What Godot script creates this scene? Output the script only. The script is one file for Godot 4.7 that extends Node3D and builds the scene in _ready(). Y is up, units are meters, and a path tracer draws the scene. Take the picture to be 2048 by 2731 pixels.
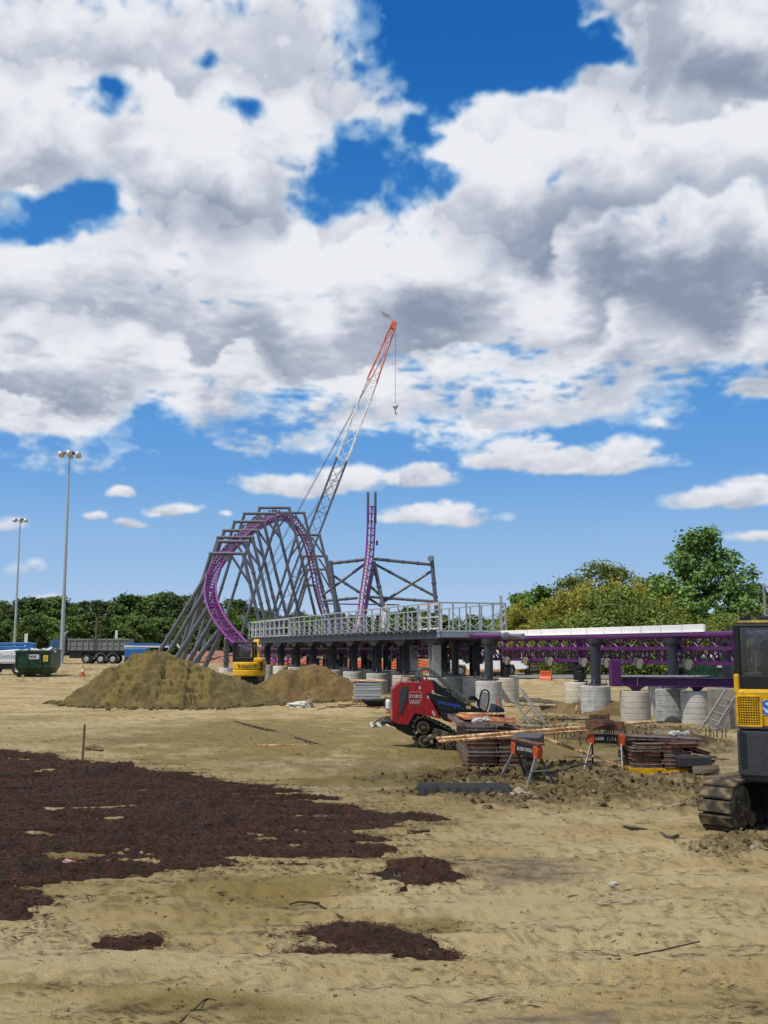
extends Node3D
# A building site for a steel coaster under broken cumulus. y is up, metres; the camera stands 2.4 m over flat ground and looks along -z.

const FOC := 2700.0
const CX := 1024.0
const CY := 1365.5
const EYE := 2.4
const HORIZON := 1716.0
var pitch := atan((HORIZON - CY) / FOC)
var rng := RandomNumberGenerator.new()
var names := {}
const ORD := ["first", "second", "third", "fourth", "fifth", "sixth", "seventh", "eighth", "ninth", "tenth"]
var M := {}
var TX := {}

# ---------------------------------------------------------------- mesh collector
class MB:
	var v := PackedVector3Array()
	var n := PackedVector3Array()
	var c := PackedColorArray()
	var col := Color(1, 1, 1)
	func tri(a: Vector3, b: Vector3, d: Vector3) -> void:
		var m := (b - a).cross(d - a).normalized()
		v.append(a); v.append(d); v.append(b)
		for i in 3:
			n.append(m); c.append(col)
	func quad(a: Vector3, b: Vector3, d: Vector3, e: Vector3) -> void:
		tri(a, b, d); tri(a, d, e)
	func strip_quad(p: Array, m: Array) -> void:
		for i in [0, 2, 1, 0, 3, 2]:
			v.append(p[i]); n.append(m[i]); c.append(col)
	func box(o: Vector3, s: Vector3, b := Basis(), bev := 0.0) -> void:
		var h := s * 0.5
		if bev <= 0.0:
			var q: Array[Vector3] = []
			for k in 8:
				q.append(o + b * Vector3(h.x if k & 1 else -h.x, h.y if k & 2 else -h.y, h.z if k & 4 else -h.z))
			quad(q[4], q[5], q[7], q[6]); quad(q[1], q[0], q[2], q[3])
			quad(q[5], q[1], q[3], q[7]); quad(q[0], q[4], q[6], q[2])
			quad(q[6], q[7], q[3], q[2]); quad(q[0], q[1], q[5], q[4])
			return
		bev = minf(bev, minf(h.x, minf(h.y, h.z)) * 0.98)
		var p := {}
		for k in 8:
			var sg := Vector3(1 if k & 1 else -1, 1 if k & 2 else -1, 1 if k & 4 else -1)
			for ax in 3:
				var w := sg * (h - Vector3(bev, bev, bev))
				w[ax] = sg[ax] * h[ax]
				p[k * 3 + ax] = o + b * w
		for ax in 3:
			var u := 1 << ((ax + 1) % 3)
			var w := 1 << ((ax + 2) % 3)
			var f := 1 << ax
			quad(p[f * 3 + ax], p[(f | u) * 3 + ax], p[(f | u | w) * 3 + ax], p[(f | w) * 3 + ax])
			quad(p[w * 3 + ax], p[(u | w) * 3 + ax], p[u * 3 + ax], p[ax])
			# edges that run along ax
			var a2 := (ax + 1) % 3
			var a3 := (ax + 2) % 3
			for su in 2:
				for sw in 2:
					var k0 := (u if su else 0) | (w if sw else 0)
					var k1 := k0 | f
					if su == sw:
						quad(p[k0 * 3 + a2], p[k1 * 3 + a2], p[k1 * 3 + a3], p[k0 * 3 + a3]) if false else quad(p[k0 * 3 + a3], p[k1 * 3 + a3], p[k1 * 3 + a2], p[k0 * 3 + a2])
					else:
						quad(p[k0 * 3 + a2], p[k1 * 3 + a2], p[k1 * 3 + a3], p[k0 * 3 + a3])
		for k in 8:
			var odd := (k & 1) ^ ((k >> 1) & 1) ^ ((k >> 2) & 1)
			if odd: tri(p[k * 3], p[k * 3 + 1], p[k * 3 + 2])
			else: tri(p[k * 3], p[k * 3 + 2], p[k * 3 + 1])
	func beam(a: Vector3, b: Vector3, w: float, h: float, up := Vector3.UP, bev := 0.0) -> void:
		var z := b - a
		var l := z.length()
		if l < 1e-5: return
		z /= l
		if absf(z.dot(up)) > 0.98: up = Vector3.RIGHT if absf(z.x) < 0.9 else Vector3.BACK
		var x := up.cross(z).normalized()
		box((a + b) * 0.5, Vector3(w, h, l), Basis(x, z.cross(x), z), bev)
	func ibeam(a: Vector3, b: Vector3, w: float, h: float, t: float, up := Vector3.UP) -> void:
		var z := (b - a).normalized()
		if absf(z.dot(up)) > 0.98: up = Vector3.BACK
		var x := up.cross(z).normalized()
		var y := z.cross(x)
		beam(a + y * (h - t) * 0.5, b + y * (h - t) * 0.5, w, t, up)
		beam(a - y * (h - t) * 0.5, b - y * (h - t) * 0.5, w, t, up)
		beam(a, b, t, h - 2.0 * t, up)
	func ring(o: Vector3, x: Vector3, y: Vector3, r: float, k: int) -> PackedVector3Array:
		var out := PackedVector3Array()
		for i in k:
			var t := TAU * i / k
			out.append(o + (x * cos(t) + y * sin(t)) * r)
		return out
	func frame(z: Vector3) -> Array:
		var up := Vector3.UP if absf(z.y) < 0.95 else Vector3.RIGHT
		var x := up.cross(z).normalized()
		return [x, z.cross(x)]
	func tube(a: Vector3, b: Vector3, ra: float, rb := -1.0, k := 10, caps := true) -> void:
		if rb < 0.0: rb = ra
		var z := (b - a).normalized()
		var f := frame(z)
		var A := ring(a, f[0], f[1], ra, k)
		var B := ring(b, f[0], f[1], rb, k)
		for i in k:
			var j := (i + 1) % k
			var n0 := (f[0] * cos(TAU * i / k) + f[1] * sin(TAU * i / k)) as Vector3
			var n1 := (f[0] * cos(TAU * j / k) + f[1] * sin(TAU * j / k)) as Vector3
			strip_quad([A[i], A[j], B[j], B[i]], [n0, n1, n1, n0])
			if caps:
				if ra > 0.001: tri(a, A[j], A[i])
				if rb > 0.001: tri(b, B[i], B[j])
	func path(pts: Array, r: float, k := 7) -> void:
		if pts.size() < 2: return
		var rings := []
		var x := Vector3.ZERO
		var fr := []
		for i in pts.size():
			var t: Vector3 = (pts[mini(i + 1, pts.size() - 1)] - pts[maxi(i - 1, 0)]).normalized()
			if i == 0: x = frame(t)[0]
			else: x = (x - t * x.dot(t)).normalized()
			var y := t.cross(x)
			rings.append(ring(pts[i], x, y, r, k)); fr.append([x, y])
		for i in pts.size() - 1:
			for q in k:
				var w := (q + 1) % k
				var a0 := TAU * q / k
				var a1 := TAU * w / k
				strip_quad([rings[i][q], rings[i][w], rings[i + 1][w], rings[i + 1][q]], [fr[i][0] * cos(a0) + fr[i][1] * sin(a0), fr[i][0] * cos(a1) + fr[i][1] * sin(a1), fr[i + 1][0] * cos(a1) + fr[i + 1][1] * sin(a1), fr[i + 1][0] * cos(a0) + fr[i + 1][1] * sin(a0)])
		for q in k:
			var w := (q + 1) % k
			tri(pts[0], rings[0][w], rings[0][q])
			tri(pts[-1], rings[-1][q], rings[-1][w])
	# outline in x,y, pushed out along z by depth (centred), then placed
	func prism(poly: PackedVector2Array, depth: float, xf := Transform3D(), bev := 0.0) -> void:
		if Geometry2D.is_polygon_clockwise(poly):
			poly = poly.duplicate(); poly.reverse()
		var h := depth * 0.5
		var inner := poly
		if bev > 0.0:
			var off := Geometry2D.offset_polygon(poly, -bev)
			if off.size() == 1 and off[0].size() == poly.size():
				inner = off[0]
				# line the corners up
				var best := 0
				var bd := 1e9
				for i in inner.size():
					if inner[i].distance_to(poly[0]) < bd:
						bd = inner[i].distance_to(poly[0]); best = i
				var turned := PackedVector2Array()
				for i in inner.size(): turned.append(inner[(best + i) % inner.size()])
				inner = turned
				if Geometry2D.is_polygon_clockwise(inner): inner = poly; bev = 0.0
			else: bev = 0.0
		var ids := Geometry2D.triangulate_polygon(inner)
		for i in range(0, ids.size(), 3):
			var a := inner[ids[i]]
			var b := inner[ids[i + 1]]
			var d := inner[ids[i + 2]]
			if (b - a).cross(d - a) < 0.0:
				var e := b; b = d; d = e
			tri(xf * Vector3(a.x, a.y, h), xf * Vector3(b.x, b.y, h), xf * Vector3(d.x, d.y, h))
			tri(xf * Vector3(a.x, a.y, -h), xf * Vector3(d.x, d.y, -h), xf * Vector3(b.x, b.y, -h))
		var k := poly.size()
		for i in k:
			var j := (i + 1) % k
			var p0 := poly[i]
			var p1 := poly[j]
			var g := h - bev
			quad(xf * Vector3(p0.x, p0.y, -g), xf * Vector3(p1.x, p1.y, -g), xf * Vector3(p1.x, p1.y, g), xf * Vector3(p0.x, p0.y, g))
			if bev > 0.0:
				var i0 := inner[i]
				var i1 := inner[j]
				quad(xf * Vector3(p0.x, p0.y, g), xf * Vector3(p1.x, p1.y, g), xf * Vector3(i1.x, i1.y, h), xf * Vector3(i0.x, i0.y, h))
				quad(xf * Vector3(p1.x, p1.y, -g), xf * Vector3(p0.x, p0.y, -g), xf * Vector3(i0.x, i0.y, -h), xf * Vector3(i1.x, i1.y, -h))
	# profile of (radius, y) turned about y
	func lathe(pr: Array, k := 20, xf := Transform3D()) -> void:
		for s in pr.size() - 1:
			var a: Vector2 = pr[s]
			var b: Vector2 = pr[s + 1]
			var d := b - a
			var nn := Vector2(d.y, -d.x).normalized()
			for i in k:
				var t0 := TAU * i / k
				var t1 := TAU * (i + 1) / k
				var c0 := Vector3(cos(t0), 0, -sin(t0))
				var c1 := Vector3(cos(t1), 0, -sin(t1))
				var P := [xf * (c0 * a.x + Vector3(0, a.y, 0)), xf * (c1 * a.x + Vector3(0, a.y, 0)), xf * (c1 * b.x + Vector3(0, b.y, 0)), xf * (c0 * b.x + Vector3(0, b.y, 0))]
				var n0 := (xf.basis * (c0 * nn.x + Vector3(0, nn.y, 0))).normalized()
				var n1 := (xf.basis * (c1 * nn.x + Vector3(0, nn.y, 0))).normalized()
				strip_quad(P, [n0, n1, n1, n0])
	func ball(o: Vector3, r: Vector3, k := 8, rough := 0.0, seed_ := 0) -> void:
		var nz := FastNoiseLite.new()
		nz.seed = seed_; nz.frequency = 0.8
		var g := []
		for i in k + 1:
			var row := []
			for j in 2 * k:
				var a := PI * i / k
				var b := TAU * j / (2 * k)
				var d := Vector3(sin(a) * cos(b), cos(a), sin(a) * sin(b))
				row.append(o + d * r * (1.0 + rough * nz.get_noise_3d(d.x * 2 + seed_, d.y * 2, d.z * 2)))
			g.append(row)
		for i in k:
			for j in 2 * k:
				var w := (j + 1) % (2 * k)
				if i > 0: tri(g[i][j], g[i][w], g[i + 1][j])
				if i < k - 1: tri(g[i][w], g[i + 1][w], g[i + 1][j])
	func mesh() -> ArrayMesh:
		var a := []
		a.resize(Mesh.ARRAY_MAX)
		a[Mesh.ARRAY_VERTEX] = v; a[Mesh.ARRAY_NORMAL] = n; a[Mesh.ARRAY_COLOR] = c
		var m := ArrayMesh.new()
		m.add_surface_from_arrays(Mesh.PRIMITIVE_TRIANGLES, a)
		return m

# ---------------------------------------------------------------- places
func ray(px: float, py: float) -> Vector3:
	return Vector3((px - CX) / FOC, -(py - CY) / FOC, -1).rotated(Vector3.RIGHT, pitch)
func gp(px: float, py: float, h := 0.0) -> Vector3:      # where the ray meets the level h
	var r := ray(px, py)
	return Vector3(0, EYE, 0) + r * ((h - EYE) / r.y)
func dp(px: float, py: float, d: float) -> Vector3:      # where the ray meets the depth d
	var r := ray(px, py)
	return Vector3(0, EYE, 0) + r * (d / -r.z)
func at(px: float, d: float, y := 0.0) -> Vector3:       # a point d ahead at height y, in the column px
	return Vector3((px - CX) / FOC * (d * cos(pitch) + (y - EYE) * sin(pitch)), y, -d)
func hy(py: float, d: float) -> float:
	return dp(CX, py, d).y

# ---------------------------------------------------------------- objects
func numbered(s: String) -> String:
	if not names.has(s):
		names[s] = 0
		return s
	names[s] += 1
	return "%s_%03d" % [s, names[s]]
func tag(o: Node3D, label: String, cat: String, group := "", kind := "") -> Node3D:
	if label: o.set_meta("label", label)
	if cat: o.set_meta("category", cat)
	if group: o.set_meta("group", group)
	o.set_meta("kind", kind if kind else "thing")
	return o
func thing(called: String, label: String, cat: String, pos := Vector3.ZERO, turn := 0.0, group := "") -> Node3D:
	var o := Node3D.new()
	o.name = numbered(called)
	add_child(o)
	o.position = pos; o.rotation.y = turn
	return tag(o, label, cat, group)
func inst(called: String, mesh: Mesh, m: Material, parent: Node3D, pos := Vector3.ZERO) -> MeshInstance3D:
	var o := MeshInstance3D.new()
	o.name = called if parent != self else numbered(called)
	o.mesh = mesh
	o.material_override = m
	parent.add_child(o, true)
	o.position = pos
	return o
func part(parent: Node3D, called: String, mb: MB, m: Material, label := "") -> MeshInstance3D:
	var o := inst(called, mb.mesh(), m, parent)
	if label: o.set_meta("label", label)
	return o
func wpart(parent: Node3D, called: String, mb: MB, m: Material) -> MeshInstance3D:   # a part built in world coordinates
	var p := Vector3.ZERO
	var q: Node = parent
	while q != self:
		p += (q as Node3D).position; q = q.get_parent()
	return inst(called, mb.mesh(), m, parent, -p)
func single(called: String, mb: MB, m: Material, label: String, cat: String, pos := Vector3.ZERO, turn := 0.0, group := "") -> MeshInstance3D:
	var o := inst(called, mb.mesh(), m, self, pos)
	o.rotation.y = turn
	tag(o, label, cat, group)
	return o
func struct(called: String, mb: MB, m: Material) -> MeshInstance3D:
	var o := inst(called, mb.mesh(), m, self)
	o.set_meta("kind", "structure")
	return o
func dup(o: Node3D, pos: Vector3, turn := 0.0, label := "") -> Node3D:
	var c := o.duplicate() as Node3D
	c.name = numbered(String(o.name))
	add_child(c)
	c.position = pos; c.rotation.y = turn
	if label: c.set_meta("label", label)
	return c
func copies(called: String, mesh: Mesh, m: Material, parent: Node3D, xfs: Array, cols := []) -> MultiMeshInstance3D:
	var mm := MultiMesh.new()
	mm.transform_format = MultiMesh.TRANSFORM_3D
	mm.use_colors = cols.size() > 0
	mm.mesh = mesh
	mm.instance_count = xfs.size()
	for i in xfs.size():
		mm.set_instance_transform(i, xfs[i])
		if cols.size(): mm.set_instance_color(i, cols[i])
	var o := MultiMeshInstance3D.new()
	o.name = called if parent != self else numbered(called)
	o.multimesh = mm
	o.material_override = m
	o.set_meta("kind", "stuff")
	parent.add_child(o, true)
	return o
func words(parent: Node3D, called: String, text: String, height: float, m: Material, xf: Transform3D, serif := false, bold := true) -> MeshInstance3D:
	var t := TextMesh.new()
	var f := SystemFont.new()
	f.font_names = PackedStringArray(["Droid Serif" if serif else "Droid Sans"])
	f.font_weight = 700 if bold else 400
	t.font = f
	t.font_size = 32
	t.pixel_size = height / 23.0
	t.depth = 0.004
	t.text = text
	var o := inst(called, t, m, parent)
	o.transform = xf
	return o

# ---------------------------------------------------------------- materials
func lin(r: float, g: float, b: float) -> Color:          # a real-world base colour as albedo_color wants it
	return Color(r, g, b).linear_to_srgb()
func grey_tex(seed_: int, freq: float, lo: float, hi: float, size := 256, oct := 5, sx := 1.0, sy := 1.0, kind := FastNoiseLite.TYPE_SIMPLEX_SMOOTH) -> Image:
	var nz := FastNoiseLite.new()
	nz.seed = seed_; nz.frequency = freq; nz.noise_type = kind
	nz.fractal_octaves = oct
	var im := nz.get_seamless_image(int(size / sx), int(size / sy))
	im.resize(size, size, Image.INTERPOLATE_CUBIC)
	im.convert(Image.FORMAT_L8)
	var d := im.get_data()
	for i in d.size():
		d[i] = int(255.0 * lerpf(lo, hi, d[i] / 255.0))
	return Image.create_from_data(size, size, false, Image.FORMAT_L8, d)
func ramp_tex(seed_: int, freq: float, stops: Array, size := 256, oct := 5, sx := 1.0, sy := 1.0) -> ImageTexture:
	var g := grey_tex(seed_, freq, 0.0, 1.0, size, oct, sx, sy)
	var gr := Gradient.new()
	gr.offsets = PackedFloat32Array(stops.map(func(s): return s[0]))
	gr.colors = PackedColorArray(stops.map(func(s): return s[1]))
	var lut := []
	for i in 256:
		var k := gr.sample(i / 255.0)
		lut.append([k.r8, k.g8, k.b8])
	var src := g.get_data()
	var out := PackedByteArray()
	out.resize(src.size() * 3)
	for i in src.size():
		var k: Array = lut[src[i]]
		out[i * 3] = k[0]; out[i * 3 + 1] = k[1]; out[i * 3 + 2] = k[2]
	var im := Image.create_from_data(size, size, false, Image.FORMAT_RGB8, out)
	im.generate_mipmaps()
	return ImageTexture.create_from_image(im)
func tex(im: Image) -> ImageTexture:
	im.generate_mipmaps()
	return ImageTexture.create_from_image(im)
func bump(im: Image, s: float) -> ImageTexture:
	var c := im.duplicate() as Image
	c.convert(Image.FORMAT_RGBA8)
	c.bump_map_to_normal_map(s)
	return ImageTexture.create_from_image(c)
func mat(col: Color, rough: float, metal := 0.0, t: Texture2D = null, scale := 1.0, nrm: Texture2D = null, nstr := 1.0) -> StandardMaterial3D:
	var m := StandardMaterial3D.new()
	m.albedo_color = col; m.roughness = rough; m.metallic = metal
	if t or nrm:
		m.uv1_triplanar = true
		m.uv1_scale = Vector3.ONE * scale
	if t: m.albedo_texture = t
	if nrm:
		m.normal_enabled = true; m.normal_texture = nrm; m.normal_scale = nstr
	return m
func make_materials() -> void:
	var g := grey_tex(1, 0.05, 0.55, 1.0, 512, 5)
	TX.grain = tex(g); TX.grain_n = bump(g, 6.0)
	TX.dirt = tex(grey_tex(2, 0.012, 0.35, 1.0, 256, 6))
	TX.fleck = tex(grey_tex(3, 0.03, 0.72, 1.0, 256, 6))
	TX.wood = ramp_tex(4, 0.02, [[0.25, Color(0.55, 0.40, 0.26)], [0.5, Color(0.80, 0.64, 0.45)], [0.75, Color(0.9, 0.76, 0.57)]], 256, 5, 1.0, 10.0)
	TX.oldwood = ramp_tex(5, 0.02, [[0.2, Color(0.20, 0.17, 0.15)], [0.5, Color(0.42, 0.36, 0.31)], [0.8, Color(0.60, 0.53, 0.46)]], 256, 5, 10.0, 1.0)
	TX.rust = ramp_tex(6, 0.02, [[0.15, Color(0.30, 0.26, 0.25)], [0.42, Color(0.48, 0.41, 0.37)], [0.6, Color(0.60, 0.54, 0.51)], [0.7, Color(0.52, 0.40, 0.33)], [0.88, Color(0.80, 0.76, 0.73)]], 512, 6)
	TX.conc = ramp_tex(7, 0.01, [[0.1, Color(0.64, 0.635, 0.615)], [0.5, Color(0.73, 0.73, 0.715)], [0.9, Color(0.80, 0.80, 0.785)]], 256, 6)
	TX.galv = ramp_tex(8, 0.04, [[0.2, Color(0.56, 0.59, 0.61)], [0.5, Color(0.68, 0.71, 0.72)], [0.8, Color(0.78, 0.80, 0.81)]], 256, 4)
	TX.mud = ramp_tex(9, 0.012, [[0.25, Color(0.19, 0.18, 0.16)], [0.5, Color(0.28, 0.255, 0.21)], [0.68, Color(0.38, 0.34, 0.26)], [0.9, Color(0.46, 0.41, 0.30)]], 256, 6)
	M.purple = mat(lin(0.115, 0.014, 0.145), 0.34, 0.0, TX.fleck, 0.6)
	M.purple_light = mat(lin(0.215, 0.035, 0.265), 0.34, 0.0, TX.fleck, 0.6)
	M.support = mat(lin(0.125, 0.140, 0.182), 0.36, 0.0, TX.fleck, 0.4)
	M.column = mat(lin(0.034, 0.040, 0.058), 0.42, 0.0, TX.fleck, 1.0)
	M.galv = mat(Color(1, 1, 1), 0.42, 0.55, TX.galv, 1.2)
	M.rail = mat(lin(0.44, 0.48, 0.50), 0.45, 0.25, TX.fleck, 2.0)
	M.conc = mat(Color(1.0, 1.0, 1.0), 0.92, 0.0, TX.conc, 0.8, TX.grain_n, 0.35)
	M.conc_warm = mat(Color(0.97, 0.94, 0.89), 0.92, 0.0, TX.conc, 0.5, TX.grain_n, 0.35)
	M.conc_cool = mat(Color(0.90, 0.915, 0.93), 0.92, 0.0, TX.conc, 1.3, TX.grain_n, 0.35)
	M.conc_dark = mat(Color(0.74, 0.72, 0.68), 0.95, 0.0, TX.conc, 0.8)
	M.black = mat(lin(0.012, 0.012, 0.013), 0.45, 0.0, TX.dirt, 1.0)
	M.rubber = mat(lin(0.030, 0.028, 0.026), 0.85, 0.0, TX.dirt, 2.0, TX.grain_n, 0.5)
	M.cover = mat(lin(0.80, 0.81, 0.83), 0.35)
	M.white = mat(lin(0.74, 0.75, 0.77), 0.4, 0.0, TX.fleck, 0.8)
	M.truck_white = mat(lin(0.78, 0.79, 0.80), 0.25)
	M.steel = mat(lin(0.50, 0.51, 0.53), 0.30, 0.9, TX.fleck, 2.0)
	M.alu = mat(lin(0.30, 0.31, 0.32), 0.55, 0.5, TX.fleck, 3.0)
	M.chrome = mat(lin(0.75, 0.75, 0.76), 0.15, 1.0)
	M.glass = mat(lin(0.030, 0.045, 0.050), 0.06)
	M.glass.transparency = BaseMaterial3D.TRANSPARENCY_ALPHA
	M.glass.albedo_color.a = 0.2
	M.yellow = mat(lin(0.78, 0.46, 0.006), 0.33, 0.0, TX.fleck, 1.2)
	M.charcoal = mat(lin(0.045, 0.05, 0.06), 0.5, 0.0, TX.fleck, 1.5, TX.grain_n, 0.15)
	M.orange = mat(lin(0.62, 0.10, 0.02), 0.5, 0.0, TX.fleck, 2.0)
	M.red = mat(lin(0.40, 0.014, 0.018), 0.28, 0.0, TX.fleck, 1.0)
	M.bin_green = mat(lin(0.008, 0.085, 0.035), 0.4, 0.0, TX.dirt, 0.7)
	M.blue = mat(lin(0.02, 0.15, 0.48), 0.4, 0.0, TX.fleck, 1.0)
	M.truck_blue = mat(lin(0.03, 0.10, 0.25), 0.28)
	M.bed_grey = mat(lin(0.235, 0.255, 0.25), 0.5, 0.0, TX.fleck, 0.8)
	M.wood = mat(Color(1, 1, 1), 0.8, 0.0, TX.wood, 1.5)
	M.ply = mat(Color(0.92, 0.74, 0.60), 0.8, 0.0, TX.wood, 0.6)
	M.oldwood = mat(Color(1, 1, 1), 0.9, 0.0, TX.oldwood, 1.2)
	M.fence = mat(Color(0.80, 0.78, 0.78), 0.9, 0.0, TX.oldwood, 0.8)
	M.rust = mat(Color(0.86, 0.80, 0.76), 0.8, 0.0, TX.rust, 0.55, TX.grain_n, 0.4)
	M.rust_grey = mat(Color(0.90, 0.92, 0.94), 0.7, 0.15, TX.rust, 0.7, TX.grain_n, 0.4)
	M.rust_red = mat(Color(0.80, 0.64, 0.57), 0.8, 0.0, TX.rust, 0.45, TX.grain_n, 0.4)
	M.rebar = mat(lin(0.075, 0.045, 0.034), 0.8, 0.2, TX.dirt, 3.0)
	M.mud = mat(Color(1, 1, 1), 0.95, 0.0, TX.mud, 1.6, TX.grain_n, 0.6)
	M.paper = mat(lin(0.62, 0.63, 0.64), 0.7, 0.0, TX.fleck, 4.0)
	M.lump = mat(lin(0.30, 0.23, 0.11), 0.95, 0.0, TX.dirt, 3.0)
	M.ink = mat(lin(0.02, 0.02, 0.025), 0.6)
	M.blue_ink = mat(lin(0.03, 0.09, 0.5), 0.5)
	M.faded_ink = mat(lin(0.33, 0.10, 0.10), 0.5)
	M.bark = mat(lin(0.09, 0.07, 0.05), 0.95, 0.0, TX.dirt, 1.0)
	M.wrap = mat(lin(0.42, 0.46, 0.50), 0.22, 0.0, TX.fleck, 3.0)
	M.tarp = mat(lin(0.012, 0.012, 0.013), 0.75)

# ---------------------------------------------------------------- sky
# Cover and brightness of the cloud field, one figure for each 64 or 128 pixels of the photograph's sky.
const COVER := [
	"68998767667887620000000068999999",
	"68999988689998530000000055899999",
	"89999987278999742200000002699999",
	"99872699999999764000000379999999",
	"99874799854999887525788999999999",
	"99997999999986345269999999999999",
	"99999999999872115789999999999999",
	"99865899999951036546999999999999",
	"43111799999974366799999999999999",
	"11455799999998799999999999999999",
	"79999989999999999999999999999999",
	"99999999999999999999999999999999",
	"99999999999999999999999999999999",
	"99999999999999999999899999999999",
	"99999999999999888888779999999997",
	"99999999999998788675666776766435",
	"99999968874447887757777888743147",
	"99887523424567886567776644244100",
	"35543200056555312665310000000000",
	"14554430000000000000000000000000",
	"00000000000000000000000000000000",
]
const TONE := [
	"7777777776677677",
	"7767777777776644",
	"7777777789988777",
	"6677777678877777",
	"7766567887655666",
	"8767778887543445",
	"6666667644676434",
	"6777656656776656",
	"5568577777777777",
	"7777777777777777",
]
# the single clouds low in the sky: x, y, half width, half height, strength
const LONE := [[330, 1317, 38, 15, 1.0], [260, 1379, 32, 15, 0.95], [365, 1390, 46, 14, 1.0], [482, 1364, 78, 18, 1.0], [597, 1375, 18, 9, 0.65], [1170, 1380, 135, 34, 1.1], [1215, 1358, 60, 26, 1.0],
	[830, 1298, 180, 34, 1.0], [930, 1268, 80, 30, 0.9], [1110, 1275, 105, 36, 1.1], [1130, 1248, 60, 24, 0.9], [1500, 1232, 250, 42, 1.15], [1420, 1205, 110, 40, 1.0], [1660, 1210, 100, 42, 1.0],
	[1940, 1332, 140, 30, 1.1], [2010, 1305, 90, 34, 1.1], [2030, 1430, 80, 18, 0.8], [30, 1402, 70, 26, 0.62], [2010, 1040, 66, 36, 1.0], [1770, 1128, 50, 22, 0.6], [60, 1520, 90, 22, 0.45], [120, 1594, 60, 10, 0.6], [405, 1582, 40, 8, 0.5]]
var sn1 := FastNoiseLite.new()
var sn2 := FastNoiseLite.new()
var sn3 := FastNoiseLite.new()
var cov_a := PackedFloat32Array()
var tone_a := PackedFloat32Array()
func grid_at(a: PackedFloat32Array, w: int, h: int, x: float, y: float) -> float:
	x = clampf(x, 0.0, w - 1.001); y = clampf(y, 0.0, h - 1.001)
	var i := int(x)
	var j := int(y)
	var fx := x - i
	var fy := y - j
	fx = fx * fx * (3.0 - 2.0 * fx); fy = fy * fy * (3.0 - 2.0 * fy)
	var k := j * w + i
	return lerpf(lerpf(a[k], a[k + 1], fx), lerpf(a[k + w], a[k + w + 1], fx), fy)
func sky_color(d: Vector3, inv: Basis) -> Color:
	var el := d.y
	var t := clampf(el / 0.60, 0.0, 1.0)
	# clear air
	var blue := Color(0.73, 0.81, 0.91).lerp(Color(0.585, 0.735, 0.895), smoothstep(0.0, 0.09, el))
	blue = blue.lerp(Color(0.395, 0.62, 0.865), smoothstep(0.07, 0.20, el))
	blue = blue.lerp(Color(0.275, 0.54, 0.815), smoothstep(0.17, 0.32, el))
	blue = blue.lerp(Color(0.105, 0.38, 0.69), smoothstep(0.27, 0.60, el))
	blue = blue.lerp(Color(0.08, 0.31, 0.62), smoothstep(0.55, 1.0, el))
	# where the field is drawn from the photograph and where it only goes on like it
	var q := inv * d
	var cov := 0.0
	var tone := 0.0
	var base := sn1.get_noise_3d(d.x * 40 + 300, d.y * 60, d.z * 40)
	var w := 0.0
	var px := 0.0
	var py := 0.0
	if q.z < -0.2:
		px = CX + FOC * q.x / -q.z
		py = CY - FOC * q.y / -q.z
		w = 1.0 - maxf(smoothstep(0.0, 500.0, maxf(-px, px - 2048.0)), smoothstep(0.0, 450.0, -py))
	if w < 1.0:
		cov = 0.50 + base * 0.75 + 0.22 * smoothstep(0.1, 0.35, el) - 0.45 * (1.0 - smoothstep(0.06, 0.24, el))
		tone = 0.68 + 0.35 * sn1.get_noise_3d(d.x * 60, d.y * 90 + 50, d.z * 60)
	if w > 0.0:
		var wx := sn2.get_noise_3d(d.x * 110, d.y * 110, d.z * 110) * 34.0
		var wy := sn2.get_noise_3d(d.x * 110 + 70, d.y * 110, d.z * 110) * 26.0
		wx += sn2.get_noise_3d(d.x * 420, d.y * 420 + 30, d.z * 420) * 46.0
		wy += sn2.get_noise_3d(d.x * 420 + 50, d.y * 420, d.z * 420) * 40.0
		var c2 := grid_at(cov_a, 32, COVER.size(), (px + wx) / 64.0 - 0.5, (py + wy) / 64.0 - 0.5)
		if py > 1250.0: c2 *= 1.0 - smoothstep(1250.0, 1290.0, py)
		if py > 960.0:
			for e in LONE:
				var ex: float = (px + wx * 0.8 - e[0]) / e[2]
				var ey: float = (py + wy * 0.5 - e[1]) / e[3]
				if ey > 0.0: ey *= 1.7
				var rr := ex * ex + ey * ey
				if rr < 2.2: c2 = maxf(c2, e[4] * (1.08 - rr * 0.5))
		cov = lerpf(cov, c2, w)
		tone = lerpf(tone, grid_at(tone_a, 16, TONE.size(), (px + wx) / 128.0 - 0.5, (py + wy) / 128.0 - 0.5), w)
	if cov < 0.12: return blue
	# billows
	var s := 1.0 + 0.8 * (1.0 - smoothstep(0.08, 0.4, el))
	var p := Vector3(d.x, d.y * 1.3, d.z) * s
	p += Vector3(sn2.get_noise_3d(d.x * 260, d.y * 260, d.z * 260), sn2.get_noise_3d(d.x * 260 + 90, d.y * 260, d.z * 260), 0.0) * 0.022
	var f := sn2.get_noise_3d(p.x * 270, p.y * 270, p.z * 270)
	var b := -sn3.get_noise_3d(p.x * 260, p.y * 260, p.z * 260)
	var fine := sn2.get_noise_3d(p.x * 1100, p.y * 1100, p.z * 1100)
	var dens := (cov - 0.5) * 0.95 + 0.41 + f * 0.58 + (b - 0.05) * 0.20 + fine * 0.27
	var a := smoothstep(0.26, 0.72, dens)
	if a <= 0.0: return blue
	a = minf(a, 0.25 + 0.75 * smoothstep(0.30, 0.78, cov + f * 0.35 + fine * 0.15))
	# light on the billows: how the field falls off towards the sun, which stands up and to the left
	var e := Vector3(-0.006, 0.017, 0.0)
	var p2 := p + e
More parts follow.
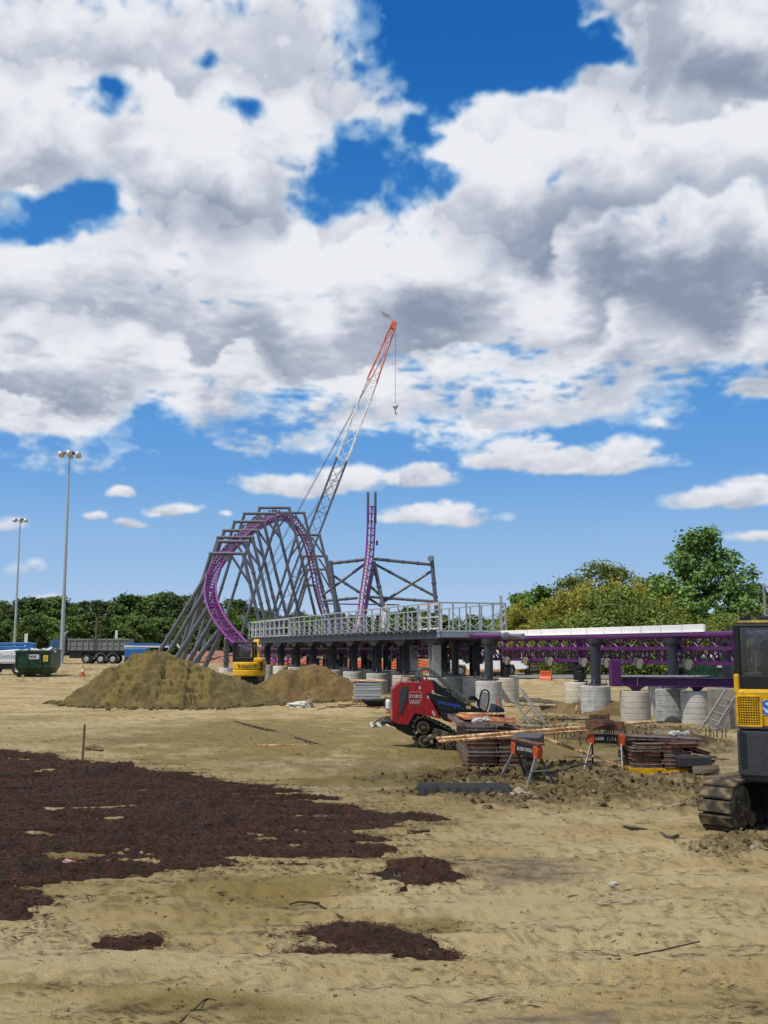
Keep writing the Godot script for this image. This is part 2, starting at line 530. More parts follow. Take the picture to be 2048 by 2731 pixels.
	var lit := (b + sn3.get_noise_3d(p2.x * 260, p2.y * 260, p2.z * 260)) * 0.75 + (f - sn2.get_noise_3d(p2.x * 270, p2.y * 270, p2.z * 270)) * 1.1
	var p3 := p + e * 0.3
	lit += (fine - sn2.get_noise_3d(p3.x * 1100, p3.y * 1100, p3.z * 1100)) * 0.35
	var edge := 1.0 - smoothstep(0.5, 1.05, dens)
	# tiers of cumulus, each with a bright ragged crown before the grey base of the one above
	var low := sn1.get_noise_3d(d.x * 150, d.y * 110, d.z * 150)
	var mid := sn1.get_noise_3d(d.x * 420 + 9, d.y * 420, d.z * 420)
	var lg := -5.2 * log(el + 0.16)
	var soft := clampf(0.30 + 0.85 * sn1.get_noise_3d(d.x * 230, d.y * 230, d.z * 230 + 40), 0.10, 0.75)
	var tier := lg + 0.85 * low + 0.28 * mid - b * 0.34 - f * 0.22 - fine * 0.14
	tier -= floorf(tier)
	var rowt := (1.0 - smoothstep(0.05, 0.95, tier)) * (smoothstep(0.0, soft, tier) * 0.8 + 0.2) / (0.55 + 0.45 * (1.0 - soft))
	var br := (tone - 0.7) * 1.20 + 0.67 + (rowt - 0.42) * (0.46 - 0.16 * edge) + lit * 0.13 + edge * 0.06 + 0.13 * f + 0.04 * fine + 0.05 * b
	if w > 0.0 and py > 1140.0:
		for e2 in LONE:
			if absf(px - e2[0]) < e2[2] * 1.3 and absf(py - e2[1]) < e2[3] * 1.5:
				br = maxf(br * 0.5, 0.74 - 0.17 * (py - e2[1]) / e2[3]) + lit * 0.22 + f * 0.12
				break
	br = clampf(br, 0.22, 0.985)
	var cl := Color(0.52, 0.57, 0.66).lerp(Color(0.925, 0.932, 0.955), smoothstep(0.10, 1.02, br))
	return blue.lerp(cl, a)
func make_sky() -> Image:
	sn1.seed = 11; sn1.frequency = 0.03; sn1.fractal_octaves = 3
	sn2.seed = 23; sn2.frequency = 0.03; sn2.fractal_octaves = 5; sn2.fractal_gain = 0.55
	sn3.seed = 37; sn3.frequency = 0.05; sn3.noise_type = FastNoiseLite.TYPE_CELLULAR
	sn3.cellular_return_type = FastNoiseLite.RETURN_DISTANCE; sn3.fractal_type = FastNoiseLite.FRACTAL_FBM; sn3.fractal_octaves = 4; sn3.fractal_gain = 0.5
	for r in COVER:
		for ch in r: cov_a.append(int(ch) / 9.0)
	for r in TONE:
		for ch in r: tone_a.append(int(ch) / 9.0)
	var inv := Basis(Vector3.RIGHT, pitch).inverse()
	var W := 4096
	var H := 2048
	var lo := sky_block(0, 0, 1024, 258, 1024, 512, inv)
	var small := Image.create(1024, 512, false, Image.FORMAT_RGB8)
	small.fill(Color(0.55, 0.55, 0.50))
	small.blit_rect(lo, Rect2i(0, 0, 1024, 258), Vector2i.ZERO)
	small.resize(W, H, Image.INTERPOLATE_CUBIC)
	var x0 := int(W * (0.5 - 27.0 / 360.0))
	var x1 := int(W * (0.5 + 27.0 / 360.0))
	var y0 := int(H * (90.0 - 42.0) / 180.0)
	var y1 := H / 2 + 8
	small.blit_rect(sky_block(x0, y0, x1 - x0, y1 - y0, W, H, inv), Rect2i(0, 0, x1 - x0, y1 - y0), Vector2i(x0, y0))
	return small
func sky_block(x0: int, y0: int, w: int, h: int, W: int, H: int, inv: Basis) -> Image:
	var out := PackedByteArray()
	out.resize(w * h * 3)
	var k := 0
	for j in h:
		var th := PI * (y0 + j + 0.5) / H
		var sy := cos(th)
		var sr := sin(th)
		for i in w:
			var ph := TAU * ((x0 + i + 0.5) / W - 0.5)
			var c := sky_color(Vector3(sin(ph) * sr, maxf(sy, 0.0), -cos(ph) * sr), inv)
			out[k] = c.r8; out[k + 1] = c.g8; out[k + 2] = c.b8
			k += 3
	return Image.create_from_data(w, h, false, Image.FORMAT_RGB8, out)

# ---------------------------------------------------------------- the place
func _ready() -> void:
	rng.seed = 20240611
	var cam := Camera3D.new()
	cam.name = "camera"
	add_child(cam)
	cam.position = Vector3(0, EYE, 0)
	cam.rotation.x = pitch
	cam.fov = rad_to_deg(2.0 * atan(CY / FOC))
	cam.near = 0.1; cam.far = 6000.0
	cam.current = true
	var env := Environment.new()
	var sky := Sky.new()
	var pano := PanoramaSkyMaterial.new()
	pano.panorama = ImageTexture.create_from_image(make_sky())
	sky.sky_material = pano
	env.background_mode = Environment.BG_SKY
	env.sky = sky
	env.sky_rotation = Vector3(0, PI, 0)
	env.background_energy_multiplier = 1.0
	env.tonemap_mode = Environment.TONE_MAPPER_LINEAR
	env.tonemap_exposure = 1.0
	env.sdfgi_enabled = true; env.ssao_enabled = true; env.ssil_enabled = true
	var we := WorldEnvironment.new()
	we.name = "world_environment"
	we.environment = env
	add_child(we)
	var sun := DirectionalLight3D.new()
	sun.name = "sun"
	add_child(sun)
	sun.light_energy = 1.5
	sun.light_color = Color(1.0, 0.955, 0.885)
	sun.light_angular_distance = 0.53
	sun.shadow_enabled = true
	sun.look_at_from_position(Vector3(-42, 85, 32), Vector3.ZERO)
	print("sky ", Time.get_ticks_msec())
	make_materials()
	print("materials ", Time.get_ticks_msec())
	build_all()
	print("built ", Time.get_ticks_msec())

# ---------------------------------------------------------------- ground, mulch, heaps
var gn := FastNoiseLite.new()
var gf := FastNoiseLite.new()
var gr := FastNoiseLite.new()
var patches := []
# px, py, half width, half height, what: o damp olive sand, c churned soil, d dry crust, s grey stain
const PATCH := [
	[700, 1985, 520, 75, "o"], [1250, 2010, 420, 60, "o"], [1080, 2075, 330, 36, "o"], [1500, 1990, 300, 40, "o"], [700, 2372, 330, 44, "o"], [1130, 2470, 120, 34, "o"], [90, 2640, 260, 26, "o"], [560, 2690, 330, 30, "o"], [180, 2270, 160, 30, "o"],
	[1520, 2106, 430, 52, "c"], [1260, 2100, 230, 40, "c"], [1900, 2125, 180, 60, "c"], [1430, 2060, 300, 18, "c"], [1720, 1990, 180, 16, "c"], [1990, 2262, 150, 34, "c"], [1650, 1958, 260, 24, "c"], [1400, 1958, 160, 16, "c"], [1830, 1990, 130, 18, "c"], [1500, 1926, 120, 14, "c"], [1300, 2140, 130, 16, "c"], [1600, 1905, 60, 12, "c"],
	[1420, 2318, 210, 44, "s"], [1480, 2722, 220, 22, "s"], [1330, 2150, 60, 8, "s"],
	[300, 2560, 330, 44, "d"], [1500, 2420, 430, 60, "d"], [1850, 2180, 260, 16, "d"], [1450, 2185, 330, 14, "d"], [420, 2010, 300, 26, "d"], [700, 2120, 240, 12, "d"], [1950, 2350, 180, 30, "d"], [1000, 2650, 300, 40, "d"],
]
func make_patches() -> void:
	gn.seed = 5; gn.frequency = 0.35; gn.fractal_octaves = 4
	gf.seed = 6; gf.frequency = 2.4; gf.fractal_octaves = 4
	gr.seed = 7; gr.frequency = 0.9; gr.fractal_type = FastNoiseLite.FRACTAL_RIDGED; gr.fractal_octaves = 3
	for p in PATCH:
		var c := gp(p[0], p[1])
		var n0 := gp(p[0], p[1] + p[3])
		var n1 := gp(p[0], p[1] - p[3])
		patches.append([c.x, (n0.z + n1.z) * 0.5, p[2] * -c.z / FOC, (n0.z - n1.z) * 0.5, p[4]])
var soil := Vector4.ZERO   # olive, churned, dry, stain of the last asked point
func ask_soil(x: float, z: float) -> void:
	soil = Vector4.ZERO
	var w := gn.get_noise_2d(x * 2.0, z * 2.0 + 40.0)
	var w2 := gf.get_noise_2d(x * 0.9, z * 0.9)
	for p in patches:
		var ex: float = (x - p[0]) / p[2]
		var ez: float = (z - p[1]) / p[3]
		var r := ex * ex + ez * ez
		if r > 2.4: continue
		var k := 1.0 - smoothstep(0.45, 1.25, sqrt(r) - w * 0.7 - w2 * 0.25)
		match p[4]:
			"o": soil.x = maxf(soil.x, k)
			"c": soil.y = maxf(soil.y, k)
			"d": soil.z = maxf(soil.z, k)
			"s": soil.w = maxf(soil.w, k)
# wheel ruts: depth at x = 0, slope, sway, its rate and phase, distance of the second wheel
const RUTS := [[-11.2, -0.16, 0.35, 0.35, 0.4, 0.85], [-14.6, -0.30, 0.5, 0.25, 1.7, 1.0], [-18.8, 0.22, 0.6, 0.3, 2.6, 0.9], [-8.6, -0.08, 0.22, 0.5, 0.9, 0.8], [-23.5, -0.15, 0.7, 0.22, 4.0, 1.1]]
func gh(x: float, z: float) -> float:
	var far := clampf((-z - 6.0) / 60.0, 0.0, 1.0)
	var h := gn.get_noise_2d(x, z) * lerpf(0.030, 0.05, far) + gf.get_noise_2d(x, z) * 0.012
	if z > -45.0:
		var rut := gr.get_noise_2d(x * 0.22 + z * 0.05, z * 1.3)
		h += maxf(0.0, rut - 0.10) * 0.050 + gf.get_noise_2d(x * 2.2, z * 3.0) * 0.012
		for r in RUTS:
			var dd := absf(z - r[0] - r[1] * x - r[2] * sin(x * r[3] + r[4]))
			for off in [0.0, r[5]]:
				var e: float = dd - off
				if absf(e) < 0.6: h += -0.045 * exp(-pow(e / 0.15, 2.0)) + 0.022 * exp(-pow((absf(e) - 0.27) / 0.09, 2.0)) + 0.02 * exp(-pow(e / 0.15, 2.0)) * sin(x * 26.0)
		if soil.y > 0.0: h += soil.y * (0.045 + gf.get_noise_2d(x * 1.6, z * 1.6) * 0.11 + gf.get_noise_2d(x * 4.0, z * 4.0) * 0.035)
	return h
func ground_h(x: float, z: float) -> float:
	ask_soil(x, z)
	return gh(x, z)
func soil_color(x: float, z: float) -> Color:
	var t := gn.get_noise_2d(x * 0.55 + 80, z * 0.9)
	var fine := gf.get_noise_2d(x * 0.8 + 31, z * 2.4)
	var speck := gf.get_noise_2d(x * 5.0, z * 7.0)
	var dry := Color(0.450, 0.350, 0.158)
	var pale := Color(0.550, 0.450, 0.240)
	var olive := Color(0.275, 0.208, 0.062)
	var churn := Color(0.105, 0.076, 0.028)
	var stain := Color(0.20, 0.155, 0.105)
	var c := dry.lerp(pale, clampf(smoothstep(-0.15, 0.40, t + fine * 0.5) + soil.z * 0.8, 0.0, 1.0))
	c = c.lerp(olive, clampf(soil.x * 0.95 + smoothstep(0.12, 0.5, -t + fine * 0.35) * 0.55, 0.0, 1.0))
	c = c.lerp(stain, soil.w * clampf(0.75 + fine * 1.2, 0.0, 1.0))
	c = c.lerp(churn, soil.y * clampf(0.80 + speck * 1.1 + fine * 0.6, 0.0, 1.0))
	# scattered darker crumbs and streaks
	var k := smoothstep(0.10, 0.40, speck * 0.8 + fine * 0.8) * 0.55
	c = c.lerp(churn * 1.5, k * (1.0 - soil.z * 0.45))
	return c * (1.0 + 0.10 * gf.get_noise_2d(x * 11.0, z * 11.0))
func indexed(v: PackedVector3Array, c: PackedColorArray, cols: int, rows: int, keep := PackedByteArray()) -> ArrayMesh:
	var n := PackedVector3Array()
	n.resize(v.size())
	for j in rows:
		for i in cols:
			var a := v[j * cols + mini(i + 1, cols - 1)] - v[j * cols + maxi(i - 1, 0)]
			var b := v[mini(j + 1, rows - 1) * cols + i] - v[maxi(j - 1, 0) * cols + i]
			var m := a.cross(b)
			n[j * cols + i] = (m if m.y > 0.0 else -m).normalized()
	var ix := PackedInt32Array()
	for j in rows - 1:
		for i in cols - 1:
			var k := j * cols + i
			if keep.size() and not (keep[k] or keep[k + 1] or keep[k + cols] or keep[k + cols + 1]): continue
			for q in [k, k + cols, k + 1, k + 1, k + cols, k + cols + 1]: ix.append(q)
	# clockwise from above
	var m0 := (v[cols] - v[0]).cross(v[1] - v[0]).y
	if m0 > 0.0:
		for q in range(0, ix.size(), 3):
			var s := ix[q + 1]; ix[q + 1] = ix[q + 2]; ix[q + 2] = s
	var a := []
	a.resize(Mesh.ARRAY_MAX)
	a[Mesh.ARRAY_VERTEX] = v; a[Mesh.ARRAY_NORMAL] = n; a[Mesh.ARRAY_COLOR] = c; a[Mesh.ARRAY_INDEX] = ix
	var mesh := ArrayMesh.new()
	mesh.add_surface_from_arrays(Mesh.PRIMITIVE_TRIANGLES, a)
	return mesh
func make_ground() -> void:
	make_patches()
	var gm := mat(Color(1, 1, 1), 0.96, 0.0, TX.grain, 2.6, TX.grain_n, 0.55)
	gm.uv1_world_triplanar = true
	gm.vertex_color_use_as_albedo = true
	M.soil = gm
	var us := PackedFloat32Array([-40.0, -12.0, -5.0, -2.4, -1.5])
	for i in 331: us.append(-1.0 + 2.0 * i / 330.0)
	for q in [1.5, 2.4, 5.0, 12.0, 40.0]: us.append(q)
	var zs := PackedFloat32Array([400.0, 120.0, 40.0, 12.0, 4.0, 0.0, -3.0, -5.0])
	var z := 5.6
	while z < 62.0:
		zs.append(-z); z *= 1.0052
	while z < 3000.0:
		zs.append(-z); z *= 1.06
	var v := PackedVector3Array()
	var c := PackedColorArray()
	for zz in zs:
		var half := 0.52 * maxf(-zz, 5.0) + 1.5
		for u in us:
			var x := u * half
			if absf(u) > 1.2 or zz > -5.5:
				soil = Vector4.ZERO
				v.append(Vector3(x, 0, zz)); c.append(Color(0.45, 0.36, 0.21))
			else:
				ask_soil(x, zz)
				v.append(Vector3(x, gh(x, zz), zz)); c.append(soil_color(x, zz))
	var o := inst("ground", indexed(v, c, us.size(), zs.size()), gm, self)
	o.set_meta("kind", "structure")
	o.set_meta("label", "sandy building site ground with damp and churned patches")
	# the service road in the background
	var r := MB.new()
	var a := at(1330, 88, 0.06)
	var b := at(1330, 71, 0.06)
	r.quad(b, at(2600, 62, 0.06), at(2600, 80, 0.06), a)
	struct("road", r, mat(lin(0.20, 0.205, 0.21), 0.9, 0.0, TX.fleck, 0.5))
	var k := MB.new()
	k.beam(a + Vector3(0, 0.02, -0.1), at(2600, 80.1, 0.08), 0.2, 0.14, Vector3.UP)
	struct("kerb", k, M.conc)

const MULCH := [[-420, 1990], [0, 2005], [120, 2010], [215, 2030], [330, 2038], [400, 2052], [480, 2064], [600, 2083], [700, 2093], [800, 2108], [880, 2128], [930, 2148], [1000, 2163], [1062, 2180], [1100, 2200], [1040, 2212], [985, 2226], [1030, 2244], [1050, 2268], [1000, 2288], [950, 2298], [852, 2311], [760, 2308], [680, 2300], [617, 2293], [632, 2318], [555, 2322], [432, 2334], [400, 2350], [345, 2345], [260, 2362], [228, 2382], [142, 2428], [55, 2453], [-100, 2476], [-420, 2500]]
# further heaps: px, py, half width, half height, thickness
const MULCH_BLOB := [[1105, 2342, 112, 34, 0.09], [1130, 2330, 70, 26, 0.07], [940, 2505, 150, 34, 0.035], [1000, 2520, 80, 20, 0.03], [350, 2518, 64, 18, 0.03], [1150, 2556, 74, 12, 0.03], [310, 2070, 0, 0, 0.0], [265, 2075, 70, 26, 0.16], [1085, 2190, 90, 12, 0.03], [560, 2160, 60, 16, 0.08], [570, 2215, 90, 30, 0.10], [900, 2205, 80, 22, 0.08], [60, 2120, 120, 30, 0.07], [600, 2255, 110, 26, 0.08]]
func make_mulch() -> void:
	var poly := PackedVector2Array()
	for p in MULCH:
		var q := gp(p[0], p[1])
		poly.append(Vector2(q.x, q.z))
	var blobs := []
	for p in MULCH_BLOB:
		if p[2] == 0: continue
		var c := gp(p[0], p[1])
		var n0 := gp(p[0], p[1] + p[3])
		var n1 := gp(p[0], p[1] - p[3])
		blobs.append([c.x, (n0.z + n1.z) * 0.5, p[2] * -c.z / FOC, (n0.z - n1.z) * 0.5, p[4]])
	var mm := mat(Color(1, 1, 1), 0.95, 0.0, TX.dirt, 5.0, TX.grain_n, 1.0)
	mm.uv1_world_triplanar = true
	mm.vertex_color_use_as_albedo = true
	var x0 := -11.0
	var x1 := 2.2
	var z0 := -24.0
	var z1 := -7.0
	var nx := 300
	var nz := 330
	var v := PackedVector3Array()
	var c := PackedColorArray()
	var keep := PackedByteArray()
	var spots := []
	var fringe := []
	var edge_n := FastNoiseLite.new()
	edge_n.seed = 77; edge_n.frequency = 1.1; edge_n.fractal_octaves = 5
	for j in nz:
		var z: float = lerpf(z1, z0, pow(float(j) / (nz - 1), 1.25))
		for i in nx:
			var x: float = lerpf(x0, x1, float(i) / (nx - 1))
			var P := Vector2(x, z)
			var best := 1e9
			for k in poly.size():
				best = minf(best, P.distance_squared_to(Geometry2D.get_closest_point_to_segment(P, poly[k], poly[(k + 1) % poly.size()])))
			best = sqrt(best)
			if not Geometry2D.is_point_in_polygon(P, poly): best = -best
			var nn := edge_n.get_noise_2d(x * 0.8, z * 1.6)
			var streak := edge_n.get_noise_2d(x * 0.35 + 50, z * 1.5)
			var t := clampf(best * 0.10, -0.2, 0.045) + nn * 0.050 + 0.004
			t -= maxf(0.0, streak - 0.12) * 0.34
			if best < 1.6: t -= (1.6 - best) * 0.012 * smoothstep(-0.2, 0.3, streak + nn)
			for b in blobs:
				var r: float = sqrt(pow((x - b[0]) / b[2], 2.0) + pow((z - b[1]) / b[3], 2.0))
				if r < 1.6: t = maxf(t, b[4] * (1.0 - r) * 1.5 + nn * 0.06 if r > 0.55 else t + b[4] * (1.0 - smoothstep(0.0, 0.9, r)) * 1.1 + 0.02) if b[4] > 0.05 else maxf(t, b[4] * (1.0 - r) * 1.6 + nn * 0.06)
			var gy := ground_h(x, z)
			var y := gy + t
			if t > 0.0:
				y += gf.get_noise_2d(x * 3.2, z * 3.2) * 0.030 + absf(edge_n.get_noise_2d(x * 5.0 + 9, z * 5.0)) * 0.035
				y = maxf(y, gy + 0.004)
				spots.append(Vector4(x, y, z, t))
			else:
				y = gy - 0.03
				if t > -0.09 and rng.randf() < 0.75 * pow(1.0 + t * 11.0, 2.0): fringe.append(Vector3(x, gy, z))
			keep.append(1 if t > 0.0 else 0)
			v.append(Vector3(x, y, z))
			var q := 0.85 + 0.5 * edge_n.get_noise_2d(x * 2.2, z * 2.2) + 0.35 * gf.get_noise_2d(x * 6.0, z * 6.0)
			var red := edge_n.get_noise_2d(x * 1.3 + 90, z * 1.3)
			c.append(Color(0.060 + 0.022 * red, 0.0205, 0.0080) * clampf(q, 0.3, 1.6))
	var o := inst("mulch", indexed(v, c, nx, nz, keep), mm, self)
	tag(o, "dark reddish brown shredded mulch spread over the sand", "mulch", "", "stuff")
	# shreds on top of it and strewn around it
	var sh := MB.new()
	sh.quad(Vector3(-0.5, 0, 0.09), Vector3(0, 0.10, 0.14), Vector3(0, 0.10, -0.14), Vector3(-0.5, 0, -0.05))
	sh.quad(Vector3(0, 0.10, 0.14), Vector3(0.5, 0.02, 0.04), Vector3(0.5, 0.02, -0.04), Vector3(0, 0.10, -0.14))
	sh.quad(Vector3(-0.4, -0.05, 0), Vector3(0.4, 0.0, 0.02), Vector3(0.1, 0.14, 0.0), Vector3(-0.1, 0.14, 0.0))
	var smesh := sh.mesh()
	var sm := mat(Color(1, 1, 1), 0.95)
	sm.vertex_color_use_as_albedo = true
	var xf := []
	var cl := []
	for k in 42000:
		var s: Vector4 = spots[rng.randi() % spots.size()]
		var sc := rng.randf_range(0.02, 0.075)
		var b := Basis.from_euler(Vector3(rng.randf_range(-0.5, 0.5), rng.randf() * TAU, rng.randf_range(-0.6, 0.6))) * Basis.from_scale(Vector3(sc * 1.4, sc * 0.5, sc * rng.randf_range(0.25, 0.6)))
		xf.append(Transform3D(b, Vector3(s.x + rng.randf_range(-0.03, 0.03), s.y + 0.004, s.z + rng.randf_range(-0.03, 0.03))))
		var q := rng.randf_range(0.35, 1.9)
		cl.append(Color(0.078, 0.028, 0.011) * q)
	for s in fringe:
		for k in 2:
			var sc := rng.randf_range(0.02, 0.07)
			xf.append(Transform3D(Basis.from_euler(Vector3(rng.randf_range(-0.2, 0.2), rng.randf() * TAU, rng.randf_range(-0.2, 0.2))) * Basis.from_scale(Vector3(sc * 1.4, sc * 0.5, sc * rng.randf_range(0.3, 0.8))), s + Vector3(rng.randf_range(-0.05, 0.05), 0.014, rng.randf_range(-0.05, 0.05))))
			cl.append(Color(0.062, 0.029, 0.015) * rng.randf_range(0.4, 1.7))
	copies("mulch_shred", smesh, sm, o, xf, cl)
	# thin litter of shreds and bark over the sand, in drifts
	var lx := []
	var lc := []
	var tries := 0
	while lx.size() < 13000 and tries < 200000:
		tries += 1
		var z := -lerpf(6.3, 26.0, pow(rng.randf(), 1.7))
		var x := rng.randf_range(-1, 1) * (0.46 * -z + 0.6)
		var p := edge_n.get_noise_2d(x * 0.55 + 200, z * 1.5) + 0.55 * edge_n.get_noise_2d(x * 2.0, z * 3.0 + 60)
		p += 0.22 * smoothstep(-2.0, -6.0, x - 0.2 * z - 2.0)
		if p < rng.randf_range(0.06, 0.36): continue
		var sc := rng.randf_range(0.012, 0.060)
		if rng.randf() < 0.03: sc *= 2.2
		var b := Basis.from_euler(Vector3(rng.randf_range(-0.15, 0.15), rng.randf_range(-0.7, 0.7) + (PI if rng.randf() < 0.5 else 0.0), rng.randf_range(-0.15, 0.15))) * Basis.from_scale(Vector3(sc * 1.6, sc * 0.35, sc * 0.5))
		lx.append(Transform3D(b, Vector3(x, ground_h(x, z) + 0.010, z)))
		lc.append(Color(0.085, 0.058, 0.030) * rng.randf_range(0.35, 1.5))
	var lit := copies("bark_litter", smesh, sm, self, lx, lc)
	tag(lit, "thin scatter of dark bark shreds over pale sand", "litter", "", "stuff")
	# clods and crumbs
	var cb := MB.new()
	cb.ball(Vector3.ZERO, Vector3(1, 0.7, 0.9), 4, 0.55, 3)
	var cm := mat(Color(1, 1, 1), 0.95, 0.0, TX.grain, 4.0)
	cm.vertex_color_use_as_albedo = true
	M.clod = cm
	var cx := []
	var cc := []
	tries = 0
	while cx.size() < 15000 and tries < 200000:
		tries += 1
		var z := -lerpf(6.3, 36.0, pow(rng.randf(), 1.1))
		var x := rng.randf_range(-1, 1) * (0.46 * -z + 0.6)
		ask_soil(x, z)
		var pr := soil.y + 0.06 + soil.x * 0.08
		if rng.randf() > pr: continue
		var y := gh(x, z)
		var sc := 0.006 + 0.030 * pow(rng.randf(), 3.0) * (0.5 + soil.y)
		cx.append(Transform3D(Basis.from_euler(Vector3(rng.randf() * 6, rng.randf() * 6, rng.randf() * 6)) * Basis.from_scale(Vector3(sc * rng.randf_range(0.7, 1.5), sc * 0.8, sc)), Vector3(x, y + sc * 0.25, z)))
		var tone := soil_color(x, z)
		if rng.randf() < 0.03: tone = Color(0.5, 0.45, 0.36)
		cc.append(tone * rng.randf_range(0.75, 1.15))
	var co := copies("soil_clod", cb.mesh(), cm, self, cx, cc)
	tag(co, "loose crumbs and clods of churned olive soil", "soil", "", "stuff")

# a heap: peaks of [px, depth, height, radius across, radius along]
func heap(called: String, label: String, peaks: Array, col: Color, box4: Array, cleats: Array, seed_: int, cell := 0.07) -> MeshInstance3D:
	var nz := FastNoiseLite.new()
	nz.seed = seed_; nz.frequency = 0.7; nz.fractal_octaves = 5
	var o3 := Vector3((box4[0] + box4[1]) * 0.5, 0, (box4[2] + box4[3]) * 0.5)
	var nx := int((box4[1] - box4[0]) / cell)
	var nn := int((box4[3] - box4[2]) / cell)
	var v := PackedVector3Array()
	var c := PackedColorArray()
	var keep := PackedByteArray()
	for j in nn:
		var z: float = box4[3] - j * cell
		for i in nx:
			var x: float = box4[0] + i * cell
			var h := 0.0
			var wob := nz.get_noise_2d(x, z)
			for p in peaks:
				var r := sqrt(pow((x - p[0]) / p[3], 2.0) + pow((z - p[1]) / p[4], 2.0)) + wob * 0.16
				var k: float = p[2] * (1.12 - 1.12 * r) if r > 0.22 else p[2] * (0.95 - r * r * 1.6)
				var s := 0.22
				h = maxf(h, k) + 0.06 * exp(-absf(h - k) / s) if minf(h, k) > 0.05 else maxf(h, k)
			if h > 0.02:
				var q := gf.get_noise_2d(x * 1.2, z * 1.2)
				h += q * 0.10 * minf(1.0, h * 2.5) + gf.get_noise_2d(x * 3.0, z * 3.0) * 0.05
				for t in cleats:   # x at the foot, lean, half width: marks pressed in by crawler tracks
					var tx: float = t[0] + t[1] * h
					var ax := absf(x - tx)
					if ax < t[2] and z > t[3]:
						h += -0.10 + 0.10 * sin(h * 26.0 + 2.0 * nz.get_noise_2d(x * 1.5, z * 1.5)) * (1.0 - ax / t[2] * 0.3)
			h -= 0.02
			keep.append(1 if h > 0.0 else 0)
			v.append(Vector3(x, maxf(h, -0.08), z) - o3)
			var w := 0.92 + 0.5 * nz.get_noise_2d(x * 2.1, z * 2.1 + h) + 0.4 * gf.get_noise_2d(x * 2.5, z * 2.5 + 7)
			for t in cleats:
				if absf(x - t[0] - t[1] * h) < t[2] and z > t[3]: w += 0.35
			c.append(col * clampf(w, 0.45, 1.7))
	var o := inst(called, indexed(v, c, nx, nn, keep), M.soil, self, o3)
	tag(o, label, "soil heap")
	return o
func make_heaps() -> void:
	heap("dirt_heap", "tall olive dirt heap marked by crawler tracks", [[-9.45, -41.5, 2.22, 3.55, 3.4], [-8.2, -41.3, 1.75, 3.4, 3.2], [-6.7, -41.4, 1.25, 2.6, 2.7], [-5.9, -41.6, 0.8, 2.2, 2.4]], Color(0.165, 0.126, 0.038), [-14.2, -2.8, -45.6, -37.4],
		[[-10.3, 0.35, 0.42, -41.4], [-8.1, -0.10, 0.42, -41.2], [-7.0, -0.25, 0.40, -41.2]], 3, 0.06)
	heap("sand_heap", "smooth tan sand heap beside the stacked pallet", [[-4.2, -45.2, 1.35, 2.2, 2.4], [-3.1, -45.6, 1.55, 2.5, 2.4], [-2.1, -44.6, 1.05, 2.0, 2.0]], Color(0.205, 0.138, 0.046), [-7.2, 0.9, -48.6, -41.6], [], 9)
	heap("soil_ridge", "low brown soil ridge at the foot of the concrete piers", [[at(1560, 35.6).x, -35.6, 0.42, 1.3, 0.9], [at(1640, 34.4).x, -34.4, 0.50, 1.2, 0.8], [at(1500, 36.0).x, -36.0, 0.3, 1.0, 0.8]], Color(0.25, 0.17, 0.07), [at(1420, 35).x, at(1760, 35).x, -37.5, -33.0], [], 12)
	heap("far_sand_berm", "orange tan sand berm behind the purple track", [[at(1290, 84).x, -84.0, 1.5, 6.0, 2.4], [at(1120, 86).x, -86.0, 1.3, 6.0, 2.4], [at(960, 88).x, -88.0, 1.2, 6.0, 2.4]], Color(0.46, 0.26, 0.115), [at(800, 86).x, at(1420, 86).x, -90.0, -80.0], [], 15, 0.22)
	heap("clay_bank", "pinkish clay bank behind the grey coaster legs", [[at(560, 128).x, -128.0, 1.6, 6.0, 2.5], [at(640, 128).x, -128.0, 1.4, 6.0, 2.5], [at(760, 126).x, -126.0, 1.4, 7.0, 2.5]], Color(0.47, 0.23, 0.17), [at(470, 128).x, at(880, 128).x, -132.0, -123.0], [], 17, 0.3)
	heap("trench_spoil", "long dark spoil bank along the trench behind the sawhorses", [[at(1620, 25.6).x, -25.6, 0.26, 1.5, 0.55], [at(1740, 25.0).x, -25.0, 0.22, 1.3, 0.5], [at(1850, 24.8).x, -24.8, 0.24, 1.2, 0.5]], Color(0.13, 0.094, 0.038), [at(1440, 25).x, at(1990, 25).x, -26.8, -23.6], [], 21, 0.05)
	heap("trench_spoil", "dark spoil bank behind the tall form stack", [[at(1330, 27.0).x, -27.0, 0.22, 0.9, 0.5], [at(1420, 27.2).x, -27.2, 0.26, 1.0, 0.5]], Color(0.14, 0.10, 0.04), [at(1230, 27).x, at(1540, 27).x, -28.2, -25.8], [], 22, 0.05)
# spill and rolled clods at the foot of the two tall heaps
func make_spill() -> void:
	var cb := MB.new()
	cb.ball(Vector3.ZERO, Vector3(1, 0.7, 0.9), 4, 0.55, 5)
	var xf := []
	var cl := []
	for k in 1500:
		var x := rng.randf_range(-13.6, 0.3)
		var f := clampf((x + 13.3) / 3.0, 0.0, 1.0)
		var front := -41.5 + 3.3 * f if x < -6.0 else lerpf(-38.4, -43.2, clampf((x + 6.0) / 4.5, 0.0, 1.0))
		var z := front + absf(rng.randfn()) * 0.5 - 0.25
		var s := 0.02 + 0.10 * pow(rng.randf(), 4.0)
		xf.append(Transform3D(Basis.from_euler(Vector3(rng.randf() * 6, rng.randf() * 6, 0)) * Basis.from_scale(Vector3(s * 1.3, s, s)), Vector3(x, s * 0.3 + 0.01, z)))
		cl.append(Color(0.15, 0.112, 0.042) * rng.randf_range(0.6, 1.3))
	var o := copies("heap_spill", cb.mesh(), M.clod, self, xf, cl)
	tag(o, "loose clods spilled along the foot of the heaps", "soil", "", "stuff")
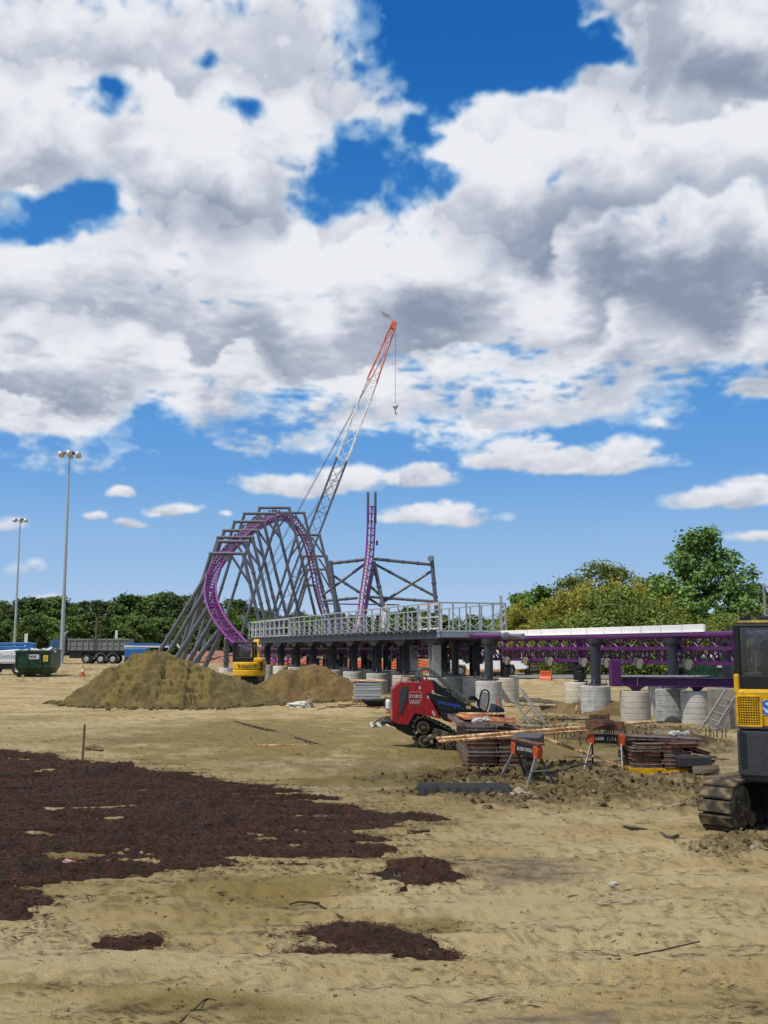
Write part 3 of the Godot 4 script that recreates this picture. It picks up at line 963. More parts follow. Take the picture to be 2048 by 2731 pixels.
# the cloud whose shade lies over the near half of the site
func make_cloud() -> void:
	var b := MB.new()
	b.ball(Vector3.ZERO, Vector3.ONE, 5, 0.35, 8)
	var up := Vector3(-42, 85, 32) / 85.0
	var xf := []
	for j in 47:
		for i in 60:
			var x := -95.0 + (i + rng.randf()) * 3.2
			var z := -52.0 + (j + rng.randf()) * 3.1
			var edge := smoothstep(-42.0, -14.0, z) * smoothstep(92.0, 60.0, z) * smoothstep(97.0, 70.0, absf(x))
			if rng.randf() > edge: continue
			var s := rng.randf_range(0.6, 1.0)
			xf.append(Transform3D(Basis.from_euler(Vector3(rng.randf() * 6, rng.randf() * 6, 0)) * Basis.from_scale(Vector3(s * 1.3, s, s * 1.3)), Vector3(x, 0, z) + up * (640.0 + rng.randf() * 60.0)))
	var o := copies("cloud", b.mesh(), mat(lin(0.9, 0.9, 0.9), 1.0), self, xf)
	tag(o, "broken white cumulus cloud drifting over the site", "cloud", "", "stuff")

# ---------------------------------------------------------------- coaster
func smooth(pts: Array, per := 8) -> Array:      # Catmull-Rom through the points
	var out := []
	for i in pts.size() - 1:
		var a: Vector3 = pts[maxi(i - 1, 0)]
		var b: Vector3 = pts[i]
		var c: Vector3 = pts[i + 1]
		var d: Vector3 = pts[mini(i + 2, pts.size() - 1)]
		for k in per: out.append(b.cubic_interpolate(c, a, d, float(k) / per))
	out.append(pts[-1])
	return out
func even(pts: Array, step: float) -> Array:      # the same line in equal steps
	var out := [pts[0]]
	var left := step
	for i in pts.size() - 1:
		var a: Vector3 = pts[i]
		var b: Vector3 = pts[i + 1]
		var l := a.distance_to(b)
		var t := left
		while t <= l:
			out.append(a.lerp(b, t / l)); t += step
		left = t - l
	return out
func steel_track(o: Node3D, line: Array, gauge: float, deep: float, side0: Vector3, flip: float, rail_r: float, m: Material) -> Array:
	var P := even(smooth(line, 10), 0.9)
	var L := []
	var R := []
	var A := []
	var B := []
	for i in P.size():
		var t: Vector3 = (P[mini(i + 1, P.size() - 1)] - P[maxi(i - 1, 0)]).normalized()
		var s := (side0 - t * side0.dot(t)).normalized()
		var n := t.cross(s) * flip
		L.append(P[i] - s * gauge * 0.5); R.append(P[i] + s * gauge * 0.5)
		A.append(P[i] - s * gauge * 0.22 + n * deep); B.append(P[i] + s * gauge * 0.22 + n * deep)
	for r in [L, R]:
		var mb := MB.new()
		mb.path(r, rail_r, 8); wpart(o, "rail", mb, m)
	for r in [A, B]:
		var mb := MB.new()
		mb.path(r, rail_r * 0.9, 8); wpart(o, "spine_tube", mb, m)
	for i in P.size():
		var mb := MB.new()
		mb.tube(L[i], R[i], rail_r * 0.55, -1, 6, false)
		mb.tube(L[i], A[i], rail_r * 0.55, -1, 6, false); mb.tube(R[i], B[i], rail_r * 0.55, -1, 6, false)
		mb.tube(A[i], B[i], rail_r * 0.5, -1, 6, false)
		if i + 1 < P.size():
			mb.tube(L[i], A[i + 1], rail_r * 0.42, -1, 5, false); mb.tube(R[i], B[i + 1], rail_r * 0.42, -1, 5, false)
		wpart(o, "track_tie", mb, m)
	return [L, R, A, B]
func pipe(o: Node3D, called: String, a: Vector3, b: Vector3, r: float, m: Material, collars := 2) -> void:
	var mb := MB.new()
	mb.tube(a, b, r, -1, 14)
	var w := wpart(o, called, mb, m)
	if collars > 0:
		var d := (b - a)
		var l := d.length()
		for k in collars:
			var f := (k + 1.0) / (collars + 1.0) if collars > 1 else 0.2
			var c := MB.new()
			c.tube(a + d * f - d / l * 0.10, a + d * f + d / l * 0.10, r * 1.32, -1, 14)
			wpart(w, "flange", c, m)
func z2(x: float, y: float) -> Vector2:      # a point read off an enlarged part of the photograph
	return Vector2(400.0 + x / 2.765, 1300.0 + y / 2.765)
func z3(x: float, y: float, d: float) -> Vector3:
	return dp(650.0 + x / 2.37, 1300.0 + y / 2.37, d)
func make_loop() -> void:
	var line := []
	for p in [[760, 1737, 77.5], [700, 1733, 80.0], [655, 1722, 83.0], [632, 1706, 85.5], [588, 1654, 89], [565, 1604, 93], [561, 1560, 98], [571, 1519, 102.5], [590, 1487, 106], [615, 1455, 110.5], [650, 1422, 116], [690, 1394, 122], [735, 1374, 128.5], [768, 1376, 132.5], [796, 1400, 136], [815, 1436, 140], [827, 1476, 144], [838, 1524, 148], [848, 1575, 151], [861, 1622, 153], [876, 1662, 154], [892, 1694, 154], [915, 1722, 152]]:
		line.append(dp(p[0], p[1], p[2]))
	var o := thing("coaster_track", "purple steel coaster track curling through a tall inverted loop", "coaster track", Vector3(line[3].x, 0, line[3].z))
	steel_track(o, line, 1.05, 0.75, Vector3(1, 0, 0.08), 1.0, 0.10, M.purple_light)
	# the portals that straddle the loop: beam ends and height in the enlargement, depth
	var P := [[450, 685, 487, 105.0], [508, 708, 400, 109.5], [505, 755, 368, 113.5], [548, 790, 318, 117.5], [625, 838, 253, 121.5], [697, 920, 193, 125.5], [810, 1025, 150, 130.0], [950, 1135, 187, 134.5], [1080, 1250, 350, 142.0], [1135, 1300, 507, 148.0], [1165, 1300, 605, 153.0], [1150, 1215, 722, 158.0]]
	for i in P.size():
		var p: Array = P[i]
		var a2 := z2(p[0], p[2])
		var b2 := z2(p[1], p[2])
		var a := dp(a2.x, a2.y, p[3])
		var b := dp(b2.x, b2.y, p[3])
		var r := 0.19
		var mid := Vector3((a.x + b.x) * 0.5, 0, a.z)
		var f := thing("support_portal", ("topmost grey portal frame spanning the crown of the purple loop" if i == 6 else "%s grey portal frame down from the crown on the loop's %s side" % [ORD[absi(i - 6) - 1], "rising" if i < 6 else "falling"]), "coaster support", mid, 0.0, "portal frames over the purple loop")
		var e := Vector3(r * 1.1, 0, 0)
		pipe(f, "beam", a - e, b + e, r, M.support, 0)
		var h := a.y
		var lf := a - Vector3(0.29 * h, h, 0)
		var rf := b + Vector3(0.255 * h, -h, 0)
		pipe(f, "leg", a, lf, r, M.support, 3)
		pipe(f, "leg", b, rf, r, M.support, 3)
		if i < 11:
			var c := (a + b) * 0.5
			var drop := minf(3.2, h * 0.3)
			pipe(f, "brace", c + Vector3(-0.55, -0.35, 0), a.lerp(lf, drop / h), r * 0.72, M.support, 0)
			pipe(f, "brace", c + Vector3(0.55, -0.35, 0), b.lerp(rf, drop / h), r * 0.72, M.support, 0)
			var hg := MB.new()
			hg.box(c + Vector3(0, -0.55, 0), Vector3(0.7, 0.6, 0.18), Basis(), 0.03)
			wpart(f, "track_hanger", hg, M.support)
	# raking struts that hold the rising side of the loop
	var si := 0
	for s in [[425, 635, 101.0, 85, 1185], [405, 765, 97.5, 150, 1195], [435, 870, 93.5, 205, 1245], [465, 965, 91.0, 285, 1285], [505, 1060, 88.0, 330, 1290], [520, 1075, 88.0, 400, 1330], [565, 1110, 86.0, 560, 1330]]:
		var a2 := z2(s[0], s[1])
		var a := dp(a2.x, a2.y, s[2])
		var b2 := z2(s[3], s[4])
		var b := dp(b2.x, b2.y, s[2] + 1.0)
		var k := (b - a) / (a.y - b.y)
		b = a + k * (a.y + 0.0)
		b.y = 0.0
		var o2 := thing("raking_strut", "%s raking grey strut, counted from the loop's highest clamp downwards" % ORD[si], "coaster support", Vector3(b.x, 0, b.z), 0.0, "raking struts left of the purple loop")
		si += 1
		pipe(o2, "tube", b, a, 0.22, M.support, 2)
		var ft := MB.new()
		ft.tube(Vector3(b.x, -0.1, b.z), Vector3(b.x, 0.35, b.z), 0.6, -1, 16)
		wpart(o2, "footing", ft, M.conc)
		var cl := MB.new()
		cl.beam(a, a + Vector3(0.7, 0.12, 0), 0.3, 0.25)
		wpart(o2, "clamp", cl, M.purple_light)
func make_spike() -> void:
	var line := []
	for p in [[905, 1735, 118.0], [930, 1712, 119.0], [955, 1680, 120.0], [964, 1640, 121.0], [970, 1590, 122.0], [979, 1530, 123.0], [986, 1475, 123.6], [989, 1420, 124.0], [990.5, 1375, 124.0], [991, 1336, 124.0]]:
		line.append(dp(p[0], p[1], p[2]))
	var o := thing("spike_track", "unfinished vertical purple track spike with two bare pipes on top", "coaster track", Vector3(line[2].x, 0, line[2].z))
	var rr := steel_track(o, line, 0.95, 0.75, Vector3(1, 0, 0.25), -1.0, 0.10, M.purple_light)
	var glint := MB.new()  # bright shine along the left rail, put in as a white strip
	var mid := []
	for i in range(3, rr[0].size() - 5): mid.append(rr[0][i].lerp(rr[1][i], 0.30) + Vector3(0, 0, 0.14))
	for i in mid.size() - 1: glint.beam(mid[i], mid[i + 1], 0.34, 0.05, Vector3.BACK)
	wpart(o, "painted_glint", glint, M.white)
	for k in 2:
		var a: Vector3 = rr[k][-1]
		pipe(o, "pipe_end", a + Vector3(0.0, -2.0, -0.55), a + Vector3(0.0, 1.9, -0.55), 0.17, M.support, 0)
	var bx := MB.new()
	bx.box(rr[1][-6] + Vector3(0.35, 0, -0.3), Vector3(0.25, 0.6, 0.3), Basis(), 0.05)
	wpart(o, "cable_box", bx, M.column)
	var d := 125.0
	var t := thing("spike_tower", "open grey pipe tower with crossed braces behind the vertical spike", "coaster support", at(996, d))
	var mast_r := [z3(1187, 435, d), z3(1246, 900, d)]
	var mast_l := [z3(545, 465, d), z3(628, 900, d)]
	pipe(t, "mast", Vector3(mast_r[1].x, 0, -d), mast_r[0], 0.26, M.support, 3)
	pipe(t, "mast", Vector3(mast_l[1].x, 0, -d), mast_l[0], 0.30, M.support, 3)
	var n := Vector3(0, 0, -0.6)
	for q in [[550, 480, 768, 455], [822, 452, 1192, 488]]: pipe(t, "cross_pipe", z3(q[0], q[1], d), z3(q[2], q[3], d), 0.20, M.support, 3)
	for q in [[820, 480, 1226, 697], [1192, 525, 850, 745], [768, 482, 505, 675], [570, 560, 870, 752], [790, 615, 900, 715]]: pipe(t, "diagonal", z3(q[0], q[1], d + 0.4), z3(q[2], q[3], d + 0.4), 0.17, M.support, 3)
	for q in [[500, 718, 720, 698], [778, 690, 1230, 723]]: pipe(t, "cross_pipe", z3(q[0], q[1], d), z3(q[2], q[3], d), 0.18, M.support, 2)
	pipe(t, "walk_pipe", z3(480, 735, d), z3(985, 742, d), 0.09, M.support, 0)
	pipe(t, "leg", z3(822, 470, d - 1.0), Vector3(z3(660, 900, d).x + 1.0, 0, -d + 3.0), 0.25, M.support, 3)
	pipe(t, "leg", z3(822, 470, d - 1.0), Vector3(z3(955, 900, d).x, 0, -d + 3.0), 0.25, M.support, 3)
	pipe(t, "arm", z3(800, 548, d), z3(828, 550, d), 0.15, M.support, 0)
	var wh := MB.new()
	wh.tube(z3(1178, 452, d) + Vector3(0, 0, 0.3), z3(1178, 452, d) + Vector3(0, 0, 0.6), 0.35, -1, 14)
	wpart(t, "pulley", wh, M.steel)
func make_crane() -> void:
	var d := 185.0
	var tip := dp(1049, 868, d)
	var foot := dp(722, 1716, d - 4.0)
	foot.y = 2.2
	var o := thing("crawler_crane", "tall lattice boom crane, blue below and white and red above", "crane", Vector3(foot.x, 0, foot.z))
	var ax := (tip - foot).normalized()
	var side := Vector3(0, 0, 1)
	var top := ax.cross(side).normalized()
	var L := foot.distance_to(tip)
	var secs := [[0.0, 0.565, "boom_base", mat(lin(0.075, 0.115, 0.19), 0.5), 1.0, 2.0], [0.565, 0.815, "boom_middle", mat(lin(0.70, 0.72, 0.75), 0.5), 1.0, 1.9], [0.815, 0.945, "boom_upper", mat(lin(0.62, 0.20, 0.16), 0.5), 1.0, 1.55], [0.945, 1.0, "boom_head", mat(lin(0.52, 0.10, 0.05), 0.5), 1.0, 0.8]]
	for s in secs:
		var sec := Node3D.new()
		sec.name = s[2]; o.add_child(sec, true)
		var step := 2.1
		var n := int((s[1] - s[0]) * L / step)
		var q := []
		for i in n + 1:
			var f: float = lerpf(s[0], s[1], float(i) / n)
			var c := foot + ax * L * f
			var w := 1.0
			if f > 0.80: w = lerpf(1.0, 0.42, (f - 0.80) / 0.20)
			if f < 0.06: w = lerpf(0.35, 1.0, f / 0.06)
			w *= 0.98
			q.append([c + side * w + top * w, c - side * w + top * w, c - side * w - top * w, c + side * w - top * w])
		for k in 4:
			var mb := MB.new()
			mb.path(q.map(func(r): return r[k]), 0.11, 6); wpart(sec, "chord", mb, s[3])
		for i in n:
			var mb := MB.new()
			for k in 4:
				var k2 := (k + 1) % 4
				mb.tube(q[i][k] if i % 2 else q[i][k2], q[i + 1][k2] if i % 2 else q[i + 1][k], 0.055, -1, 5, false)
				if i % 3 == 0: mb.tube(q[i][k], q[i][k2], 0.055, -1, 5, false)
			wpart(sec, "lacing", mb, s[3])
	var hd := MB.new()
	hd.box(tip, Vector3(0.9, 1.6, 0.9), Basis(side, ax, side.cross(ax)), 0.1)
	wpart(o, "sheave_head", hd, secs[3][3])
	var rope := MB.new()
	var hook := dp(1052, 1068, d)
	hook.x = tip.x + 0.35; 
	rope.tube(tip + Vector3(0.35, 0, 0), hook, 0.035, -1, 5)
	wpart(o, "hoist_rope", rope, M.column)
	var hb := MB.new()
	hb.lathe([Vector2(0, -0.6), Vector2(0.15, -0.55), Vector2(0.55, 0), Vector2(0.5, 0.3), Vector2(0.15, 0.6), Vector2(0.12, 1.4), Vector2(0, 1.4)], 14, Transform3D(Basis(), hook + Vector3(0, -1.2, 0)))
	var hk := wpart(o, "headache_ball", hb, M.white)
	var hs := MB.new()
	hs.path([hook + Vector3(0, -1.8, 0), hook + Vector3(0, -2.5, 0), hook + Vector3(0.2, -2.7, 0), hook + Vector3(0.3, -2.4, 0)], 0.10, 6)
	wpart(hk, "hook", hs, M.black)
	var back := foot - Vector3(5.5, 0, 0) + Vector3(0, 5.0, 0)
	for k in [-1, 1]:
		var r := MB.new()
		r.tube(foot + ax * L * 0.945 + top * 0.7 + side * 0.5 * k, back + side * 1.0 * k, 0.045, -1, 5)
		wpart(o, "pendant_line", r, M.column)
		var r2 := MB.new()
		r2.tube(foot + ax * L * 0.56 + top * 1.0 + side * 0.8 * k, back + side * 1.0 * k, 0.045, -1, 5)
		wpart(o, "pendant_line", r2, M.column)
	var g := MB.new()
	g.tube(back + side, Vector3(foot.x - 1.0, 2.2, foot.z + 1), 0.12); g.tube(back - side, Vector3(foot.x - 1.0, 2.2, foot.z - 1), 0.12); g.tube(back + side, back - side, 0.12)
	wpart(o, "gantry", g, secs[0][3])
	var hz := MB.new()
	hz.box(Vector3(foot.x - 2.5, 1.9, foot.z), Vector3(6.0, 1.7, 3.2), Basis(), 0.15)
	wpart(o, "house", hz, secs[0][3])
	for k in [-1, 1]:
		var tr := MB.new()
		tr.prism(PackedVector2Array([Vector2(-3.4, 0.5), Vector2(-3.0, 0.0), Vector2(3.0, 0.0), Vector2(3.4, 0.5), Vector2(3.0, 1.0), Vector2(-3.0, 1.0)]), 0.9, Transform3D(Basis(), Vector3(foot.x - 2, 0, foot.z + 2.0 * k)), 0.05)
		wpart(o, "crawler", tr, M.rubber)
	var fl := MB.new()
	fl.tube(tip + Vector3(0, 0.5, 0), tip + Vector3(-1.1, 2.1, 0), 0.05, -1, 5)
	var fp := wpart(o, "flag_staff", fl, M.steel)
	var fg := MB.new()
	fg.prism(PackedVector2Array([Vector2(0, 0), Vector2(-1.0, 0.35), Vector2(-2.1, 0.75), Vector2(-1.5, -0.15), Vector2(-1.0, -0.55), Vector2(-0.5, -0.5)]), 0.04, Transform3D(Basis(Vector3.UP, 0.3), tip + Vector3(-0.5, 1.95, 0)))
	wpart(fp, "flag", fg, mat(lin(0.35, 0.35, 0.40), 0.8))

# ---------------------------------------------------------------- platform, launch track and piers
func pier(px: float, d: float, h: float, r: float, group := "concrete footing piers", label := "round grey concrete pier with ringed form joints") -> Node3D:
	return pier_at(at(px, d), h, r, label, group)
func pier_at(p: Vector3, h: float, r: float, label := "round grey concrete pier with ringed form joints", group := "concrete footing piers") -> Node3D:
	var o := thing("concrete_pier", label, "pier", p, rng.randf() * TAU, group)
	var pr := [Vector2(r, -0.15)]
	var y := 0.13 + rng.randf() * 0.05
	while y < h - 0.10:
		pr.append(Vector2(r * rng.randf_range(0.996, 1.004), y - 0.012)); pr.append(Vector2(r - 0.014, y)); pr.append(Vector2(r * rng.randf_range(0.996, 1.004), y + 0.012))
		y += 0.165
	pr.append(Vector2(r, h - 0.02)); pr.append(Vector2(r - 0.02, h)); pr.append(Vector2(0, h))
	var mb := MB.new()
	mb.lathe(pr, 36)
	part(o, "body", mb, [M.conc, M.conc_warm, M.conc_cool][rng.randi() % 3])
	return o
func track_column(px: float, d: float, foot: float, top: float, r: float, label: String) -> void:
	var p := at(px, d, foot)
	var o := thing("track_column", label, "column", p, 0.0, "round dark columns under the purple track")
	var mb := MB.new()
	mb.tube(Vector3(0, 0.03, 0), Vector3(0, top - foot - 0.22, 0), r, -1, 26)
	part(o, "shaft", mb, M.column)
	var cp := MB.new()
	cp.lathe([Vector2(r, -0.26), Vector2(r * 1.42, -0.16), Vector2(r * 1.42, 0.0), Vector2(0, 0.0)], 4, Transform3D(Basis(Vector3.UP, PI / 4 + 0.35).scaled(Vector3(1.2, 1, 1.2)), Vector3(0, top - foot, 0)))
	part(o, "cap", cp, M.column)
	base_plate(o, r * 1.75)
func base_plate(o: Node3D, w: float) -> void:
	var bp := MB.new()
	bp.box(Vector3(0, 0.06, 0), Vector3(w * 2, 0.04, w * 2), Basis(Vector3.UP, 0.37), 0.006)
	var b := part(o, "base_plate", bp, M.column)
	for k in 4:
		var q := Vector3(w * 0.82 * (1 if k & 1 else -1), 0, w * 0.82 * (1 if k & 2 else -1)).rotated(Vector3.UP, 0.37)
		var bt := MB.new()
		bt.tube(q + Vector3(0, -0.02, 0), q + Vector3(0, 0.24, 0), 0.016, -1, 8)
		bt.tube(q + Vector3(0, 0.08, 0), q + Vector3(0, 0.12, 0), 0.032, -1, 6)
		part(b, "anchor_bolt", bt, M.steel)
func on_line(A: Vector3, B: Vector3, px: float) -> float:
	var k := (px - CX) / FOC * cos(pitch)
	var dx := B.x - A.x
	var dz := B.z - A.z
	return (-k * A.z - A.x) / (dx + k * dz)
func make_station() -> void:
	var A := at(1172, 41.0, hy(1680, 41.0))
	var B := at(664, 71.0, hy(1702, 71.0))
	var U := Vector3(B.x - A.x, 0, B.z - A.z).normalized()
	var V := Vector3(-U.z, 0, U.x)
	var len := Vector2(B.x - A.x, B.z - A.z).length()
	var W := 3.0
	var at_s := func(s: float, t: float, y: float) -> Vector3: return A + U * s + V * t + Vector3(0, (B.y - A.y) * s / len + y, 0)
	var o := thing("platform", "long steel boarding platform deck on two rows of columns", "platform", Vector3(A.x, 0, A.z))
	for t in [0.06, W - 0.06]:
		var mb := MB.new()
		mb.ibeam(at_s.call(-0.02, t, -0.20), at_s.call(len, t, -0.20), 0.20, 0.30, 0.03)
		wpart(o, "edge_beam", mb, M.column)
	for s in [0.0, len]:
		var mb := MB.new()
		mb.ibeam(at_s.call(s, -0.10, -0.17), at_s.call(s, W + 0.1, -0.17), 0.16, 0.24, 0.025)
		wpart(o, "end_beam", mb, M.galv)
	var nb := int(len / 1.5)
	for i in nb:
		var s := (i + 0.5) * len / nb
		var mb := MB.new()
		mb.beam(at_s.call(s, 0.2, -0.16), at_s.call(s, W - 0.2, -0.16), 0.10, 0.18)
		wpart(o, "cross_beam", mb, M.column)
	for i in nb:
		var s0 := i * len / nb + 0.006
		var s1 := (i + 1) * len / nb - 0.006
		var mb := MB.new()
		mb.beam(at_s.call(s0, W * 0.5, -0.03), at_s.call(s1, W * 0.5, -0.03), W, 0.04)
		wpart(o, "deck_panel", mb, M.galv)
	# dark sockets under the railing
	for i in int(len / 0.95):
		for t in [-0.03, W + 0.03]:
			var s := 0.6 + i * 0.95
			var mb := MB.new()
			mb.beam(at_s.call(s - 0.26, t, -0.03), at_s.call(s + 0.26, t, -0.03), 0.10, 0.09)
			wpart(o, "rail_shoe", mb, M.black)
	# the rails: long front, long back, near end
	var runs := [[Vector2(0, 0.0), Vector2(len, 0.0), "galvanised guard rail along the near side of the platform"], [Vector2(0, W), Vector2(len, W), "galvanised guard rail along the far side of the platform"], [Vector2(0, 0.0), Vector2(0, W), "thin guard rail across the open end of the platform"]]
	for ri in 3:
		var rn: Array = runs[ri]
		var a: Vector2 = rn[0]
		var b: Vector2 = rn[1]
		var L := a.distance_to(b)
		var g := thing("guard_rail", rn[2], "railing", Vector3(at_s.call(a.x, a.y, 0.0)))
		var n := int(L / (1.08 if ri < 2 else 0.58))
		var m: Material = M.rail
		for i in n + 1:
			if ri == 2 and (i == 0 or i == n): continue
			var q := a.lerp(b, float(i) / n)
			var mb := MB.new()
			mb.beam(at_s.call(q.x, q.y, -0.02), at_s.call(q.x, q.y, 1.10), 0.055, 0.055, U)
			wpart(g, "post", mb, m)
			if i < n:
				var q2 := a.lerp(b, float(i + 1) / n)
				for ch in 2:
					var pts := []
					for k in 9:
						var f := k / 8.0
						var c := q.lerp(q2, f)
						pts.append(at_s.call(c.x, c.y, 0.72 - 0.36 * ch - (1.0 - pow(2 * f - 1, 2)) * 0.20))
					var cb := MB.new()
					cb.path(pts, 0.014, 5)
					wpart(g, "chain", cb, M.galv)
		var inset := 0.03
		for yy in [1.10]:
			var tb := MB.new()
			tb.beam(at_s.call(a.x + (inset if ri == 2 else 0.0), a.y + (inset if ri == 2 else 0.0), yy), at_s.call(b.x, b.y - (inset if ri == 2 else 0.0), yy), 0.06, 0.055)
			wpart(g, "top_rail", tb, m)
	# welded gate panels standing on the deck
	for gd in [[0.3, 2.6, 0.22, "framed gate panel at the near corner of the platform"], [len - 3.4, len - 0.2, 0.15, "pale framed gate panel at the far end of the platform"], [len - 9.6, len - 4.0, 0.15, "long pale framed gate panel on the platform"]]:
		var g := thing("gate_panel", gd[3], "gate", Vector3(at_s.call(gd[0], gd[2], 0.0)))
		var n := maxi(2, int((gd[1] - gd[0]) / 0.95))
		for i in n + 1:
			var s: float = lerpf(gd[0], gd[1], float(i) / n)
			var mb := MB.new()
			mb.beam(at_s.call(s, gd[2], -0.01), at_s.call(s, gd[2], 1.06), 0.06, 0.06, U)
			wpart(g, "upright", mb, M.white)
		for yy in [0.55, 1.06, 0.08]:
			var mb := MB.new()
			mb.beam(at_s.call(gd[0], gd[2], yy), at_s.call(gd[1], gd[2], yy), 0.06, 0.06)
			wpart(g, "bar", mb, M.white)
	# columns, two rows
	for row in 2:
		var t := 0.55 if row == 0 else W - 0.5
		var ci := 0
		for px in [1127, 1047, 977, 915, 861, 811, 768, 728, 692]:
			var s := on_line(A, B, px) * len if row == 0 else on_line(A, B, px) * len + 0.2
			var top: Vector3 = at_s.call(s, t, -0.36)
			var h := 0.98
			var foot := Vector3(top.x, h, top.z)
			var nth: String = ORD[ci]
			var rw := "near" if row == 0 else "far"
			ci += 1
			pier_at(Vector3(top.x, 0, top.z), h, 0.52, "round concrete pier under the %s %s row platform column from the open end" % [nth, rw])
			var galv: bool = px == 1127 and row == 0 or px == 977 and row == 1
			var c := thing("platform_column", "pale galvanised steel column in the %s row under the platform" % rw if galv else "dark steel column, %s of the %s row from the platform's open end" % [nth, rw], "column", foot, atan2(U.x, U.z), "platform columns" if not galv else "galvanised platform columns")
			var mb := MB.new()
			var hh := top.y - h
			mb.ibeam(Vector3(0, 0.08, 0), Vector3(0, hh - 0.22, 0), 0.40 if galv else 0.34, 0.40 if galv else 0.34, 0.028, Vector3.BACK)
			part(c, "shaft", mb, M.galv if galv else M.column)
			var cp := MB.new()
			cp.prism(PackedVector2Array([Vector2(-0.24, -0.24), Vector2(0.24, -0.24), Vector2(0.75, 0.0), Vector2(0.75, 0.055), Vector2(-0.75, 0.055), Vector2(-0.75, 0.0)]), 0.42, Transform3D(Basis(Vector3.UP, PI / 2), Vector3(0, hh, 0)))
			part(c, "head_bracket", cp, M.column)
			base_plate(c, 0.34)
	# a bagged up control post and a white bundle on the rail
	var bag := MB.new()
	var bs := on_line(A, B, 1022) * len
	bag.ball(at_s.call(bs, 0.12, 0.75), Vector3(0.16, 0.45, 0.14), 9, 0.8, 5); bag.ball(at_s.call(bs + 0.12, 0.12, 0.4), Vector3(0.12, 0.42, 0.12), 8, 0.9, 9)
	single("plastic_bag", bag, M.paper, "white crumpled plastic sheeting tied to the platform railing", "plastic sheet")

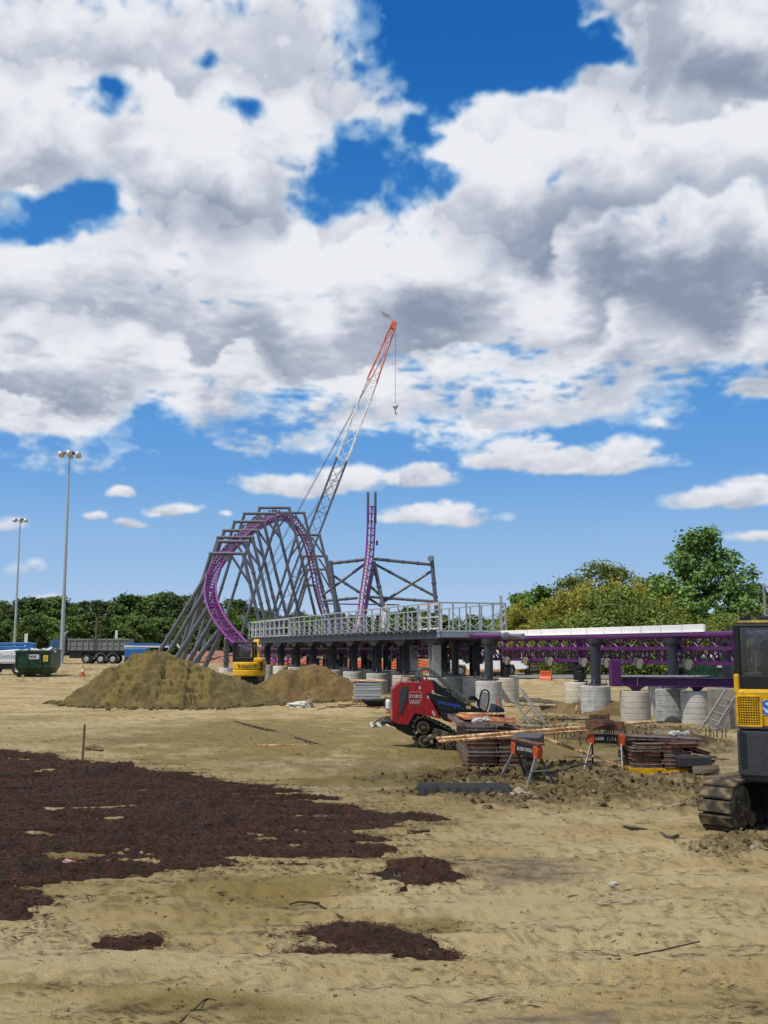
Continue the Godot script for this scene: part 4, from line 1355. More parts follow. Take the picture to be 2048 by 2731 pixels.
func make_launch_track() -> void:
	var T0 := at(1975, 29.3, 2.66)
	var T1 := at(690, 75.0, 2.42)
	var L := T0.distance_to(T1)
	var U := (T1 - T0).normalized()
	var V := Vector3(-U.z, 0, U.x).normalized()
	var P := func(s: float, t: float, y: float) -> Vector3: return T0 + U * s + V * t + Vector3(0, y, 0)
	var o := thing("launch_track", "straight purple lattice launch track with white covers on its near rail", "coaster track", Vector3(T0.x, 0, T0.z))
	for t in [0.0, 1.0]:
		var mb := MB.new()
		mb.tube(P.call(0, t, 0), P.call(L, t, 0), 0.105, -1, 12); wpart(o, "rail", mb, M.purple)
	for c in [[0.05, -0.40], [0.95, -0.40], [0.25, -0.84], [0.75, -0.84]]:
		var mb := MB.new()
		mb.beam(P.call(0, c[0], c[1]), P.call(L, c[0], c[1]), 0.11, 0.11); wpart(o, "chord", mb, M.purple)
	var n := int(L / 0.82)
	var bar := MB.new()
	bar.tube(Vector3(0, 0, -0.5), Vector3(0, 0, 0.5), 0.036, -1, 7, false)
	var bmesh := bar.mesh()
	for i in n:
		var s := i * 0.82 + 0.2
		for k in 2:
			var t := 0.0 if k == 0 else 1.0
			var tt := 0.05 if k == 0 else 0.95
			var a: Vector3 = P.call(s, t, -0.02)
			var b: Vector3 = P.call(s + 0.41, tt, -0.40)
			var bi := inst("lattice_bar", bmesh, M.purple, o)
			var z := b - a
			var x := Vector3.UP.cross(z.normalized()).normalized()
			bi.transform = Transform3D(Basis(x, z.normalized().cross(x), z), (a + b) * 0.5 - o.position)
			if k == 0:
				var c2 := inst("lattice_bar", bmesh, M.purple, o)
				a = P.call(s + 0.41, 0.05, -0.40); b = P.call(s + 0.2, 0.25, -0.84); z = b - a
				x = Vector3.UP.cross(z.normalized()).normalized()
				c2.transform = Transform3D(Basis(x, z.normalized().cross(x), z), (a + b) * 0.5 - o.position)
		for e in [[0.0, 0.05, -0.40, 0.41, 0.0, -0.02], [0.41, 0.05, -0.40, 0.62, 0.25, -0.84], [0.0, 0.05, -0.40, 0.2, 0.25, -0.84]]:
			var d2 := inst("lattice_bar", bmesh, M.purple, o)
			var a2: Vector3 = P.call(s + e[0], e[1], e[2])
			var b2: Vector3 = P.call(s + e[3], e[4], e[5])
			var z2_ := b2 - a2
			var x2 := Vector3.UP.cross(z2_.normalized()).normalized()
			d2.transform = Transform3D(Basis(x2, z2_.normalized().cross(x2), z2_), (a2 + b2) * 0.5 - o.position)
		var far := MB.new()
		far.tube(P.call(s + 0.41, 0.05, -0.40), P.call(s + 0.41, 0.95, -0.40), 0.041, -1, 6, false)
		far.tube(P.call(s + 0.41, 0.95, -0.40), P.call(s + 0.2, 0.75, -0.84), 0.035, -1, 6, false)
		far.tube(P.call(s + 0.82, 0.05, -0.40), P.call(s + 0.41, 0.25, -0.84), 0.032, -1, 6, false)
		far.tube(P.call(s, 0.0, 0), P.call(s, 1.0, 0), 0.035, -1, 6, false)
		far.tube(P.call(s, 0.05, -0.40), P.call(s + 0.41, 0.95, -0.40), 0.032, -1, 6, false)
		wpart(o, "cross_tie", far, M.purple)
	for s in [0.3, 8.3, 17.5, 26.0, 35.0, 44.0]:
		var mb := MB.new()
		mb.beam(P.call(s, 0.04, -0.02), P.call(s, 0.2, -0.88), 0.26, 0.05, U)
		mb.beam(P.call(s, 0.96, -0.02), P.call(s, 0.8, -0.88), 0.26, 0.05, U)
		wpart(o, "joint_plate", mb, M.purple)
	# pale covers along the rail
	var s0 := on_line(T0, T1, 1884) * L
	var s1 := L - 1.0
	var np := int((s1 - s0) / 1.02)
	for i in np:
		var a := s0 + i * 1.02
		var mb := MB.new()
		mb.box((P.call(a, -0.03, 0.215) + P.call(a + 1.0, -0.03, 0.215)) * 0.5, Vector3(0.035, 0.22, 1.012), Basis(V, Vector3.UP, V.cross(Vector3.UP)), 0.008)
		mb.beam(P.call(a, -0.06, 0.10), P.call(a + 1.0, -0.06, 0.10), 0.08, 0.02)
		mb.box(P.call(a + 0.02, -0.055, 0.205), Vector3(0.05, 0.24, 0.035), Basis(V, Vector3.UP, V.cross(Vector3.UP)))
		wpart(o, "cover_panel", mb, M.cover)
	# friction wheels under the chord, and black drive units
	M.drive_tyre = mat(lin(0.24, 0.225, 0.19), 0.7, 0.0, TX.fleck, 3.0)
	var turn := Basis(V, Vector3.UP, V.cross(Vector3.UP)) * Basis(Vector3.BACK, -PI / 2)
	for px in [1830, 1700, 1613, 1552, 1462, 1396, 1347, 1278, 1240, 1190, 1150, 1095, 1040, 985, 940, 900, 866, 830, 800, 775, 750]:
		var s := on_line(T0, T1, px) * L
		if s < 0.5 or s > L: continue
		var ctr: Vector3 = P.call(s, 0.10, -0.90)
		var w := MB.new()
		w.lathe([Vector2(0, 0.05), Vector2(0.12, 0.05), Vector2(0.16, 0.03), Vector2(0.16, -0.05), Vector2(0, -0.05)], 20, Transform3D(turn, ctr))
		var wp := wpart(o, "drive_wheel", w, M.drive_tyre)
		var hb := MB.new()
		hb.lathe([Vector2(0, 0.12), Vector2(0.05, 0.12), Vector2(0.075, 0.05), Vector2(0.075, 0.0)], 12, Transform3D(turn, ctr)); hb.tube(ctr + U * 0.1, ctr + U * 0.26, 0.05, -1, 10); hb.box(ctr - U * -0.2 + Vector3(0, 0.04, 0), Vector3(0.2, 0.24, 0.06), Basis(V, Vector3.UP, V.cross(Vector3.UP)), 0.01)
		wpart(wp, "hub", hb, M.steel)
		var br := MB.new()
		br.beam(ctr + V * 0.10 + Vector3(0, -0.02, 0), ctr + V * 0.10 + Vector3(0, 0.2, 0), 0.12, 0.05, U)
		wpart(wp, "bracket", br, M.black)
	var dn := -1
	for px in [1785, 1526, 1330, 1172, 1052, 972, 888, 830, 780]:
		var s := on_line(T0, T1, px) * L
		var c: Vector3 = P.call(s, 0.35, -0.95)
		var m := MB.new()
		var g := c.y - 1.02
		m.tube(c + Vector3(0, -0.05, 0), c + Vector3(0, -g * 0.45, 0), 0.16, -1, 16)
		m.lathe([Vector2(0.17, 0), Vector2(0.21, 0.03), Vector2(0.21, 0.07), Vector2(0.17, 0.1)], 16, Transform3D(Basis(), c + Vector3(0, -g * 0.3, 0)))
		m.lathe([Vector2(0.0, 0), Vector2(0.2, 0.0), Vector2(0.2, 0.28), Vector2(0.17, 0.31), Vector2(0, 0.31)], 16, Transform3D(Basis(), c + Vector3(0, -g * 0.88, 0)))
		m.box(c + V * 0.0 - U * -0.30 + Vector3(0, -g * 0.35, 0), Vector3(0.16, 0.75, 0.2), Basis(V, Vector3.UP, V.cross(Vector3.UP)), 0.02)
		m.beam(c + U * 0.32 + Vector3(0, -g * 0.3, 0), c - U * 0.34 + Vector3(0, -g * 0.3, 0), 0.1, 0.08)
		var mo := wpart(o, "drive_motor", m, M.black)
		var f := MB.new()
		for k in 9: f.lathe([Vector2(0.16, 0), Vector2(0.185, 0.0), Vector2(0.185, 0.012), Vector2(0.16, 0.012)], 16, Transform3D(Basis(), c + Vector3(0, -g * 0.5 - k * 0.028, 0)))
		f.beam(c + V * -0.1 + Vector3(0.1, -g, 0), c + V * 0.1 + Vector3(-0.1, -g + 0.001, 0), 0.5, 0.04)
		f.tube(c + Vector3(0, -g, 0), c + Vector3(0, -g * 0.8, 0), 0.12, -1, 14)
		wpart(mo, "cooling_fin", f, M.charcoal)
		if px != 1785:
			dn += 1
			pier_at(Vector3(c.x, 0, c.z), 1.0, 0.5, "round concrete pier under the %s black drive unit from the white pickup's fence" % ORD[dn])
	# columns and their piers
	for q in [[1797, 31.75, "dark round column beside the green dumpster"], [1590, 34.6, "dark round column beside the purple post"], [1304, 39.0, "dark round column in front of the white pickup"], [1214, 44.6, "dark round column next to the galvanised platform column"], [1942, 33.0, "dark round column behind the yellow and grey excavator"]]:
		var h := 0.98
		if q[0] != 1942: pier(1790 if q[0] == 1797 else q[0], 32.1 if q[0] == 1797 else q[1], h, 0.46 if q[0] == 1797 else 0.50, "concrete footing piers", "round concrete pier under the " + q[2])
		else: pier_at(at(q[0] + 6, q[1]), h, 0.5, "round concrete pier partly hidden by the large excavator")
		track_column(q[0], q[1], h, 2.56, 0.165, q[2])
	var pp := MB.new()
	pp.tube(at(1166, 45.8, 2.68), at(1343, 38.2, 2.68), 0.11, -1, 14)
	var pt := thing("purple_beam", "short thick purple pipe laid over two round dark columns", "pipe", at(1166, 45.8, 2.57))
	wpart(pt, "tube", pp, M.purple)
	var pf := MB.new()
	pf.tube(at(1345, 38.1, 2.68), at(1352, 37.9, 2.68), 0.14, -1, 14); pf.tube(at(1353, 38.4, 2.66), at(1395, 37.0, 2.66), 0.10, -1, 12)
	wpart(pt, "flange", pf, M.steel)
	# piers that carry nothing yet
	pier(1356, 45.5, 0.98, 0.46, "bare concrete piers", "bare round concrete pier behind the white pickup's column")
	pier(1542, 37.4, 0.98, 0.48, "bare concrete piers under the drive units", "round concrete pier under a black drive unit")
	var sq := MB.new()
	sq.box(Vector3(0, 0.5, 0), Vector3(0.3, 1.02, 0.3), Basis(Vector3.UP, 0.2), 0.015)
	single("concrete_post", sq, M.conc, "square concrete post between the round piers", "post", at(1746, 34.5))
	var wl := MB.new()
	wl.box(Vector3(0, 0.52, 0), Vector3(1.9, 1.2, 0.4), Basis(Vector3.UP, -0.1), 0.015)
	single("concrete_wall", wl, M.conc_dark, "low square edged concrete wall block behind the aluminium ladder", "wall", at(1985, 29.4))
	# the purple beam in front, on two piers
	var d := 31.2
	pier(1696, d, 0.97, 0.45, "piers under the purple beam", "round concrete pier under the purple girder next to its end post")
	pier(1858, d, 0.97, 0.45, "piers under the purple beam", "round concrete pier under the purple girder beside the leaning ladder")
	var b := thing("purple_girder", "deep purple steel beam with an upright end post on two piers", "steel beam", at(1640, d, 0.97))
	var bm := MB.new()
	bm.ibeam(at(1652, d, 1.255), at(1990, d - 0.6, 1.235), 0.36, 0.27, 0.03)
	wpart(b, "beam", bm, M.purple)
	var po := MB.new()
	var pb := Basis(Vector3.UP, 0.06)
	po.box(at(1640, d, 1.51), Vector3(0.30, 0.80, 0.34), pb, 0.012)
	var pw := wpart(b, "end_post", po, M.purple)
	for k in 5:
		var bt := MB.new()
		bt.tube(at(1652, d, 1.18 + k * 0.16) + Vector3(0.02, 0, 0.13), at(1652, d, 1.18 + k * 0.16) + Vector3(0.07, 0, 0.13), 0.02, -1, 6)
		wpart(pw, "bolt", bt, M.steel)
	for px in [1696, 1858]:
		var bk := MB.new()
		bk.box(at(px, d - 0.05, 1.10), Vector3(0.46, 0.035, 0.34)); bk.tube(at(px, d, 0.96), at(px, d, 1.085), 0.11, -1, 12)
		bk.prism(PackedVector2Array([Vector2(-0.2, 0), Vector2(-0.09, -0.1), Vector2(0.09, -0.1), Vector2(0.2, 0)]), 0.2, Transform3D(Basis(), at(px, d, 1.085)))
		var bp := wpart(b, "bearing", bk, M.purple)
		var rod := MB.new()
		rod.tube(at(px + 4, d - 0.22, 1.12), at(px + 4, d - 0.22, 1.36), 0.018, -1, 8)
		wpart(bp, "threaded_rod", rod, M.steel)
	for k in 4:
		var sh := MB.new()
		var y := 1.404 + k * 0.0125
		sh.beam(at(1655 + k * 13, d - 0.05 - k * 0.03, y), at(1850 + k * 14, d - 0.35 - k * 0.03, y), 0.34 - 0.03 * k, 0.012)
		single("steel_sheet", sh, M.galv, "thin grey steel sheet stacked on the purple beam", "sheet metal", Vector3.ZERO, 0.0, "sheets stacked on the purple beam")

# ---------------------------------------------------------------- vehicles and machines
func poly(a: Array) -> PackedVector2Array:
	var p := PackedVector2Array()
	for i in range(0, a.size(), 2): p.append(Vector2(a[i], a[i + 1]))
	return p
func rounded(w: float, h: float, r: float, k := 4, o := Vector2.ZERO) -> PackedVector2Array:
	var p := PackedVector2Array()
	for q in 4:
		var c := Vector2((w * 0.5 - r) * (1 if q == 0 or q == 3 else -1), (h * 0.5 - r) * (1 if q < 2 else -1)) + o
		for i in k + 1:
			var t := PI * 0.5 * (q + float(i) / k)
			p.append(c + Vector2(cos(t), sin(t)) * r)
	return p
func sheet(parent: Node3D, called: String, pts: PackedVector2Array, depth: float, xf: Transform3D, m: Material, bev := 0.0) -> MeshInstance3D:
	var mb := MB.new()
	mb.prism(pts, depth, xf, bev)
	return part(parent, called, mb, m)
func wheel(parent: Node3D, c: Vector3, r: float, w: float, rim: Material, called := "wheel") -> void:
	# axle along z
	var t := Transform3D(Basis(Vector3.RIGHT, PI / 2), c)
	var n := Node3D.new()
	n.name = called; parent.add_child(n, true)
	var mb := MB.new()
	mb.lathe([Vector2(r * 0.55, -w * 0.5), Vector2(r * 0.92, -w * 0.5), Vector2(r, -w * 0.32), Vector2(r, w * 0.32), Vector2(r * 0.92, w * 0.5), Vector2(r * 0.55, w * 0.5)], 28, t)
	part(n, "tyre", mb, M.rubber)
	var rb := MB.new()
	rb.lathe([Vector2(0, w * 0.36), Vector2(r * 0.16, w * 0.40), Vector2(r * 0.2, w * 0.3), Vector2(r * 0.46, w * 0.22), Vector2(r * 0.5, w * 0.44), Vector2(r * 0.58, w * 0.46)], 24, t)
	rb.lathe([Vector2(r * 0.58, -w * 0.46), Vector2(r * 0.5, -w * 0.3), Vector2(0, -w * 0.3)], 20, t)
	part(n, "rim", rb, rim)
func light_pole(px: float, d: float, py: float, label: String) -> void:
	var o := thing("light_pole", label, "light pole", at(px, d), 0.0, "tall lamp masts beyond the dumpster")
	var h := hy(py, d)
	var mb := MB.new()
	mb.lathe([Vector2(0.42, 0), Vector2(0.42, 0.1), Vector2(0.24, 0.12), Vector2(0.205, h * 0.30), Vector2(0.215, h * 0.302), Vector2(0.165, h * 0.62), Vector2(0.175, h * 0.622), Vector2(0.10, h), Vector2(0, h)], 16)
	part(o, "mast", mb, M.galv)
	var rg := MB.new()
	for k in 24: rg.tube(Vector3(cos(TAU * k / 24), 0, sin(TAU * k / 24)) * 0.85 + Vector3(0, h - 0.15, 0), Vector3(cos(TAU * (k + 1) / 24), 0, sin(TAU * (k + 1) / 24)) * 0.85 + Vector3(0, h - 0.15, 0), 0.05, -1, 6, false)
	for k in 3: rg.tube(Vector3(cos(PI * k / 3), 0, sin(PI * k / 3)) * 0.85 + Vector3(0, h - 0.15, 0), Vector3(-cos(PI * k / 3), 0, -sin(PI * k / 3)) * 0.85 + Vector3(0, h - 0.15, 0), 0.05, -1, 6, false)
	part(o, "ring", rg, M.column)
	var hd := MB.new()
	hd.lathe([Vector2(0.55, 0), Vector2(0.55, 0.10), Vector2(0.4, 0.22), Vector2(0, 0.28)], 18, Transform3D(Basis(), Vector3(0, h - 0.02, 0)))
	hd.lathe([Vector2(0, 0), Vector2(0.55, 0)], 18, Transform3D(Basis(), Vector3(0, h - 0.02, 0)))
	part(o, "hood", hd, M.galv)
	for k in 6:
		var c := Vector3(cos(TAU * k / 6 + 0.3), 0, sin(TAU * k / 6 + 0.3)) * 1.15 + Vector3(0, h - 0.28, 0)
		var lm := MB.new()
		lm.lathe([Vector2(0.22, -0.24), Vector2(0.34, -0.20), Vector2(0.36, 0.05), Vector2(0.26, 0.20), Vector2(0, 0.24)], 14, Transform3D(Basis(), c))
		var hs := part(o, "lamp", lm, M.galv)
		var ln := MB.new()
		ln.lathe([Vector2(0, -0.34), Vector2(0.24, -0.30), Vector2(0.345, -0.20), Vector2(0.368, -0.02), Vector2(0.35, 0.0)], 14, Transform3D(Basis(), c))
		part(hs, "lens", ln, M.white)
func make_poles() -> void:
	light_pole(163, 119.5, 1206, "tall galvanised lamp mast standing beside the grey dump truck")
	light_pole(37, 190, 1384, "tall galvanised lamp mast standing behind the boom lift")
	for q in [[66, 105, 1690, 1728, "white weathered board on a post behind the green dumpster"], [308, 140, 1681, 1722, "white weathered board on a post behind the dump truck bed"]]:
		var o := thing("sign_board", q[4], "sign", at(q[0], q[1]))
		var t := hy(q[2], q[1])
		var mb := MB.new()
		mb.box(Vector3(0, t * 0.35, -0.06), Vector3(0.1, t * 0.7, 0.1))
		part(o, "post", mb, M.oldwood)
		var b := MB.new()
		b.box(Vector3(0, t - 0.75, 0), Vector3(0.34, 1.5, 0.04), Basis(), 0.008)
		part(o, "board", b, M.white)
	var up := thing("utility_pole", "thin wooden utility pole with a crossarm among the trees", "utility pole", at(254, 182))
	var u := MB.new()
	u.tube(Vector3.ZERO, Vector3(0, hy(1648, 182), 0), 0.17, 0.11, 10)
	part(up, "mast", u, M.oldwood)
	var ca := MB.new()
	ca.beam(Vector3(-0.9, hy(1658, 182), 0.15), Vector3(0.9, hy(1658, 182), 0.15), 0.12, 0.12)
	part(up, "crossarm", ca, M.oldwood)
func make_dumpster() -> void:
	var o := thing("roll_off_dumpster", "dark green tapered dumpster with white and yellow plates on the sand", "dumpster", at(96, 75.2), 0.16)
	var W := 2.45
	var out := poly([-W / 2, 0.70, -0.92, 0.18, 0.92, 0.18, W / 2, 0.70, W / 2, 1.78, -W / 2, 1.78])
	var L := 4.6
	var mb := MB.new()
	# tub: front leans in below the crease
	var f := func(p: Vector2, near: bool) -> Vector3: return Vector3(p.x, p.y, (1.4 - maxf(0.0, 0.70 - p.y) * 0.55) if near else 1.4 - L)
	for i in out.size():
		var a := out[i]
		var b := out[(i + 1) % out.size()]
		if i == 4: continue
		mb.quad(f.call(a, false), f.call(b, false), f.call(b, true), f.call(a, true))
	mb.quad(f.call(out[5], true), f.call(out[0], true), f.call(out[3], true), f.call(out[4], true))
	mb.quad(f.call(out[0], true), f.call(out[1], true), f.call(out[2], true), f.call(out[3], true))
	mb.quad(f.call(out[4], false), f.call(out[3], false), f.call(out[0], false), f.call(out[5], false))
	mb.quad(f.call(out[3], false), f.call(out[2], false), f.call(out[1], false), f.call(out[0], false))
	part(o, "tub", mb, M.bin_green)
	var rim := MB.new()
	for s in [-1, 1]: rim.beam(Vector3(W / 2 * s, 1.84, 1.46), Vector3(W / 2 * s, 1.84, 1.4 - L), 0.14, 0.14)
	rim.beam(Vector3(-W / 2 - 0.07, 1.84, 1.42), Vector3(W / 2 + 0.07, 1.84, 1.42), 0.12, 0.142)
	rim.beam(Vector3(-W / 2, 1.84, 1.4 - L), Vector3(W / 2, 1.84, 1.4 - L), 0.12, 0.142)
	part(o, "rim", rim, M.bin_green)
	for x in [-1.19, -0.42, 0.52, 1.19]:
		var rb := MB.new()
		rb.beam(Vector3(x, 0.70, 1.45), Vector3(x, 1.77, 1.45), 0.09, 0.09, Vector3.BACK)
		if absf(x) < 1.0: rb.beam(Vector3(x, 0.2, 1.16), Vector3(x, 0.70, 1.45), 0.09, 0.09, Vector3.BACK)
		part(o, "rib", rb, M.bin_green)
	var cr := MB.new()
	cr.beam(Vector3(-W / 2, 0.70, 1.435), Vector3(W / 2, 0.70, 1.435), 0.06, 0.06)
	part(o, "crease_bar", cr, M.bin_green)
	for i in 5:
		var rb := MB.new()
		rb.beam(Vector3(-W / 2 - 0.04, 0.72, 0.9 - i * 0.9), Vector3(-W / 2 - 0.04, 1.77, 0.9 - i * 0.9), 0.08, 0.09, Vector3.BACK)
		part(o, "rib", rb, M.bin_green)
	for x in [-0.55, 0.55]:
		var sk := MB.new()
		sk.box(Vector3(x, 0.10, 1.4 - L / 2), Vector3(0.14, 0.2, L - 0.3))
		part(o, "skid", sk, M.black)
	for x in [-1.02, 1.0]:
		var ro := MB.new()
		ro.tube(Vector3(x - 0.15, 0.1, 0.95), Vector3(x + 0.15, 0.1, 0.95), 0.1, -1, 12)
		ro.box(Vector3(x, 0.22, 0.95), Vector3(0.3, 0.12, 0.25))
		part(o, "ground_roller", ro, M.black)
	var pl := MB.new()
	pl.box(Vector3(0.05, 1.44, 1.46), Vector3(0.72, 0.34, 0.02))
	var sg := part(o, "name_plate", pl, M.paper)
	words(sg, "lettering", "WM", 0.18, M.ink, Transform3D(Basis(), Vector3(-0.05, 1.45, 1.474)))
	var py := MB.new()
	py.box(Vector3(0.86, 1.33, 1.46), Vector3(0.32, 0.44, 0.02))
	var wp := part(o, "warning_plate", py, mat(lin(0.70, 0.45, 0.05), 0.6))
	for k in 3:
		var ln := MB.new()
		ln.box(Vector3(0.86, 1.43 - k * 0.1, 1.472), Vector3(0.2, 0.03, 0.006))
		part(wp, "print", ln, M.ink)
	# what is in it
	var s := thing("scrap_wood", "pale broken boards heaped in the green dumpster", "scrap", o.position + Vector3(0, 1.70, 0), 0.16)
	for k in 40:
		var c := Vector3(rng.randf_range(-0.9, 1.0), rng.randf_range(0.02, 0.22), rng.randf_range(-2.4, 1.1))
		var dir := Vector3(rng.randf_range(-1, 1), rng.randf_range(-0.25, 0.35), rng.randf_range(-0.6, 0.6)).normalized() * rng.randf_range(0.2, 0.55)
		var b := MB.new()
		b.beam(c - dir, c + dir, rng.randf_range(0.08, 0.2), 0.02, Vector3(rng.randf_range(-0.5, 0.5), 1, 0.2).normalized())
		part(s, "board", b, M.paper if rng.randf() < 0.5 else M.wood)
	var fill := MB.new()
	fill.box(Vector3(0, -0.05, -0.9), Vector3(2.2, 0.12, 4.3))
	part(s, "rubble", fill, M.oldwood)
func make_truck() -> void:
	var d := 122.0
	var o := thing("dump_truck", "blue cab dump truck with a grey ribbed tipper bed and chrome wheels", "truck", at(178, d))
	# x runs back along the truck, z towards the viewer
	var zz := 0.0
	var bed := MB.new()
	bed.prism(poly([0, 1.55, 7.25, 1.55, 7.35, 1.75, 7.35, 2.95, 0, 2.95]), 2.4, Transform3D(Basis(), Vector3(0, 0, -1.2)), 0.02)
	var b := part(o, "tipper_bed", bed, M.bed_grey)
	for i in 10:
		var rb := MB.new()
		rb.box(Vector3(0.25 + i * 0.74, 2.22, 0.05), Vector3(0.10, 1.26, 0.10), Basis(), 0.015)
		part(b, "rib", rb, M.bed_grey)
	for y in [2.86, 2.15, 1.62]:
		var rl := MB.new()
		rl.beam(Vector3(0.02, y, 0.04 if y > 2.2 else 0.015), Vector3(7.33, y, 0.04 if y > 2.2 else 0.015), 0.12 if y > 2.2 else 0.06, 0.16 if y > 2.2 else 0.07)
		part(b, "rail", rl, M.bed_grey)
	var pl := MB.new()
	pl.box(Vector3(6.95, 2.05, 0.115), Vector3(0.3, 0.3, 0.01))
	part(b, "sticker", pl, M.paper)
	var ch := MB.new()
	ch.box(Vector3(3.3, 1.25, -1.2), Vector3(8.0, 0.5, 1.4)); ch.box(Vector3(1.0, 1.0, -0.4), Vector3(1.5, 0.7, 0.7)); ch.box(Vector3(3.5, 1.42, -0.15), Vector3(7.4, 0.22, 0.1))
	part(o, "chassis", ch, M.black)
	var hb := MB.new()
	hb.box(Vector3(-0.25, 2.1, -1.2), Vector3(0.16, 2.1, 2.2), Basis(), 0.02)
	part(o, "headboard", hb, M.column)
	var ex := MB.new()
	ex.path([Vector3(-0.45, 1.2, -0.15), Vector3(-0.45, 3.4, -0.15), Vector3(-0.35, 3.65, -0.15), Vector3(-0.1, 3.85, -0.15)], 0.09, 10)
	part(o, "exhaust_stack", ex, M.chrome)
	sheet(o, "cab", poly([-0.6, 1.0, -0.6, 2.78, -0.75, 2.88, -1.75, 2.88, -2.05, 2.65, -2.35, 1.95, -3.75, 1.75, -3.95, 1.55, -3.95, 0.9, -3.5, 0.9, -3.4, 1.2, -2.5, 1.2, -2.3, 0.8, -1.0, 0.8]), 2.1, Transform3D(Basis(), Vector3(0, 0, -1.2)), M.truck_blue, 0.04)
	for s in [-1, 1]:
		sheet(o, "side_window", poly([-0.95, 1.95, -0.95, 2.62, -1.7, 2.62, -1.95, 2.25, -2.0, 1.95]), 0.02, Transform3D(Basis(), Vector3(0, 0, -1.2 + 1.056 * s)), M.glass)
	var wsc := MB.new()
	wsc.quad(Vector3(-2.10, 2.58, -2.1), Vector3(-2.39, 1.99, -2.1), Vector3(-2.39, 1.99, -0.3), Vector3(-2.10, 2.58, -0.3))
	part(o, "windscreen", wsc, M.glass)
	var bp := MB.new()
	bp.box(Vector3(-4.0, 0.75, -1.2), Vector3(0.3, 0.4, 2.3), Basis(), 0.05)
	part(o, "bumper", bp, M.chrome)
	var tk := MB.new()
	tk.tube(Vector3(-0.6, 0.85, -0.25), Vector3(-1.9, 0.85, -0.25), 0.3, -1, 16)
	part(o, "fuel_tank", tk, M.chrome)
	for x in [-2.95, 2.3, 4.0, 5.45]:
		for s in [0, 1]:
			wheel(o, Vector3(x, 0.56, -0.1 - 2.2 * s), 0.56, 0.36, M.chrome)
	for x in [4.0, 5.45]:
		var fd := MB.new()
		var pts := []
		for k in 13: pts.append(Vector3(x + cos(PI * k / 12) * 0.68, 0.58 + sin(PI * k / 12) * 0.68, -0.05))
		for k in 12: fd.beam(pts[k], pts[k + 1], 0.5, 0.03, Vector3(0, 0, 1).cross(pts[k + 1] - pts[k]))
		part(o, "mudguard", fd, M.chrome)
func boom_lift(pos: Vector3, turn: float, label: String, text: bool) -> void:
	var o := thing("boom_lift", label, "boom lift", pos, turn)
	for x in [-1.2, 1.2]:
		for s in [-1, 1]: wheel(o, Vector3(x, 0.46, 0.95 * s), 0.46, 0.34, M.white)
	var c := MB.new()
	c.box(Vector3(0, 0.62, 0), Vector3(2.9, 0.42, 1.5), Basis(), 0.05)
	part(o, "chassis", c, M.black)
	var cv := MB.new()
	cv.prism(poly([-0.95, 1.02, -0.75, 0.9, 0.85, 0.9, 1.0, 1.05, 1.0, 1.75, 0.85, 1.95, -0.7, 1.85, -0.95, 1.6]), 0.55, Transform3D(Basis(), Vector3(0.3, 0, 0.62)), 0.06)
	var e := part(o, "engine_cover", cv, mat(lin(0.58, 0.61, 0.66), 0.4))
	if text: words(e, "lettering", "Genie", 0.34, mat(lin(0.20, 0.26, 0.34), 0.5), Transform3D(Basis(), Vector3(0.28, 1.4, 0.90)))
	var tt := MB.new()
	tt.box(Vector3(0, 1.3, -0.1), Vector3(2.6, 0.7, 0.9), Basis(), 0.08); tt.box(Vector3(-1.2, 1.4, 0.3), Vector3(0.6, 0.9, 1.2), Basis(), 0.1)
	part(o, "turntable", tt, M.blue)
	for q in [[Vector3(2.0, 2.05, 0), Vector3(-4.2, 2.05, 0), 0.30], [Vector3(1.6, 2.38, 0), Vector3(-3.6, 2.30, 0), 0.22]]:
		var b := MB.new()
		b.beam(q[0], q[1], q[2], q[2], Vector3.UP, 0.03)
		part(o, "boom", b, M.blue)
	var js := MB.new()
	js.prism(poly([1.2, 1.7, 2.1, 1.9, 2.2, 2.4, 1.6, 2.5]), 0.5, Transform3D(), 0.03)
	part(o, "riser", js, M.blue)
	var bk := MB.new()
	for y in [1.4, 1.9, 2.4]: 
		bk.beam(Vector3(-4.2, y, -0.8), Vector3(-4.2, y, 0.8), 0.04, 0.04); bk.beam(Vector3(-5.0, y, -0.8), Vector3(-5.0, y, 0.8), 0.04, 0.04)
		for s in [-0.8, 0.8]: bk.beam(Vector3(-4.2, y, s), Vector3(-5.0, y, s), 0.04, 0.04)
	for x in [-4.2, -5.0]:
		for s in [-0.8, 0.8]: bk.beam(Vector3(x, 1.38, s), Vector3(x, 2.42, s), 0.04, 0.04)
	part(o, "basket", bk, M.white)
func make_lifts() -> void:
	boom_lift(at(18, 80.0), 0.0, "blue and pale grey boom lift parked beside the green dumpster", true)
	var d := 118.0
	var o := thing("folded_lift_arm", "long folded blue and white lift arm behind the dirt heap", "lift arm", at(400, d))
	var b := MB.new()
	b.beam(Vector3(-2.9, hy(1717, d), 0), Vector3(2.6, hy(1719, d), 0), 0.3, 0.2, Vector3.UP, 0.02)
	part(o, "upper_boom", b, M.blue)
	var w := MB.new()
	w.beam(Vector3(-2.9, hy(1724, d), 0.05), Vector3(2.2, hy(1725, d), 0.05), 0.3, 0.22, Vector3.UP, 0.02)
	part(o, "lower_boom", w, M.white)
	var c := MB.new()
	c.box(Vector3(-1.5, 1.1, 0), Vector3(2.6, 1.5, 1.6), Basis(), 0.1)
	part(o, "turntable", c, M.blue)
	for x in [-2.4, -0.6]:
		for s in [-0.7, 0.7]: wheel(o, Vector3(x, 0.42, s), 0.42, 0.3, M.white)
	var j := MB.new()
	j.path([Vector3(2.6, hy(1719, d), 0), Vector3(3.0, hy(1718, d), 0), Vector3(3.2, hy(1724, d), 0), Vector3(4.2, hy(1744, d), 0)], 0.12, 8)
	part(o, "jib", j, M.white)
